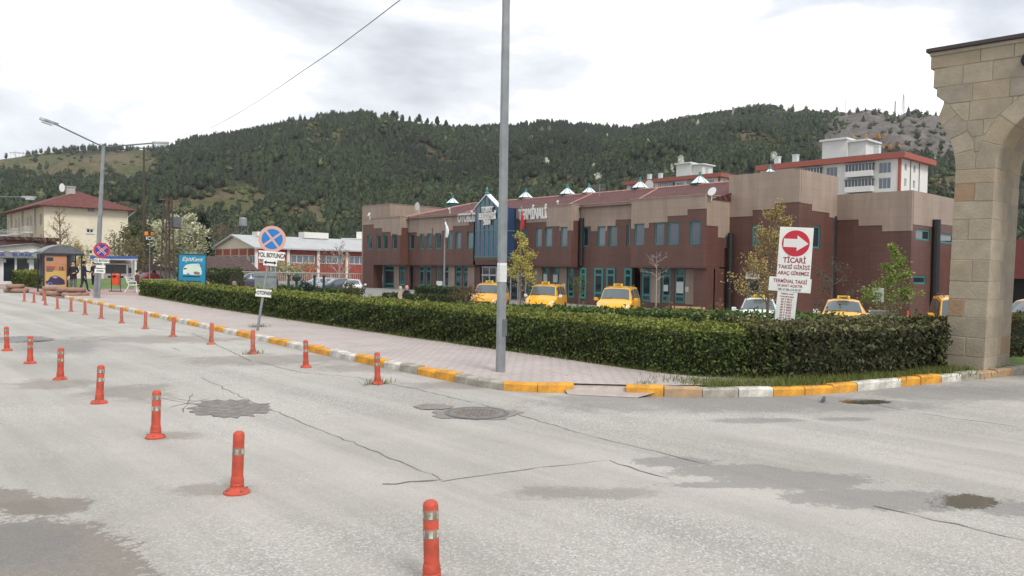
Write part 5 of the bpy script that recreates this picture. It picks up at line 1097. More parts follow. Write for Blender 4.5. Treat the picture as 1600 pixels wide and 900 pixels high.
# overhead wire
m = MB(); A = np.array(D(625, 0, 20)); B = np.array(D(225, 231.5, 95)); pts = []; dv2 = (B-A)[:2]
for px, py in ((625,0),(570,42),(520,79),(470,113),(420,147),(370,178),(320,204),(270,222),(225,231.5)):       # sag of the wire in the upright plane through A and B
    r3 = ray(px, py); s_ = np.linalg.solve(np.array([[r3[0], -dv2[0]], [r3[1], -dv2[1]]]), A[:2]-CAM[:2]); pts.append(CAM+r3*s_[0])
dq = pts[0]-pts[1]; pts = [pts[0]+dq*3.2, pts[0]+dq*2.1, pts[0]+dq*1.0]+pts; B = pts[-1]; pts = [tuple(q) for q in catmull(pts, 6)]
tag(m.tube(pts, 0.013, 5).build('overhead_wire', 'galv_dark'), 'thin overhead wire slanting down across the sky', 'wire')
q = B; up_ = thing('utility_pole', 'tall wooden pole far behind the cream house carrying the wire', 'pole', (q[0], q[1], -0.6)); MB().tube([(0,0,0),(0,0,q[2]+0.8)], [0.16, 0.1], 8).build('pole', 'bark_dark', up_); MB().box((-0.7,-0.06,q[2]+0.5),(0.7,0.06,q[2]+0.62)).build('crossarm', 'bark_dark', up_)
# litter by the kerb
q = G(1287, 628); t = thing('plastic_bottle', 'crushed clear blue plastic bottle lying by the curved kerb', 'bottle', (q[0], q[1], 0.035), 0.4)
MB().tube([(-0.11,0,0),(-0.09,0,0.004),(-0.02,0.01,0),(0.05,0,0.006),(0.08,0,0),(0.11,0,0)], [0.022,0.026,0.018,0.024,0.012,0.010], 8).build('body', 'glass_grey', t, smooth=True); MB().tube([(0.11,0,0),(0.13,0,0)], 0.015, 8).build('cap', 'sign_blue', t)
# ================================================================== CARS
CARS = {
 # stations: x, half width, lower z, belt z, top half width, top z ; forward is +x.  idx = (cowl, roof front, roof rear, rear glass base)
 'sedan': dict(st=[(2.25,.58,.32,.52,.46,.58),(2.14,.76,.22,.64,.62,.71),(1.80,.86,.19,.76,.70,.85),(1.00,.89,.18,.90,.73,1.00),(.18,.89,.18,.93,.58,1.43),(-.45,.89,.18,.94,.59,1.48),(-1.10,.88,.18,.95,.57,1.43),(-1.72,.87,.20,.98,.64,1.10),(-2.14,.82,.24,.95,.62,1.05),(-2.27,.68,.36,.80,.52,.92)], cut=(3,4,6,7), wb=1.32, wr=.31),
 'hatch': dict(st=[(2.02,.58,.32,.54,.46,.62),(1.92,.76,.22,.66,.62,.75),(1.60,.84,.19,.80,.70,.90),(.95,.86,.18,.92,.72,1.03),(.22,.86,.18,.94,.57,1.45),(-.45,.86,.18,.95,.58,1.50),(-1.35,.86,.18,.97,.56,1.46),(-1.86,.85,.22,.98,.66,1.05),(-1.98,.82,.26,.92,.64,.98),(-2.04,.74,.36,.80,.56,.86)], cut=(3,4,6,7), wb=1.25, wr=.31),
 'suv': dict(st=[(2.15,.60,.36,.62,.48,.74),(2.05,.80,.28,.80,.64,.90),(1.70,.89,.26,.94,.72,1.04),(1.00,.92,.25,1.04,.75,1.14),(.30,.92,.25,1.06,.60,1.58),(-.45,.92,.25,1.07,.61,1.63),(-1.60,.91,.25,1.08,.58,1.58),(-2.06,.90,.28,1.08,.68,1.16),(-2.15,.86,.32,1.0,.66,1.06),(-2.20,.78,.42,.9,.58,.96)], cut=(3,4,6,7), wb=1.32, wr=.35),
 'van': dict(st=[(2.20,.60,.32,.60,.48,.70),(2.10,.80,.24,.76,.66,.86),(1.80,.89,.22,.94,.74,1.02),(1.25,.915,.2,1.06,.78,1.17),(.62,.915,.2,1.08,.68,1.74),(-.2,.915,.2,1.08,.70,1.83),(-2.02,.915,.2,1.08,.69,1.80),(-2.16,.90,.22,1.06,.72,1.20),(-2.20,.88,.26,1.0,.74,1.06),(-2.22,.84,.36,.9,.70,.94)], cut=(3,4,6,7), wb=1.38, wr=.32),
}
def car(label, kind, paint, loc, rz, group='parked cars', taxi=False, plate=True, name=None, mirror=None, tilt=0):
    c = CARS[kind]; st = c['st']; t = thing(name or ('taxi' if taxi else 'parked_car'), label, 'taxi' if taxi else 'car', loc, rz, group)
    def row(i):
        x, hw, zl, zb, tw, zt = st[i]
        return [(x,hw*.90,zl),(x,hw*.985,zl+.10),(x,hw,(zl+zb)/2+.06),(x,hw*.975,zb),(x,tw,zt-.055),(x,tw*.62,zt-.012),(x,0,zt)]
    Rw = [row(i) for i in range(len(st))]; n = len(st); m = MB(); vs = []
    for r in Rw: vs += r + [(p[0], -p[1], p[2]) for p in reversed(r[:-1])]
    k = 13; fs = [(i*k+j, i*k+j+1, (i+1)*k+j+1, (i+1)*k+j) for i in range(n-1) for j in range(12)] + [(i*k+12, i*k, (i+1)*k, (i+1)*k+12) for i in range(n-1)] + [tuple(range(k)), tuple((n-1)*k+j for j in range(k))]
    m.add(vs, fs); body = m.build('body', paint, t, smooth=True, sharp=32)
    def S(i, f, r):       # point on the right half skin between stations i and i+1 at row r (float)
        r0 = int(min(r, 5)); g = r-r0
        a = [Rw[i][r0][q]*(1-g)+Rw[i][r0+1][q]*g for q in range(3)]; b = [Rw[i+1][r0][q]*(1-g)+Rw[i+1][r0+1][q]*g for q in range(3)]
        return [a[q]*(1-f)+b[q]*f for q in range(3)]
    c0, c1, c2, c3 = c['cut']
    def screen(nm, i, f0, f1, sgn):
        g = MB(); vs = []; rows = [4.12, 4.6, 5.0, 5.5, 6.0]
        for f in (f0, (f0+f1)/2, f1):
            L = [S(i, f, r) for r in rows]; L = L + [[p[0], -p[1], p[2]] for p in reversed(L[:-1])]; vs += [(p[0]+sgn*.010, p[1], p[2]+.010) for p in L]
        w = 9; g.add(vs, [(a*w+j, a*w+j+1, (a+1)*w+j+1, (a+1)*w+j) for a in range(2) for j in range(w-1)]); return g.build(nm, 'car_glass', t, smooth=True)
    screen('windscreen', c0, .05, .93, 1)
    screen('rear_window', c2, .10, .88, -1)
    for s in (1, -1):
        spans = [(c1, .10, .93), (c1+1, .08, .80)] if kind != 'van' else [(c1, .05, .95), (c1+1, .05, .42), (c1+1, .50, .92)]
        for i, f0, f1 in spans:
            q = [S(i, f0, 3.12), S(i, f1, 3.12), S(i, f1, 3.86), S(i, f0, 3.86)]; MB().add([(p[0], s*(p[1]+.008), p[2]) for p in q], [(0,1,2,3)]).build('side_window', 'car_glass', t)
        q = [S(c0, .12, 3.10), S(c0, .98, 3.12), S(c0, .98, 3.84), S(c0, .80, 3.75)]; MB().add([(p[0], s*(p[1]+.008), p[2]) for p in q], [(0,1,2,3)]).build('side_window', 'car_glass', t)
        # head lamp: a wrapped lens at the corner
        z0 = st[1][3]; q = [S(0, .55, 2.55), S(1, .05, 2.62), S(1, .75, 2.80), S(1, .80, 3.55), S(1, .1, 4.0), S(0, .55, 4.1)]
        h = MB().add([(p[0]+.014, s*(p[1]+.012), p[2]+.004) for p in q] + [(p[0]-.05, s*(p[1]-.05), p[2]) for p in q], [(0,1,2,3,4,5)]+[(j, (j+1) % 6, 6+(j+1) % 6, 6+j) for j in range(6)]).build('headlight', 'lamp_clear', t)
        q = [S(n-3, .2, 2.5), S(n-2, .8, 2.5), S(n-2, .8, 3.4), S(n-3, .2, 3.2)]; MB().add([(p[0]-.012, s*(p[1]+.012), p[2]) for p in q], [(0,1,2,3)]).build('tail_light', 'lamp_red', t)
        pm = S(c0, .35, 3.1); mm = MB(); mm.box((pm[0]-.06, s*(pm[1]+.07), pm[2]-.02), (pm[0]+.05, s*(pm[1]+.26), pm[2]+.14)); mm.box((pm[0]-.02, s*(pm[1]-.02), pm[2]), (pm[0]+.02, s*(pm[1]+.08), pm[2]+.04)); bevel(mm.build('mirror', mirror or paint, t), .025, 2)
        for w in (1, -1):
            x = w*c['wb']; wr = c['wr']; hw = st[4][1]
            tr = MB().lathe([(wr*.62,-.10),(wr*.94,-.10),(wr,-.06),(wr,.06),(wr*.94,.10),(wr*.62,.10)], 22).build('wheel', 'tyre', t, smooth=True); tr.matrix_local = Matrix.Translation((x, s*(hw-.085), wr)) @ Matrix.Rotation(math.pi/2, 4, 'X')
            MB().lathe([(wr*.64,-.07),(wr*.6,.085),(wr*.2,.07),(wr*.1,.095)], 14).build('rim', 'rim', tr).scale = (1, 1, -s)
            ar = MB(); ar.tube([(x+(wr+.05)*math.cos(a), s*(hw+.002), max(.16, wr+(wr+.05)*math.sin(a))) for a in np.linspace(-.3, math.pi+.3, 13)], .03, 5, cap=True); ar.build('wheel_arch', 'plastic_dark', t)
    z = st[1][3]
    MB().box((st[0][0]-.06, -.42, z-.14), (st[0][0]+.012, .42, z-.05)).build('grille', 'plastic_dark', t); MB().box((st[0][0]-.10, -.62, .26), (st[0][0]+.02, .62, .40)).build('bumper_intake', 'plastic_dark', t)
    bevel(MB().box((st[0][0]+.012, -.26, z-.25), (st[0][0]+.022, .26, z-.14)).build('number_plate', 'sign_white', t), .004, 1); MB().box((st[-1][0]-.02, -.26, .66), (st[-1][0]+.01, .26, .77)).build('number_plate', 'sign_white', t)
    for s in (-1, 1): a, b = S(c0, .05, 5.6 if s > 0 else 4.9), S(c0, .09, 4.5); MB().tube([(a[0]+.03, s*a[1]*.9, a[2]+.02), (b[0]+.03, s*b[1]*.2, b[2]+.05)], .010, 4).build('wiper', 'black', t)
    if taxi:
        zt = st[5][5]; sg = bevel(MB().box((-.09, -.24, zt-.01), (.09, .24, zt+.13)).build('roof_sign', 'taxi_sign', t), .03, 2); sg.location = (.25, 0, 0)
        put_text('lettering', 'TAKSİ', .11, 'ink_black', frame_at((.345, 0, zt+.062), (0, 1, 0)), t, bold=.003)
    if kind == 'van':
        for s in (1, -1): MB().tube([(.5, s*.60, 1.78), (.35, s*.60, 1.86), (-1.8, s*.60, 1.86), (-1.95, s*.60, 1.80)], .018, 6).build('roof_rail', 'plastic_dark', t)
    return t
def heading(az_back): return math.atan2(-math.cos(az_back), -math.sin(az_back))     # car whose rear points away at this azimuth
def at_depth(px, py, dep, dz=None): p = D(px, py, dep); return (p[0], p[1], float(H(p[0], p[1]))-0.02)
def taxi_pos(px, py_roof, dep, hgt): p = D(px, py_roof, dep); return (p[0], p[1], p[2]-hgt)
tg = 'taxis at the terminal rank'
car('yellow taxi van half hidden by the middle lamp pole', 'van', 'yellow_car', taxi_pos(766, 441.5, 49, 1.83), heading(R(52)), tg, True, mirror='white_car')
car('yellow taxi van right of the middle lamp pole with white mirrors', 'van', 'yellow_car', taxi_pos(854, 443.5, 46, 1.83), heading(R(56)), tg, True, mirror='white_car')
car('yellow taxi van with yellow mirrors, nearest of the three vans', 'van', 'yellow_car', taxi_pos(967, 447, 41, 1.83), heading(R(59)), tg, True)
car('white taxi saloon left of the tall red arrow sign', 'sedan', 'white_car', taxi_pos(1186, 465, 33.5, 1.48), heading(R(61)), tg, True)
car('yellow taxi saloon with white mirrors right of the tall red arrow sign', 'sedan', 'yellow_car', taxi_pos(1318, 467, 31, 1.48), heading(R(66)), tg, True, mirror='white_car')
car('yellow taxi van partly hidden behind the stone pillar', 'van', 'yellow_car', taxi_pos(1503, 462, 27, 1.83), heading(R(66)), tg, False, name='taxi')
car('yellow taxi saloon showing to the right of the stone pillar', 'sedan', 'yellow_car', taxi_pos(1624, 466, 24, 1.48), heading(R(92)), tg, True)
pc = 'cars parked beyond the garden'
def pcar(label, kind, paint, px, py_roof, dep, az): h = max(s[5] for s in CARS[kind]['st']); car(label, kind, paint, taxi_pos(px, py_roof, dep, h), heading(az), pc)
pcar('red saloon parked right of the white truck', 'sedan', 'red_car', 228, 425.5, 92, R(60)); pcar('white hatchback parked between the red car and the billboard', 'hatch', 'white_car', 247, 421.5, 96, R(30)); pcar('white car parked directly behind the truck beside the red car', 'sedan', 'white_car', 207, 423.5, 100, R(80))
pcar('white saloon parked just right of the blue billboard', 'sedan', 'white_car', 343, 428, 78, R(70)); pcar('white saloon parked left of the grey container', 'sedan', 'white_car', 366, 428.5, 76, R(60)); pcar('dark grey off roader parked behind the grey container', 'suv', 'grey_car', 396, 425.5, 73, R(110))
pcar('silver white saloon parked behind the green posts', 'sedan', 'silver_car', 497, 433, 72, R(95)); pcar('dark blue grey hatchback beside the brown terminal corner', 'hatch', 'grey_car', 527, 434.5, 70, R(100)); pcar('white hatchback tight against the brown terminal corner', 'hatch', 'white_car', 553, 436, 69, R(215)); pcar('silver saloon farthest back behind the dark hatchback', 'sedan', 'silver_car', 513, 433.5, 84, R(90))
# ---- lorry
q = D(183, 411, 70); lz = float(q[2])-2.15
lr = thing('lorry', 'white box lorry parked under the blue canopy behind the lawn', 'lorry', (q[0], q[1], lz), heading(R(22)))
cb = MB().prism([(0.95,-.98,.35),(0.98,-.98,1.15),(0.70,-.98,2.08),(0.55,-.98,2.15),(-.7,-.98,2.15),(-.7,-.98,.35)], (0,1.96,0)); bevel(cb.build('cab', 'white_car', lr), .07, 3)
MB().add([(1.0,-.86,1.2),(1.0,.86,1.2),(.745,.82,2.0),(.745,-.82,2.0)], [(0,1,2,3)]).build('windscreen', 'car_glass', lr); MB().box((.97,-.62,.82),(1.01,.62,.98)).build('grille', 'black', lr); MB().box((.95,-1.0,.35),(1.06,1.0,.62)).build('bumper', 'plastic_dark', lr)
for s in (-1, 1):
    MB().add([(.80,s*.985,1.2),(-.3,s*.985,1.2),(-.3,s*.985,1.95),(.55,s*.985,1.95)], [(0,1,2,3)]).build('side_window', 'car_glass', lr); MB().box((.96,s*.62,.68),(1.02,s*.92,.84)).build('headlight', 'lamp_clear', lr)
    bevel(MB().box((.75,s*1.08,1.25),(.83,s*1.26,1.75)).build('mirror', 'black', lr), .02)
    for x in (.35, -3.2): w = MB().lathe([(.22,-.12),(.40,-.11),(.40,.11),(.22,.12)], 18).build('wheel', 'tyre', lr); w.matrix_local = Matrix.Translation((x, s*.84, .40)) @ Matrix.Rotation(math.pi/2, 4, 'X')
bevel(MB().box((-4.6,-1.08,.75),(-.8,1.08,2.75)).build('cargo_box', 'white_wall', lr), .03, 1); MB().box((-4.5,-.4,.45),(-.6,.4,.74)).build('chassis', 'black', lr)
# canopy over it
q = D(141, 404, 67); cx0, cy0, cz = q; q2 = D(215, 404, 67)
cn = thing('canopy', 'blue edged flat canopy on white posts above the lorry', 'canopy', (0,0,0)); A, B = np.array(q), np.array(q2); dv = np.array([math.sin(TH-.5), math.cos(TH-.5), 0])*4.5; zt = float((A[2]+B[2])/2)
MB().prism([(A[0],A[1],zt-.12),(B[0],B[1],zt-.12),(B[0]+dv[0],B[1]+dv[1],zt-.12),(A[0]+dv[0],A[1]+dv[1],zt-.12)], (0,0,.14)).build('roof', 'white_trim', cn)
dd = (B-A)/np.linalg.norm(B-A); nn_ = np.array([dd[1], -dd[0], 0]); MB().prism([tuple(A-nn_*.0+np.array([0,0,.0])), tuple(B+np.array([0,0,.0])), tuple(B+np.array([0,0,.22])), tuple(A+np.array([0,0,.22]))], tuple(nn_*.06*(1 if nn_@c_f < 0 else -1))).build('fascia', 'canopy_blue', cn)
for P_ in (A+dd*.15, B-dd*.15, A+dd*.15+dv*.95, B-dd*.15+dv*.95): MB().tube([(P_[0]+dv[0]*.03, P_[1]+dv[1]*.03, -.8), (P_[0]+dv[0]*.03, P_[1]+dv[1]*.03, zt-.1)], .07, 8).build('post', 'white_trim', cn)

# ================================================================== PEOPLE
def person(label, loc, rz, coat, legs, hair, pose='stand', scale=1.0, headwear=None, arms=('down', 'down')):
    t = thing('person', label, 'person', loc, rz, None); t.scale = (scale,)*3
    J, E_, Rad, reg = [], [], [], []
    def add(p, r, par=None, rg='coat'):
        J.append(p); Rad.append(r); k = len(J)-1
        if par is not None: E_.append((par, k)); reg.append(rg)
        return k
    sit = pose == 'sit'; hz = 0.50 if sit else 0.93
    pel = add((0,0,hz), (.155,.115)); ab = add((.01,0,hz+.17), (.145,.11), pel); ch = add((.02,0,hz+.36), (.175,.125), ab); nk0 = add((.01,0,hz+.52), (.10,.085), ch); nk = add((.02,0,hz+.585), (.055,.055), nk0, 'skin'); hd = add((.035,0,hz+.68), (.078,.088), nk, 'skin'); ht = add((.03,0,hz+.765), (.070,.080), hd, 'skin')
    add((.125,0,hz+.675), (.020,.018), hd, 'skin')                       # nose
    for s in (-1, 1): add((.03, s*.088, hz+.685), (.018,.010), hd, 'skin')   # ears
    for s, am in zip((1, -1), arms):
        sh = add((.0, s*.17, hz+.45), (.075,.07), nk0)
        if am == 'down': el, wr_ = (-.02, s*.235, hz+.19), (.05, s*.24, hz-.05)
        elif am == 'out': el, wr_ = (.10, s*.30, hz+.24), (.33, s*.36, hz+.20)
        elif am == 'front': el, wr_ = (.0, s*.25, hz+.20), (.20, s*.10, hz+.16)
        else: el, wr_ = (-.02, s*.25, hz+.20), (.12, s*.22, hz+.05)
        e = add(el, (.055,.052), sh); w = add(wr_, (.034,.034), e); v = (Vector(wr_)-Vector(el)).normalized(); pm = Vector(wr_)+v*.08; pl = add(tuple(pm), (.038,.024), w, 'skin')
        sd = v.cross(Vector((0,0,1))); sd = sd.normalized() if sd.length > .1 else Vector((1,0,0))
        for k, (o_, L) in enumerate(((-.03,.075),(-.01,.085),(.01,.08),(.03,.062))): f1 = add(tuple(pm+v*.03+sd*o_), (.010,.010), pl, 'skin'); f2 = add(tuple(pm+v*(.03+L*.6)+sd*o_+Vector((.006,0,-.004))), (.009,.009), f1, 'skin'); add(tuple(pm+v*(.03+L)+sd*o_+Vector((.016,0,-.008))), (.008,.008), f2, 'skin')
        th = add(tuple(pm-v*.03+sd*.045+Vector((.012,0,0))), (.011,.011), pl, 'skin'); add(tuple(pm+v*.02+sd*.062+Vector((.02,0,0))), (.009,.009), th, 'skin')
    for s in (-1, 1):
        hp_ = add((.0, s*.095, hz-.06), (.095,.095), pel, 'legs')
        if sit: kn, an, ft = (.42, s*.12, hz-.04), (.40, s*.12, .09), (.54, s*.13, .04)
        else: st_ = .10 if pose == 'walk' else .02; kn, an, ft = (.03+s*st_, s*.10, .50), (-.01+s*st_*2.0, s*.105, .09), (.13+s*st_*2.0, s*.115, .04)
        k = add(kn, (.066,.066), hp_, 'legs'); a = add(an, (.045,.045), k, 'legs'); add(ft, (.045,.032), a, 'shoe')
    me = bpy.data.meshes.new('body'); me.from_pydata(J, E_, []); o = link('body', me, t)
    md = o.modifiers.new('skin', 'SKIN'); md.use_smooth_shade = True
    for i, v in enumerate(me.skin_vertices[0].data): v.radius = Rad[i]; v.use_root = (i == 0)
    o.modifiers.new('sub', 'SUBSURF').levels = 1
    dg = bpy.context.evaluated_depsgraph_get(); nm = bpy.data.meshes.new_from_object(o.evaluated_get(dg)); o.modifiers.clear(); o.data = nm; nm.name = 'body'
    idx = {'coat': 0, 'skin': 1, 'legs': 2, 'shoe': 3}
    for q in (coat, 'skin', legs, 'black'): nm.materials.append(MATS[q])
    Ja = np.array(J); A_ = np.array([J[a] for a, b in E_]); B_ = np.array([J[b] for a, b in E_]); d_ = B_-A_; L2 = (d_**2).sum(1)
    for p in nm.polygons:
        c = np.array(p.center); f = np.clip(((c-A_)*d_).sum(1)/L2, 0, 1); ds = np.linalg.norm(c-(A_+d_*f[:, None]), axis=1)-0.0; p.material_index = idx[reg[int(ds.argmin())]]
    m = MB().lathe([(.02,.125),(.06,.112),(.092,.07),(.100,.02),(.094,-.035),(.07,-.05)] if headwear is None else [(.02,.14),(.075,.12),(.112,.06),(.118,-.02),(.12,-.10),(.10,-.16)], 14); m.v = [(v[0]+.015 if headwear is None else v[0]+.01, v[1], v[2]+hz+.71) for v in m.v]; m.build('hair' if headwear is None else 'headscarf', hair if headwear is None else headwear, t, smooth=True)
    # coat skirt: closes the jacket below the waist
    MB().lathe([(.178,-.16 if not sit else -.02),(.172,0),(.158,.16),(.150,.22)], 16, (0,0,hz)).build('coat', coat, t, smooth=True).scale = (.82, 1, 1)
    for s in (-1, 1): MB().lathe([(.004,-.006),(.011,0),(.004,.006)], 8, (.108, s*.034, hz+.70)).build('eye', 'black', t)
    MB().box((.108,-.024,hz+.628),(.116,.024,hz+.636)).build('mouth', 'cloth_mauve', t)
    return t
def pplace(px, py, dep=None): q = G(px, py, 0.03); return (q[0], q[1], 0.03)
person('man in a black coat standing under the bus shelter roof', (lambda q: (q[0]+3.0*0, q[1], .03))(G(114.5, 457.5, .03)), R(-110), 'cloth_black', 'cloth_grey', 'hair_dark', arms=('front', 'down'))
person('man in a dark navy suit reaching out right of the bus shelter', pplace(131, 456), R(-20), 'cloth_navy', 'cloth_navy', 'hair_dark', arms=('out', 'down'), pose='walk')
person('person in black half hidden behind the leaning lamp pole', pplace(146.5, 449), R(-150), 'cloth_black', 'cloth_black', 'hair_dark', arms=('bent', 'bent'))
person('man with white hair and brown jacket before the shop hedge', pplace(11, 442.6), R(60), 'cloth_brown', 'cloth_jean', 'hair_grey', arms=('bent', 'bent'))
person('dark clothed person cut by the left edge beside the shop', pplace(-1, 441.5), R(0), 'cloth_black', 'cloth_grey', 'hair_dark')
bx_ = G(211, 456.5, .03)
person('person in brown sitting on the white bench', (bx_[0]+.12, bx_[1]+.05, .0), R(-35), 'cloth_brown', 'cloth_black', 'hair_dark', pose='sit', arms=('front', 'front'))
def stand_at(px, py_head, dep): p = D(px, py_head, dep); return (p[0], p[1], float(p[2])-1.73)
person('woman in beige coat and scarf behind the hedge by the terminal corner', stand_at(625.5, 448, 50), R(-60), 'cloth_beige', 'cloth_grey', 'hair_dark', headwear='cloth_beige'); person('woman in dark coat and pink scarf behind the hedge by the terminal corner', stand_at(635.5, 447, 51), R(-80), 'cloth_black', 'cloth_black', 'hair_dark', headwear='cloth_pink')
person('person with mauve scarf seated low behind the hedge left of the container', (lambda p: (p[0], p[1], p[2]-1.36))(D(366, 438.5, 42)), R(-100), 'cloth_mauve', 'cloth_black', 'hair_dark', headwear='cloth_mauve', pose='sit'); person('dark clothed person seated at the right foot of the billboard', (lambda p: (p[0], p[1], p[2]-1.36))(D(326, 434.5, 42)), R(170), 'cloth_navy', 'cloth_black', 'hair_dark', pose='sit')

# ================================================================== BUS STOP AND SQUARE
q = G(68, 457, .03); sx0, sy0 = q[0], q[1]; sx1 = float(PY(127.5, 455, sy0)[0]); SL = 1.4
sh = thing('bus_shelter', 'dark framed bus shelter with arched roof and advertising panel', 'bus shelter', (sx0, sy0, .03)); wS = sx1-sx0; hS = 2.12
for x in (0, wS*.62, wS):
    for y in ((0, SL) if x != wS*.62 else (0,)): MB().box((x-.035, y-.035, 0), (x+.035, y+.035, hS)).build('post', 'dark_metal', sh)
ro = MB(); na = 12; arc = [(-.1+(wS+.2)*k/na, hS+.05+.42*math.sin(math.pi*k/na)**.8) for k in range(na+1)]; vs = [(x, y, z) for y in (-.15, SL+.15) for x, z in arc] + [(x, y, z+.05) for y in (-.15, SL+.15) for x, z in arc]; n1_ = na+1
ro.add(vs, [(k, k+1, n1_+k+1, n1_+k) for k in range(na)]+[(2*n1_+k, 3*n1_+k, 3*n1_+k+1, 2*n1_+k+1) for k in range(na)]+[(k, 2*n1_+k, 2*n1_+k+1, k+1) for k in range(na)]+[(n1_+k, n1_+k+1, 3*n1_+k+1, 3*n1_+k) for k in range(na)]); ro.build('roof', 'galv', sh)
MB().prism([(x, -.12, z-.01) for x, z in arc]+[(wS+.1, -.12, hS-.06), (-.1, -.12, hS-.06)], (0, .05, 0)).build('end_panel', 'galv_dark', sh); MB().box((-.1,-.14,hS-.08),(wS+.1,-.08,hS+.03)).build('beam', 'dark_metal', sh)
MB().box((.06,SL-.03,.9),(wS-.06,SL-.01,hS)).build('glass_wall', 'glass_grey', sh)
ad = MB().box((.05,-.06,.28),(wS*.62-.05,.04,hS-.1)).build('ad_panel', 'poster_orange', sh); aw = wS*.62
MB().box((.08,-.064,.30),(aw-.09,-.0605,1.18)).build('poster_field', 'poster_yellow', ad); MB().box((.12,-.070,1.72),(.45,-.061,1.92)).build('logo', 'board_frame', ad); MB().box((.1,-.07,.05),(aw-.1,.03,.27)).build('plinth', 'black', ad)
cp = [(.10,.62),(.22,.66),(.34,.86),(.62,.94),(.88,.82),(1.08,.66),(1.12,.46),(.95,.42),(.3,.42),(.12,.48)]; MB().prism([(x*aw/1.25, -.066, z) for x, z in cp], (0,-.004,0)).build('car_picture', 'poster_purple', ad); MB().prism([(x*aw/1.25, -.0705, z) for x, z in [(.42,.84),(.6,.9),(.74,.84),(.6,.76)]], (0,-.002,0)).build('car_picture', 'silver_car', ad)
put_text('lettering', '12', .24, 'ink_black', frame_at((aw*.72,-.068,1.30), (1,0,0)), ad, bold=.008); 
for k in range(3): MB().box((.12,-.068,1.36-k*.11),(.55-k*.06,-.062,1.42-k*.11)).build('print_line', 'ink_red' if k == 0 else 'board_frame', ad)
MB().box((.15,SL-.5,.42),(wS-.15,SL-.1,.48)).build('seat', 'galv_dark', sh)
q = G(78, 459.5, .03); bg_ = thing('shopping_bag', 'light blue shopping bag standing in front of the advertising panel', 'bag', (q[0], q[1], .03), R(10)); bevel(MB().prism([(-.22,-.1,0),(.22,-.1,0),(.25,-.12,.42),(-.25,-.12,.42)], (0,.22,0)).build('body', 'bag_blue', bg_), .02); MB().tube([(-.12,0,.42),(-.08,0,.58),(.08,0,.58),(.12,0,.42)], .012, 5).build('handle', 'bag_blue', bg_)
def tyre_at(px, py, k, z, label):
    q = G(px, py, 0); t = tag(MB().lathe([(.24,.04),(.24,.17),(.29,.22),(.38,.22),(.425,.18),(.435,.11),(.425,.04),(.38,.0),(.29,.0),(.24,.04)], 24).build('truck_tyre', 'tyre_brown', None, smooth=True, sharp=60), label, 'tyre', 'painted tyres along the bus stop edge'); t.location = (q[0], q[1], .03+z); t.rotation_euler = (R(rnd.uniform(-3, 3)), R(rnd.uniform(-3, 3)), 0)
for k, (px, py, lift, lb_) in enumerate(((20,457,0,'brown painted tyre lying at the left below the stack'), (31,457.5,0,'brown painted tyre lying right in the leftmost group'), (24,457.4,.22,'brown painted tyre on top of the leftmost group'), (77,461,0,'brown painted tyre lying left below the bus shelter post'), (86,462.5,0,'brown painted tyre lying right below the bus shelter panel'), (81,461.8,.22,'brown painted tyre on top of the group below the shelter'),
        (101,463.5,0,'brown painted tyre lying left in the group nearest the kerb end'), (112,465,0,'brown painted tyre lying in the middle of the group nearest the kerb end'), (124,464.5,0,'brown painted tyre lying rightmost beside the leaning lamp'), (104,464.0,.22,'brown painted tyre stacked left in the group nearest the kerb end'), (119,464.6,.22,'brown painted tyre stacked right in the group nearest the kerb end'))): tyre_at(px, py, k, lift, lb_)
q = G(181, 455.5, .03); bn = thing('litter_bin', 'orange litter bin hung in a dark frame before the lawn', 'litter bin', (q[0], q[1], .03), -TH)
bevel(MB().prism([(-.17,-.14,.38),(.17,-.14,.38),(.17,-.18,.98),(.08,-.16,1.05),(-.08,-.16,1.05),(-.17,-.18,.98)], (0,.32,0)).build('bucket', 'bin_orange', bn), .03); MB().tube([(-.26,0,0),(-.26,0,1.15),(-.18,0,1.3),(.18,0,1.3),(.26,0,1.15),(.26,0,0)], .025, 6).build('frame', 'dark_metal', bn); MB().box((-.1,-.2,.84),(.1,-.185,.94)).build('slot', 'black', bn); MB().box((-.38,-.06,0),(.38,.06,.05)).build('foot', 'dark_metal', bn)
be = thing('bench', 'white ornate bench before the lawn with a seated person', 'bench', (bx_[0], bx_[1], .03), R(-35))
for s in (-.62, .62): MB().tube([(.32,s,0),(.28,s,.22),(.30,s,.42),(-.12,s,.42),(-.22,s,.62),(-.32,s,.92)], .035, 6).tube([(-.12,s,.42),(-.22,s,.2),(-.34,s,0)], .035, 6).tube([(.28,s,.42),(.26,s,.62),(.0,s,.66),(-.2,s,.60)], .03, 6).build('end_frame', 'white_trim', be)
for k in range(4): MB().box((-.08+k*.11,-.66,.43),(.0+k*.11,.66,.455)).build('slat', 'white_trim', be)
for k in range(3): MB().box((-.23-k*.035,-.66,.56+k*.13),(-.20-k*.035,.66,.64+k*.13)).build('slat', 'white_trim', be)
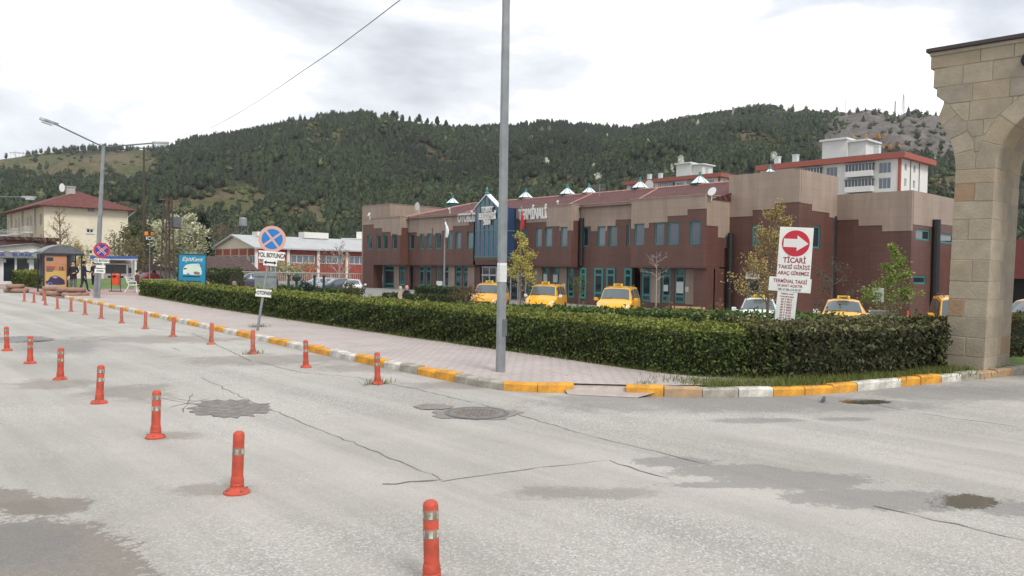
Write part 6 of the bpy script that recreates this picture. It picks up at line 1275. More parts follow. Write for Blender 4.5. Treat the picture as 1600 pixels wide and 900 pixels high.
# billboard
q = D(299.5, 440, 40); bz = .0
bb = thing('billboard', 'blue lit poster board in a dark frame behind the hedge', 'billboard', (q[0], q[1], float(H(q[0], q[1]))-.02)); bb.rotation_euler = (0, R(.9), -vd(q[0], q[1])); kk = 40/F_PX; zc = lambda py: EYE+(413.9-py)*kk-float(H(q[0], q[1]))
wB = 20.5*kk
bevel(MB().box((-wB,-.06,.35),(wB,.12,zc(395.5))).build('frame', 'board_frame', bb), .02); MB().box((-wB+.05,-.075,zc(447)),(wB-.05,-.061,zc(398))).build('poster', 'board_blue', bb); MB().box((-.5,-.03,0),(-.35,.09,.36)).build('leg', 'board_frame', bb); MB().box((.35,-.03,0),(.5,.09,.36)).build('leg', 'board_frame', bb)
XF = lambda px, py: ((px-299.5)*kk, -.08, zc(py))
put_text('lettering', 'EşitKent', .30, 'letter_white', frame_at(XF(299, 404.5), (1,0,0)), bb, bold=.004, sx=.92, shear=.35)
blob = [(288,416),(291,413),(298,411.5),(306,411),(309,413.5),(312,417),(313.5,424),(313,428),(306,429),(297,428.5),(292,425),(288,421)]; MB().prism([XF(*p) for p in blob], (0,-.003,0)).build('picture', 'board_white', bb)
MB().prism([XF(*p) for p in [(305,411.5),(307,410.5),(310,411.5),(310.5,414.5),(305.5,414.5)]], (0,-.006,0)).build('picture', 'paper', bb); MB().prism([XF(*p) for p in [(286.5,418),(292,417.5),(292.5,428),(286.5,428)]], (0,-.007,0)).build('picture', 'sign_white', bb); MB().prism([XF(*p) for p in [(287,418.5),(291.5,418),(291.5,420),(287,420.5)]], (0,-.010,0)).build('picture', 'ink_black', bb); MB().prism([XF(*p) for p in [(301,424),(306,423),(311,425),(310,428),(303,428)]], (0,-.006,0)).build('picture', 'cloth_mauve', bb)
for y_, a, b, mt in ((431, 286.5, 311, 'ink_black'), (438.5, 282, 314, 'board_frame')): 
    for k in range(7): x0 = a+(b-a)*k/7; MB().prism([XF(x0, y_-.8), XF(x0+(b-a)/8.2, y_-.8), XF(x0+(b-a)/8.2, y_+.8), XF(x0, y_+.8)], (0,-.002,0)).build('print_line', mt, bb)
# grey container, planters and small garden things behind the hedge
q = D(415, 440, 37); gx_ = thing('waste_container', 'grey metal container with sloped lid behind the leaning sign', 'container', (q[0], q[1], float(H(q[0], q[1]))), -vd(q[0], q[1])); kk2 = 37/F_PX; zt_ = EYE+(415.8-428)*kk2-float(H(q[0], q[1]))
bevel(MB().box((-.50,-.4,.1),(.50,.4,zt_-.12)).build('body', 'galv', gx_), .03); bevel(MB().prism([(-.54,-.44,zt_-.12),(.54,-.44,zt_-.12),(.54,-.2,zt_+.08),(.54,.44,zt_+.08),(.54,.44,zt_-.12)][0:1]+[(-.54,-.44,zt_-.11),(-.54,-.2,zt_+.06),(-.54,.44,zt_+.06),(-.54,.44,zt_-.12)], (1.08,0,0)).build('lid', 'galv_dark', gx_), .02)
for k in range(4): MB().box((-.42+k*.26,-.42,.2),(-.38+k*.26,-.4,zt_-.2)).build('rib', 'galv', gx_)
for s in (-1, 1):
    for u_ in (-1, 1): MB().lathe([(.06,0),(.07,.03),(.06,.1)], 8, (s*.4, u_*.3, 0)).build('castor', 'black', gx_)
def gpost(px, py_top, dep, label, lantern=False):
    q = D(px, py_top, dep); z = float(H(q[0], q[1])); t = thing('garden_post', label, 'post', (q[0], q[1], z)); h = float(q[2])-z
    MB().tube([(0,0,0),(0,0,h)], .075, 8).build('shaft', 'post_green', t); MB().lathe([(.16,0),(.16,.08),(.09,.14)], 10).build('base', 'post_green', t)
    if lantern: MB().lathe([(.10,-.36),(.22,-.30),(.26,-.1),(.16,.02),(.06,.10)], 10, (0,0,h)).build('lantern', 'post_green', t)
    else: MB().lathe([(.09,0),(.11,.04),(.03,.1)], 8, (0,0,h)).build('cap', 'post_green', t)
gpost(451,431,45,'dark green garden post left of the lantern'); gpost(463.5,430,44,'dark green garden lantern post behind the hedge', True); gpost(491.5,432,46,'dark green garden post before the silver white car'); gpost(506,432,46,'dark green garden post before the dark hatchback')
q = D(1092, 482, 40)
bq = thing('bench', 'wooden slatted bench beside the terminal wall right of the taxi vans', 'bench', (D(1080, 478, 40)[0], D(1080, 478, 40)[1], -1.0), R(90)+.2)
for k in range(3): MB().box((-.9,-.2+k*.16,.44),(.9,-.08+k*.16,.48)).build('slat', 'bench_wood', bq)
for k in range(2): MB().box((-.9,.32+k*.03,.62+k*.17),(.9,.36+k*.03,.74+k*.17)).build('slat', 'bench_wood', bq)
for s in (-.75, .75): MB().tube([(s,-.2,0),(s,-.2,.43),(s,.3,.43),(s,.4,.95)], .03, 6).tube([(s,.3,.43),(s,.36,0)], .03, 6).build('end_frame', 'dark_metal', bq)
q = D(1378, 492, 21); pl_ = thing('concrete_block', 'pale concrete block beside the green sapling', 'block', (q[0], q[1], float(H(q[0], q[1]))), -vd(q[0], q[1])); zt_ = float(D(1378, 485, 21)[2]-H(q[0], q[1])); bevel(MB().box((-.30,-.15,0),(.30,.25,zt_)).build('block', 'kerb_bare', pl_), .03); MB().box((-.33,-.18,0),(.33,.28,.06)).build('plinth', 'kerb_bare', pl_)
q = D(1372, 461, 20.6); pn = thing('notice_board', 'small white notice hung on the green sapling', 'notice', (q[0], q[1], float(q[2])), -vd(q[0], q[1])); bevel(MB().box((-.14,-.01,-.19),(.14,.01,.19)).build('board', 'sign_white', pn), .004, 1)
for k in range(3): MB().box((-.09,-.014,.02-k*.06),(.09-.02*k,-.0105,.045-k*.06)).build('print_line', 'ink_black', pn)
q = D(1418, 492, 22); cn_ = thing('traffic_cone', 'small orange traffic cone behind the hedge near the pillar', 'cone', (q[0], q[1], float(H(q[0], q[1])))); hC = float(q[2]+.12-H(q[0], q[1])); MB().lathe([(.14,.03),(.02,hC)], 12).build('cone', 'bin_orange', cn_); MB().box((-.2,-.2,0),(.2,.2,.03)).build('base', 'bin_orange', cn_)
# ================================================================== BUILDINGS ROUND ABOUT
def hip_roof(x0, x1, y0, y1, z, h, ov=0.6, inset=None):
    x0 -= ov; x1 += ov; y0 -= ov; y1 += ov; w = min(x1-x0, y1-y0)/2 if inset is None else inset; m = MB()
    if (x1-x0) > (y1-y0): a, b = (x0+w, (y0+y1)/2, z+h), (x1-w, (y0+y1)/2, z+h); fs = [(0,1,5,4),(1,2,5),(2,3,4,5),(3,0,4)]
    else: a, b = ((x0+x1)/2, y0+w, z+h), ((x0+x1)/2, y1-w, z+h); fs = [(0,1,4),(1,2,5,4),(2,3,5),(3,0,4,5)]
    m.add([(x0,y0,z),(x1,y0,z),(x1,y1,z),(x0,y1,z),a,b], fs); m.add([(x0,y0,z-.12),(x1,y0,z-.12),(x1,y1,z-.12),(x0,y1,z-.12),(x0,y0,z-.002),(x1,y0,z-.002),(x1,y1,z-.002),(x0,y1,z-.002)], [(3,2,1,0),(0,1,5,4),(1,2,6,5),(2,3,7,6),(3,0,4,7)]); return m
# ---- cream apartment house on the left
q = D(69, 322, 102); hx, hy = float(q[0]), float(q[1]); hzE = float(q[2]); hx1 = float(PY(200, 330, hy)[0]); hy1 = hy+26
hs = thing('apartment_house', 'cream three storey apartment house with red hipped roof on the left', 'house')
sw_ = [(float(PY(a, 350, hy)[0]), float(PY(b, 350, hy)[0]), float(PY(141, c, hy)[2]), float(PY(141, d, hy)[2])) for a, b, c, d in ((136.5,147.5,331,324.5), (135,146.5,364,357.5), (133.5,145.5,397,390.5))]
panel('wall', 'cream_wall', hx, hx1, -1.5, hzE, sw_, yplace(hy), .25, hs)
for h in sw_: o = window_y(hy, *h, hs, fmat='white_trim', gmat='glass_dark', fw=.1, deep=.15, mull=(.5,)); MB().box((h[0]-.1, hy-.12, h[2]-.1), (h[1]+.1, hy+.1, h[2])).build('sill', 'white_trim', o)
fz = [hzE-2.5, hzE-5.3, hzE-8.1]; fh = []
for z in fz:
    for k in range(6): fh.append((hy+1.2+k*4.2, hy+2.5+k*4.2, z, z+1.6)); fh.append((hy+3.3+k*4.2, hy+4.4+k*4.2, z-.8, z+1.6)) if k % 2 else None
panel('wall', 'cream_shade', hy+.25, hy1, -1.5, hzE, fh, xplace(hx), .25, hs)  # darker copy of the cream puts this side's shade into the colour
for h in fh: window_x(hx, *h, hs, fmat='white_trim', gmat='glass_grey', fw=.1, deep=.15, mull=(.5,))
for k in range(1, 6, 2):
    for z in fz[:2]:
        b = MB().box((hx-1.1, hy+3.0+k*4.2-1.8, z-.98), (hx, hy+3.0+k*4.2+1.6, z-.85)).build('balcony', 'white_wall', hs)
        rl = MB()
        for j in range(4): rl.tube([(hx-1.05, hy+1.25+k*4.2, z-.75+j*.22), (hx-1.05, hy+4.55+k*4.2, z-.75+j*.22)], .035, 5); rl.tube([(hx-1.05, hy+1.25+k*4.2, z-.75+j*.22), (hx, hy+1.25+k*4.2, z-.75+j*.22)], .035, 5)
        rl.build('railing', 'white_trim', b)
    MB().box((hx-.25, hy+.8+k*4.2, -1.5), (hx-.002, hy+1.1+k*4.2, hzE)).build('pilaster', 'grey_wall', hs)
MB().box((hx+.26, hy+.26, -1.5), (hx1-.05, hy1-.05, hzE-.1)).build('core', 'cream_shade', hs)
ro_ = hip_roof(hx, hx1, hy, hy1, hzE+.12, 2.6, 1.0).build('roof', 'roof_red', hs); MB().box((hx+3.6,hy+4.0,hzE+1),(hx+4.6,hy+5.0,hzE+3.1)).box((hx+3.5,hy+3.9,hzE+3.1),(hx+4.7,hy+5.1,hzE+3.25)).build('chimney', 'grey_wall', ro_)
m = MB().lathe([(.02,0),(.35,.06),(.6,.2)], 14); m.v = [(hx+2.8+v[0]*.6, hy+3.5-v[2], hzE+2.9+v[1]) for v in m.v]; m.build('satellite_dish', 'white_trim', ro_); MB().tube([(hx1-.1,hy-.1,-1.5),(hx1-.1,hy-.1,hzE-.9),(hx1+.8,hy-.6,hzE)], .08, 6).build('downpipe', 'white_trim', hs)
# ---- shop and brick kiosk on the corner
sp_ = thing('corner_shop', 'low corner shop with gabled roof and grey lettered fascia', 'shop'); by = 66.0
XP = lambda px: float(PY(px, 410, by)[0]); ZP_ = lambda py: float(PY(35, py, by)[2]); xa, xb = XP(-70), XP(76)
sl_ = [(XP(a)+.01, XP(b)-.01, ZP_(440), ZP_(403)) for a, b in ((-66,-48),(-46,-24),(-22,1),(4.5,24),(25.5,46.5),(52,74))]
panel('wall', 'white_trim', xa, xb, -.1, 2.62, sl_, yplace(by), .15, sp_)
for h in sl_: window_y(by, *h, sp_, fmat='white_trim', gmat='glass_dark', fw=.03, deep=.06, name='shop_window')
MB().box((xa, by+.16, -.1), (xb, by+7, 2.6)).build('core', 'grey_wall', sp_)
MB().box((xa-.2, by-.55, ZP_(402.5)), (XP(79), by-.02, ZP_(394.5))).build('fascia', 'galv', sp_)
for k, px in enumerate((33, 75.5, -10)): put_text('lettering', 'BURAK', .32, 'sign_navy', frame_at((XP(px), by-.56, ZP_(398.6)), (1,0,0)), sp_, bold=.010, sx=1.25)
MB().prism([(XP(-52), by-.4, ZP_(394)), (XP(50), by-.4, ZP_(381.5)), (XP(84), by-.4, ZP_(393))], (0, 7, 0)).build('gable', 'white_wall', sp_)
MB().prism([(XP(-58), by-.7, ZP_(394.6)), (XP(50), by-.7, ZP_(381.2)), (XP(86), by-.7, ZP_(393.2)), (XP(86), by-.7, ZP_(391.8)), (XP(50), by-.7, ZP_(379.4)), (XP(-58), by-.7, ZP_(393))], (0, 7.6, 0)).build('roof', 'galv_dark', sp_)
for k in range(9): MB().box((XP(-20)+k*.62, by-.62, ZP_(394.4)), (XP(-20)+k*.62+.28, by-.50, ZP_(393))).build('bracket', 'white_trim', sp_)
for a, b_ in ((5,9.5),(42.5,47)): MB().box((XP(a), by+.03, ZP_(410.5)), (XP(b_), by+.05, ZP_(405))).build('notice', 'paper', sp_)
mk_tiles('brick_dark', (srgb(104, 66, 58), srgb(92, 58, 52)), srgb(82, 58, 52), 0.5, 0.16, 0.012, 0.8, 0.3, var=0.15)
q = D(50, 390, 84); kx = float(q[0]); kb = thing('brick_kiosk', 'low red brick building with flat brown roof behind the shop', 'building'); y0_ = float(q[1]); x1_ = float(PY(88, 385, y0_)[0]); x0_ = float(PY(10, 385, y0_)[0]); zt_ = float(PY(60, 376, y0_)[2]); bevel(MB().box((x0_,y0_,-.5),(x1_,y0_+6,zt_)).build('wall', 'brick_dark', kb), .03); MB().box((x0_-.3,y0_-.35,zt_),(x1_+.3,y0_+6.3,zt_+.35)).build('roof', 'roof_brown', kb)
MB().box((x0_+1,y0_-.05,.3),(x0_+2.2,y0_-.002,zt_-.6)).build('door', 'plastic_dark', kb)
# ---- red brick factory hall
q = D(400, 388, 115); fx, fy = float(q[0]), float(q[1]); fzE = 4.35; fx1 = fx+46; fy1 = float(PX(336, 392, fx)[1]); ft_ = thing('factory_hall', 'long red brick hall with pale pilasters and grey metal roof', 'factory'); fz0 = -.6
bays = 9; bw = (fx1-fx)/bays; fh = [(fx+k*bw+.5, fx+(k+1)*bw-.5, 2.2, 3.5) for k in range(bays)]
panel('wall', 'red_brick', fx, fx1, fz0, fzE, fh, yplace(fy), .25, ft_)
for h in fh: window_y(fy, *h, ft_, fmat='white_trim', gmat='glass_grey', fw=.1, deep=.15, mull=(.25,.5,.75))
for k in range(bays+1): MB().box((fx+k*bw-.22, fy-.25, fz0), (fx+k*bw+.22, fy-.004, fzE)).build('pilaster', 'cream_wall' if k in (3, 5) else 'white_wall', ft_)
window_y(fy-.12, fx+.45*bw, fx+.45*bw+1.5, .6, 1.9, ft_, fmat='white_trim', gmat='glass_grey', fw=.1, mull=(.5,))
gw = fy1-fy; fh = [(fy+gw*(k+.08)/5, fy+gw*(k+.86)/5, 2.0, 3.3) for k in range(5)]
panel('wall', 'cream_shade', fy+.25, fy1, fz0, fzE, fh, xplace(fx), .25, ft_)
for k, h in enumerate(fh): window_x(fx, *h, ft_, fmat='white_trim', gmat='glass_grey', fw=.12, deep=.15, mull=(.5,)); MB().box((fx-.05, h[0], h[3]), (fx-.002, h[1], fzE-.1)).build('wall_panel', 'red_brick', ft_)
MB().box((fx+.26,fy+.26,fz0),(fx1,fy1-.1,fzE-.1)).build('core', 'red_brick', ft_)
fr_ = (fy+fy1)/2; MB().prism([(fx,fy+.02,fzE+.02),(fx,fr_,fzE+1.9),(fx,fy1-.02,fzE+.02)], (.3,0,0)).build('gable', 'cream_wall', ft_)
rf_ = MB().prism([(fx-.6,fy-.8,fzE-.10),(fx-.6,fr_,fzE+2.0),(fx-.6,fy1+.8,fzE-.10),(fx-.6,fy1+.8,fzE+.1),(fx-.6,fr_,fzE+2.22),(fx-.6,fy-.8,fzE+.12)], (fx1-fx+1,0,0)).build('roof', 'metal_roof', ft_)
for px, w, h in ((490, 4.5, .9), (405, 1.5, .6)): x_ = float(PY(px, 380, fr_)[0]); MB().box((x_-w/2,fr_-1,fzE+2.1),(x_+w/2,fr_+1,fzE+2.2+h)).build('roof_vent', 'white_wall', rf_)
q = D(556, 385, 150); wt = thing('white_annexe', 'small white flat roofed building behind the factory beside the terminal', 'building', (float(q[0]), float(q[1]), -.6), -TH); bevel(MB().box((-2.2,-2,0),(8,4,7.7)).build('wall', 'white_wall', wt), .05); MB().box((-2.4,-2.2,7.7),(8.2,4.2,7.9)).build('roof', 'white_trim', wt); MB().box((.3,-1,7.9),(4.2,2,9.2)).build('roof_room', 'white_wall', wt)
MB().box((-.4,-2.05,5.4),(.2,-2.002,6.2)).build('window', 'glass_dark', wt)
q = D(405, 401, 98); lrx = float(q[0]); lry = float(q[1]); lh = thing('tiled_outbuilding', 'low outbuilding with a broad dark brown tiled roof before the factory', 'building'); xL = float(PY(318, 405, lry)[0]); z1_ = float(PY(370, 401, lry+4)[2]); z0_ = float(PY(370, 422, lry)[2])
MB().prism([(xL-4,lry,z0_),(xL-4,lry+4.5,z1_),(xL-4,lry+9,z0_),(xL-4,lry+9,z0_-.15),(xL-4,lry,z0_-.15)], (lrx-xL+4,0,0)).build('roof', 'roof_brown', lh); MB().box((xL-3.6,lry+.5,-1),(lrx-.4,lry+8.5,z0_-.12)).build('wall', 'grey_wall', lh)
# ---- railing in front of the yard
q0, q1 = D(322, 436, 92), D(566, 446, 86); rw = thing('yard_railing', 'long pale metal railing behind the parked cars', 'fence'); P0, P1 = np.array(q0), np.array(q1); P0[2] = P1[2] = -.75; L_ = np.linalg.norm(P1-P0); du = (P1-P0)/L_
for k in range(int(L_/2.4)+1):
    p = P0+du*k*2.4; MB().box((p[0]-.07,p[1]-.07,-.75),(p[0]+.07,p[1]+.07,1.0)).build('post', 'fence_grey', rw)
for z in (.95, -.3): MB().tube([tuple(P0+np.array([0,0,z+.75])), tuple(P1+np.array([0,0,z+.75]))], .06, 6).build('rail', 'fence_grey', rw)
b0 = MB().box((-.025,-.025,0),(.025,.025,1.25)).build('baluster', 'fence_grey', rw); nbal = int(L_/.24)
for k in range(nbal):
    p = P0+du*(k+.5)*L_/nbal; o = b0 if k == 0 else b0.copy()
    if k: COL.objects.link(o)
    o.location = (p[0], p[1], -.3)
# ---- water tank on a lattice stand
q = D(380, 345, 150); wx, wy, wz = map(float, q); tk = thing('water_tank', 'grey water tank on a lattice stand behind the factory', 'water tank', (wx, wy, -1))
bevel(MB().lathe([(.75,0),(.75,1.4),(.5,1.6),(.1,1.7)], 14, (0,0,wz+.4-1+.6)).build('tank', 'galv', tk), .02, 1)
fr = MB()
for sx in (-1, 1):
    for sy in (-1, 1): fr.tube([(sx*.95,sy*.95,0),(sx*.6,sy*.6,wz)], .07, 5)
for k in range(6):
    z = wz*k/6
    for s in (-1, 1): fr.tube([(-.9*s,-.9,z),(.85*s,-.85,z+wz/6)], .04, 4)
fr.build('stand', 'galv_dark', tk); MB().box((-.95,-.95,wz-.05),(.95,.95,wz+.05)).build('platform', 'galv_dark', tk)
# ---- apartment blocks behind the terminal
def apt_block(name, label, cx, cy, zE, LY, LX, floors, sty=2.9, detail=True):
    # corner nearest the camera at (cx, cy): long face along +y (facing -x), short face along +x (facing -y)
    t = thing(name, label, 'apartment block'); z0 = zE-sty*floors
    fh, sh_, balc = [], [], []
    for f in range(floors):
        z = zE-sty*(f+1)+.85
        for k in range(int(LY/10)):
            y = cy+k*10; fh += [(y+1.6, y+3.9, z-.5, z+1.6), (y+7.9, y+9.1, z-.5, z+1.6)]; balc.append((y+4.6, y+9.6, zE-sty*(f+1), f))
        sh_ += [(cx+2.0, cx+3.1, z, z+1.45), (cx+6.2, cx+7.3, z, z+1.45)]
    panel('wall', 'white_wall', cy, cy+LY, z0, zE, fh, xplace(cx), .3, t); panel('wall', 'white_wall', cx+.3, cx+LX, z0, zE, sh_, yplace(cy), .3, t); MB().box((cx+.31,cy+.31,z0),(cx+LX-.05,cy+LY-.05,zE-.1)).build('core', 'white_wall', t)
    for h in fh: window_x(cx, *h, t, fmat='white_trim', gmat='glass_grey', fw=.12, deep=.2, mull=(.33,.66))
    for h in sh_: window_y(cy, *h, t, fmat='white_trim', gmat='glass_grey', fw=.12, deep=.2, mull=(.5,))
    for a, b, z, f in balc:
        if f > 3: continue
        o = MB().box((cx-1.2, a, z), (cx-.01, b, z+1.05)).build('balcony', 'white_wall', t); MB().box((cx-1.15, a+.05, z+1.06), (cx-.05, b-.05, z+2.3)).build('glazing', 'glass_dark', o); MB().box((cx-1.3, a-.1, z+2.31), (cx-.01, b+.1, z+2.5)).build('canopy', 'galv_dark', o)
        n = 8
        for j in range(n+1): MB().box((cx-1.19, a+(b-a)*j/n-.03, z+1.06), (cx-1.152, a+(b-a)*j/n+.03, z+2.3)).build('glazing_bar', 'white_trim', o)
    MB().box((cx-.12,cy-.05,z0),(cx+.5,cy+.35,zE)).build('corner_strip', 'orange_trim', t)
    r = MB().box((cx-1.0,cy-1.1,zE),(cx+LX+1.2,cy+LY+.6,zE+1.0)).build('roof', 'orange_trim', t); MB().box((cx-.8,cy-.9,zE+1.0),(cx+LX+1,cy+LY+.4,zE+1.12)).build('roof_top', 'galv_dark', r)
    for y, h_, w_, d_ in ((cy+11, 3.9, 8, 6),): a = MB().box((cx+2.5,y,zE+1.1),(cx+2.5+d_,y+w_*.62,zE+1.1+h_)).box((cx+3.2,y-w_*.42,zE+1.1),(cx+2.5+d_,y-.01,zE+h_+.5)).build('stair_house', 'white_wall', r); MB().box((cx+1.9,y-.2,zE+1.1+h_),(cx+3+d_,y+w_*.66,zE+1.45+h_)).box((cx+2.6,y-w_*.5,zE+h_+.5),(cx+3+d_,y-.21,zE+h_+.82)).build('stair_roof', 'white_trim', r)
    for yy, xx in ((cy+4.5, 1.5), (cy+21, 2.0), (cy+25, 2)): MB().box((cx+xx,yy,zE+1.1),(cx+xx+1.0,yy+1.0,zE+2.9)).box((cx+xx-.1,yy-.1,zE+2.9),(cx+xx+1.1,yy+1.1,zE+3.05)).build('chimney', 'white_trim', r)
    for x in (cx+4.7, cx+9): MB().tube([(x,cy-.08,z0),(x,cy-.08,zE)], .08, 5).build('downpipe', 'galv_dark', t)
    for f in range(1, 4): MB().box((cx+LX-.1,cy+.6,zE-sty*f),(cx+LX+1.3,cy+4,zE-sty*f+1.0)).build('balcony', 'white_wall', t)
q = D(1407, 247, 140); apt_block('apartment_block', 'white apartment block with orange eaves rising behind the terminal right end', float(q[0]), float(q[1]), float(q[2]), 28, 13.5, 8)
q = D(1085, 279, 215); apt_block('apartment_block', 'white apartment block with orange eaves showing above the terminal roof', float(q[0]), float(q[1])-8, float(q[2])-.2, 32, 15, 9)
q = D(1478, 331, 150); ho = thing('hillside_house', 'small house with red roof between the apartment block and the pillar', 'house', (float(q[0]), float(q[1]), 0), 0); MB().box((-3,-3,0),(6,5,float(q[2])-1)).build('wall', 'grey_wall', ho); m = hip_roof(-3,6,-3,5,float(q[2])-1,1.8); m.build('roof', 'roof_red', ho); MB().box((-1,-3.05,float(q[2])-3),(.4,-3.002,float(q[2])-1.6)).build('window', 'glass_dark', ho)
# ---- transformer lattice pole and the sign by it
q = D(262, 420, 80); px_, py_ = float(q[0]), float(q[1]); ztop = float(D(262, 308, 80)[2]); tp = thing('transformer_pole', 'rusty lattice pole carrying transformer gear left of the blossoming tree', 'pole', (px_, py_, -.5), .3); H_ = ztop+.5; fr = MB()
for sx in (-1, 1):
    for sy in (-1, 1): fr.tube([(sx*.55,sy*.45,0),(sx*.28,sy*.22,H_)], .085, 5)
for k in range(11):
    z = H_*k/11; f = .55-.27*k/11; g_ = .55-.27*(k+1)/11
    for sy in (-1, 1): fr.tube([(-f*(1 if k % 2 else -1),sy*f*.8,z),(g_*(1 if k % 2 else -1),sy*g_*.8,z+H_/11)], .035, 4)
    fr.tube([(f*(1 if k % 2 else -1),-f*.8,z),(g_*(1 if k % 2 else -1),g_*.8,z+H_/11)], .03, 4)
fr.build('lattice', 'bark_dark', tp)
bevel(MB().box((.35,-.5,H_*.66),(1.25,.5,H_*.66+1.1)).build('transformer', 'galv_dark', tp), .05); MB().box((-1.0,-.06,H_-.35),(1.2,.06,H_-.25)).box((-1.2,-.06,H_*.66-.1),(2.8,.06,H_*.66)).build('crossarm', 'bark', tp)
for k in range(4): MB().lathe([(.05,0),(.10,.06),(.05,.14),(.09,.2),(.03,.3)], 8, (-.9+k*.6,0,H_-.25)).build('insulator', 'bark_dark', tp)
MB().tube([(2.7,0,H_*.66),(2.9,0,H_*.66+.5)], .04, 5).build('lamp_bracket', 'galv', tp); MB().lathe([(.05,0),(.16,.05),(.14,.16),(.03,.22)], 10, (2.95,0,H_*.66+.5)).build('lamp', 'white_trim', tp)
q = D(234, 369, 88); os_ = thing('lettered_sign', 'white letters with two orange squares on a far post', 'sign', (float(q[0]), float(q[1]), -.5), -vd(q[0], q[1])); zc_ = float(q[2])+.5; MB().tube([(0,.1,0),(0,.1,zc_-.5)], .06, 6).build('post', 'galv', os_)
for s in (-.35, .30): bevel(MB().box((s-.20,-.05,zc_+.06),(s+.20,.05,zc_+.50)).build('square', 'orange_sign', os_), .05)
put_text('lettering', 'ICIK', .55, 'letter_white', frame_at((.1,-.03,zc_-.25), (1,0,0)), os_, bold=.015)

# ================================================================== TREES
def leafy_tree(name, label, base, h, spread, seed, leaf, nleaf, cols, bark='bark', crown_from=.3, levels=3, trunk_r=None, lean=(0,0), shape='oval', twig=True, group=None, cat='tree', nb=9, drop=0.0):
    r_ = random.Random(seed); rg_ = np.random.default_rng(seed); t = thing(name, label, cat, base, 0, group); tr = trunk_r or h*.014; tips = []; m = MB()
    top = Vector((lean[0]*h, lean[1]*h, h)); mid = Vector((lean[0]*h*.4+r_.uniform(-.02,.02)*h, lean[1]*h*.4, h*.5)); m.tube([(0,0,-.1), tuple(mid), tuple(top)], [tr, tr*.7, tr*.15], 7)
    def branch(p, d, L, rad, lev):
        e = p+d*L; c = p+d*L*.5+Vector((r_.gauss(0,1), r_.gauss(0,1), r_.gauss(0,1)))*L*.06; m.tube([tuple(p), tuple(c), tuple(e)], [rad, rad*.75, rad*.3], 5 if lev < 2 else 4, cap=False); tips.append((c, L, lev)); tips.append((e, L, lev))
        if lev < levels:
            for k in range(3 if lev == 1 else 2):
                f = r_.uniform(.35, 1.0); q = p+d*L*f; nd = (d+Vector((r_.gauss(0,.5), r_.gauss(0,.5), r_.gauss(.15,.35)))).normalized(); branch(q, nd, L*r_.uniform(.45,.7), rad*.55, lev+1)
    for k in range(nb):
        f = crown_from+(1-crown_from)*(k+r_.uniform(0,.8))/nb*.92; p = Vector((0,0,0)).lerp(mid, f*2) if f < .5 else mid.lerp(top, (f-.5)*2); a = k*2.4+r_.uniform(-.4,.4)
        prof = math.sin(math.pi*min(1, max(.12, (f-crown_from)/(1-crown_from)*.85+.18))) if shape == 'oval' else (1.05-f)
        up = .55 if shape != 'vase' else 1.1; d = Vector((math.cos(a), math.sin(a), up*r_.uniform(.6,1.3))).normalized(); branch(p, d, spread*max(.25, prof)*r_.uniform(.75,1.1), tr*.45, 1)
    m.build('trunk', bark, t)
    nleaf = int(nleaf*1.3)
    if nleaf:
        tp_ = np.array([tuple(q[0]) for q in tips]); ln = np.array([q[1] for q in tips]); w = np.array([{1:.6,2:1.0,3:1.3}[q[2]] for q in tips])*ln**.5; i = rg_.choice(len(tips), nleaf, p=w/w.sum())
        P = tp_[i]+rg_.normal(0, 1, (nleaf, 3))*(ln[i]*.22+leaf*.6)[:, None]; P[:, 2] = np.maximum(P[:, 2], h*crown_from*.6); N = rg_.normal(0, 1, (nleaf, 3)); N[:, 2] = np.abs(N[:, 2])+.3
        V, Fq = leaf_cards(P, N, leaf, rg_, .6, .6); cs = np.array([srgb(*c) for c in cols])[rg_.integers(0, len(cols), nleaf)]*rg_.uniform(.75, 1.25, (nleaf, 1)); np_mesh('crown', V, Fq, 4, 'leaf', t, tint=np.repeat(cs, 4, axis=0))
    return t
def tb_(px, dep, py=470): q = D(px, py, dep); return (float(q[0]), float(q[1]), float(H(q[0], q[1]))-.02)
def hfor(px, py_top, dep): b = tb_(px, dep); q = D(px, py_top, dep); return float(q[2])-b[2]
leafy_tree('young_tree', 'young tree with yellow green leaves before the entrance right of the lamp pole', tb_(814, 45), hfor(818, 366, 45), 1.35, 31, .13, 1500, ((182,174,92),(160,156,80),(196,186,108)), crown_from=.25, trunk_r=.05, shape='vase', nb=10)
leafy_tree('young_tree', 'tiny green leaved sapling between the second and third taxi vans', tb_(905, 46), hfor(905, 430, 46), .45, 32, .11, 260, ((92,112,56),(76,96,48)), crown_from=.5, trunk_r=.03, nb=6)
leafy_tree('young_tree', 'bare thin sapling before the terminal above the nearest taxi van', tb_(1025, 42), hfor(1022, 392, 42), .75, 33, .06, 70, ((150,124,100),(136,112,92)), bark='fence_grey', crown_from=.55, trunk_r=.028, nb=8)
leafy_tree('young_tree', 'tall tree with sparse yellowish brown spring leaves behind the red arrow sign', tb_(1197, 24), hfor(1215, 320, 24), 1.25, 34, .075, 3000, ((182,162,108),(166,148,94),(152,132,84),(192,174,120)), crown_from=.22, trunk_r=.055, lean=(.03,-.05), shape='vase', nb=13)
leafy_tree('young_tree', 'small tree with bright green leaves left of the stone pillar', tb_(1388, 20.5), hfor(1400, 384, 20.5), .92, 35, .07, 1700, ((130,148,70),(114,134,62),(146,160,84)), crown_from=.32, trunk_r=.04, lean=(.04,-.06), shape='vase', nb=10)
leafy_tree('shrub', 'sparse grey green shrub against the dark terminal wall', tb_(1300, 40), hfor(1300, 400, 40), .9, 36, .10, 700, ((92,92,78),(80,82,70)), crown_from=.1, trunk_r=.03, nb=9, cat='shrub')
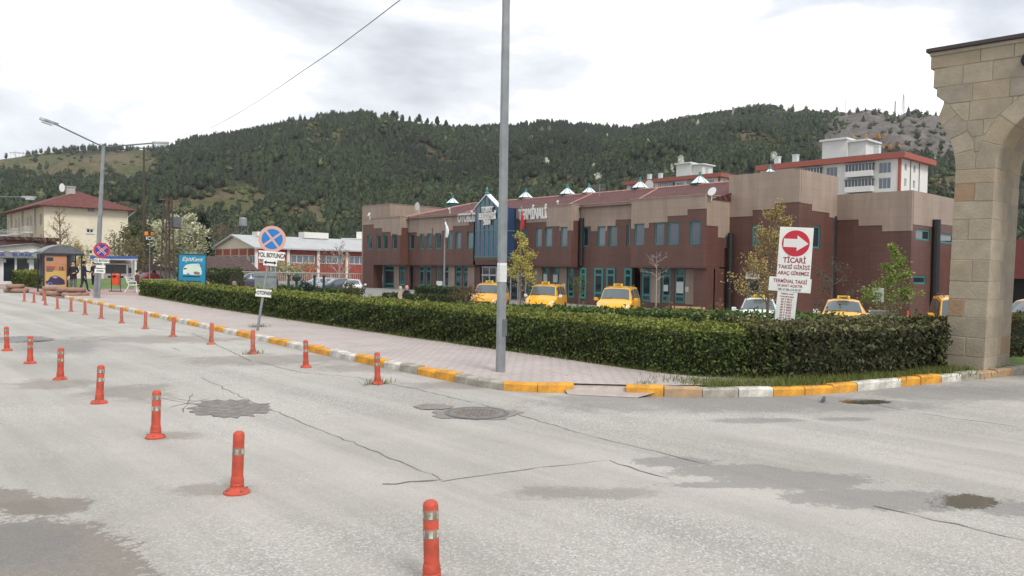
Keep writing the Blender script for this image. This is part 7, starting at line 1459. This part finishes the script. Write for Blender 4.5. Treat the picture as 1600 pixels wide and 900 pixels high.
leafy_tree('shrub', 'thin budding shrub with brownish shoots before the wooden bench', tb_(1125, 30), hfor(1125, 462, 30), .38, 37, .05, 160, ((160,132,96),(144,120,86)), crown_from=.1, trunk_r=.015, shape='vase', nb=8, cat='shrub'); leafy_tree('shrub', 'small budding shrub left of the wooden bench', tb_(1046, 32), hfor(1046, 462, 32), .32, 38, .05, 130, ((160,132,96),(144,120,86)), crown_from=.1, trunk_r=.015, shape='vase', nb=7, cat='shrub')
leafy_tree('shrub', 'reddish brown shrub left of the first taxi van', tb_(727, 46), hfor(727, 452, 46), .9, 39, .10, 700, ((112,74,62),(96,72,58),(92,84,58)), crown_from=.1, trunk_r=.03, nb=8, cat='shrub'); leafy_tree('shrub', 'round olive brown bush before the white hatchback', tb_(547, 48), hfor(547, 444, 48), .62, 40, .10, 900, ((98,94,58),(80,80,50)), crown_from=.08, trunk_r=.03, nb=9, cat='shrub')
leafy_tree('shrub', 'dark bluish green conical bush by the garden posts', tb_(478, 46), hfor(478, 441, 46), .8, 41, .11, 1100, ((52,76,66),(46,66,58)), crown_from=.05, trunk_r=.03, nb=10, cat='shrub', shape='cone'); leafy_tree('shrub', 'pale flowering bush in front of the factory wall', tb_(455, 95), hfor(452, 424, 95), 2.2, 42, .3, 800, ((176,172,136),(150,150,108)), crown_from=.1, trunk_r=.06, nb=9, cat='shrub')
# left hand trees
leafy_tree('blossom_tree', 'round tree covered in white blossom beside the transformer pole', tb_(283, 88), hfor(283, 338, 88), 2.6, 51, .30, 5200, ((198,196,168),(176,178,140),(212,210,190),(150,154,112)), crown_from=.16, trunk_r=.16, nb=15)
leafy_tree('bare_tree', 'leafless brown tree rising before the cream house wall', tb_(92, 84), hfor(92, 326, 84), 3.0, 52, .16, 500, ((168,140,112),(156,134,104)), bark='bark', crown_from=.15, trunk_r=.12, shape='vase', nb=22); leafy_tree('bare_tree', 'yellowish budding shrub tree left of the lamp before the cream house', tb_(118, 80), hfor(118, 378, 80), 1.9, 53, .18, 1000, ((186,172,112),(168,154,98)), crown_from=.1, trunk_r=.08, shape='vase', nb=12); leafy_tree('bare_tree', 'bare twiggy tree right of the leaning lamp before the cream house', tb_(178, 86), hfor(178, 362, 86), 2.2, 54, .18, 700, ((132,128,96),(120,112,88)), crown_from=.1, trunk_r=.09, shape='vase', nb=13); leafy_tree('bare_tree', 'brownish spring tree at the right end of the cream house', tb_(203, 88), hfor(203, 364, 88), 2.3, 55, .2, 1200, ((150,138,100),(132,124,88),(118,110,80)), crown_from=.12, trunk_r=.09, shape='vase', nb=13)
leafy_tree('broadleaf_tree', 'dull green tree behind the canopy left of the transformer pole', tb_(228, 100), hfor(226, 350, 100), 3.0, 56, .36, 3000, ((96,104,70),(82,92,62),(108,110,78)), crown_from=.12, trunk_r=.14, nb=14); leafy_tree('broadleaf_tree', 'dark green tall tree right of the blossom tree', tb_(316, 105), hfor(316, 332, 105), 2.0, 57, .36, 3200, ((50,64,44),(44,56,40),(58,70,48)), crown_from=.08, trunk_r=.16, nb=16, shape='cone'); leafy_tree('broadleaf_tree', 'grey brown leafless tree between the dark tree and the factory gable', tb_(345, 135), hfor(350, 352, 135), 4.2, 58, .3, 900, ((120,104,86),(108,94,78)), crown_from=.15, trunk_r=.14, nb=14)
leafy_tree('bare_tree', 'bare tree with whitish trunk before the factory near the terminal corner', tb_(530, 95), hfor(522, 384, 95), 2.6, 59, .2, 220, ((150,130,112),(140,120,104)), bark='fence_grey', crown_from=.15, trunk_r=.12, shape='vase', nb=11); leafy_tree('bare_tree', 'slender bare tree before the factory left of the whitish trunk', tb_(505, 98), hfor(505, 392, 98), 1.8, 60, .2, 120, ((140,112,96),(128,104,90)), crown_from=.2, trunk_r=.07, shape='vase', nb=9)
# orange flower bed
rgf = np.random.default_rng(8); FP = []
for px in range(377, 400, 1):
    for k in range(16): q = D(px+rgf.random(), 449.5, 38+rgf.random()*1.5); FP.append((q[0], q[1], q[2]+rgf.uniform(-.25, .03)))
FP = np.array(FP); V, Fq = leaf_cards(FP, np.tile([0,0,1.], (len(FP),1)), .1, rgf, .9, .8); o = np_mesh('flower_bed', V, Fq, 4, 'leaf', tint=np.repeat(np.array([srgb(224,92,48), srgb(232,120,70), srgb(96,110,52)])[rgf.integers(0,3,len(FP))], 4, axis=0)); tag(o, 'bed of orange flowers behind the hedge left of the container', 'flowers', kind='stuff')

# ================================================================== AIR
hz = MB().box((-60,-60,-3),(1300,1300,330)).build('haze', 'white_trim'); hz.data.materials.clear(); mm = bpy.data.materials.new('haze'); mm.use_nodes = True; nn = mm.node_tree.nodes; nn.clear()
ho_ = nn.new('ShaderNodeOutputMaterial'); pv_ = nn.new('ShaderNodeVolumePrincipled'); pv_.inputs['Color'].default_value = (0.86, 0.9, 0.97, 1); pv_.inputs['Density'].default_value = 0.00011; mm.node_tree.links.new(pv_.outputs[0], ho_.inputs['Volume']); hz.data.materials.append(mm)
tag(hz, 'thin pale haze in the valley air', 'haze', kind='stuff')
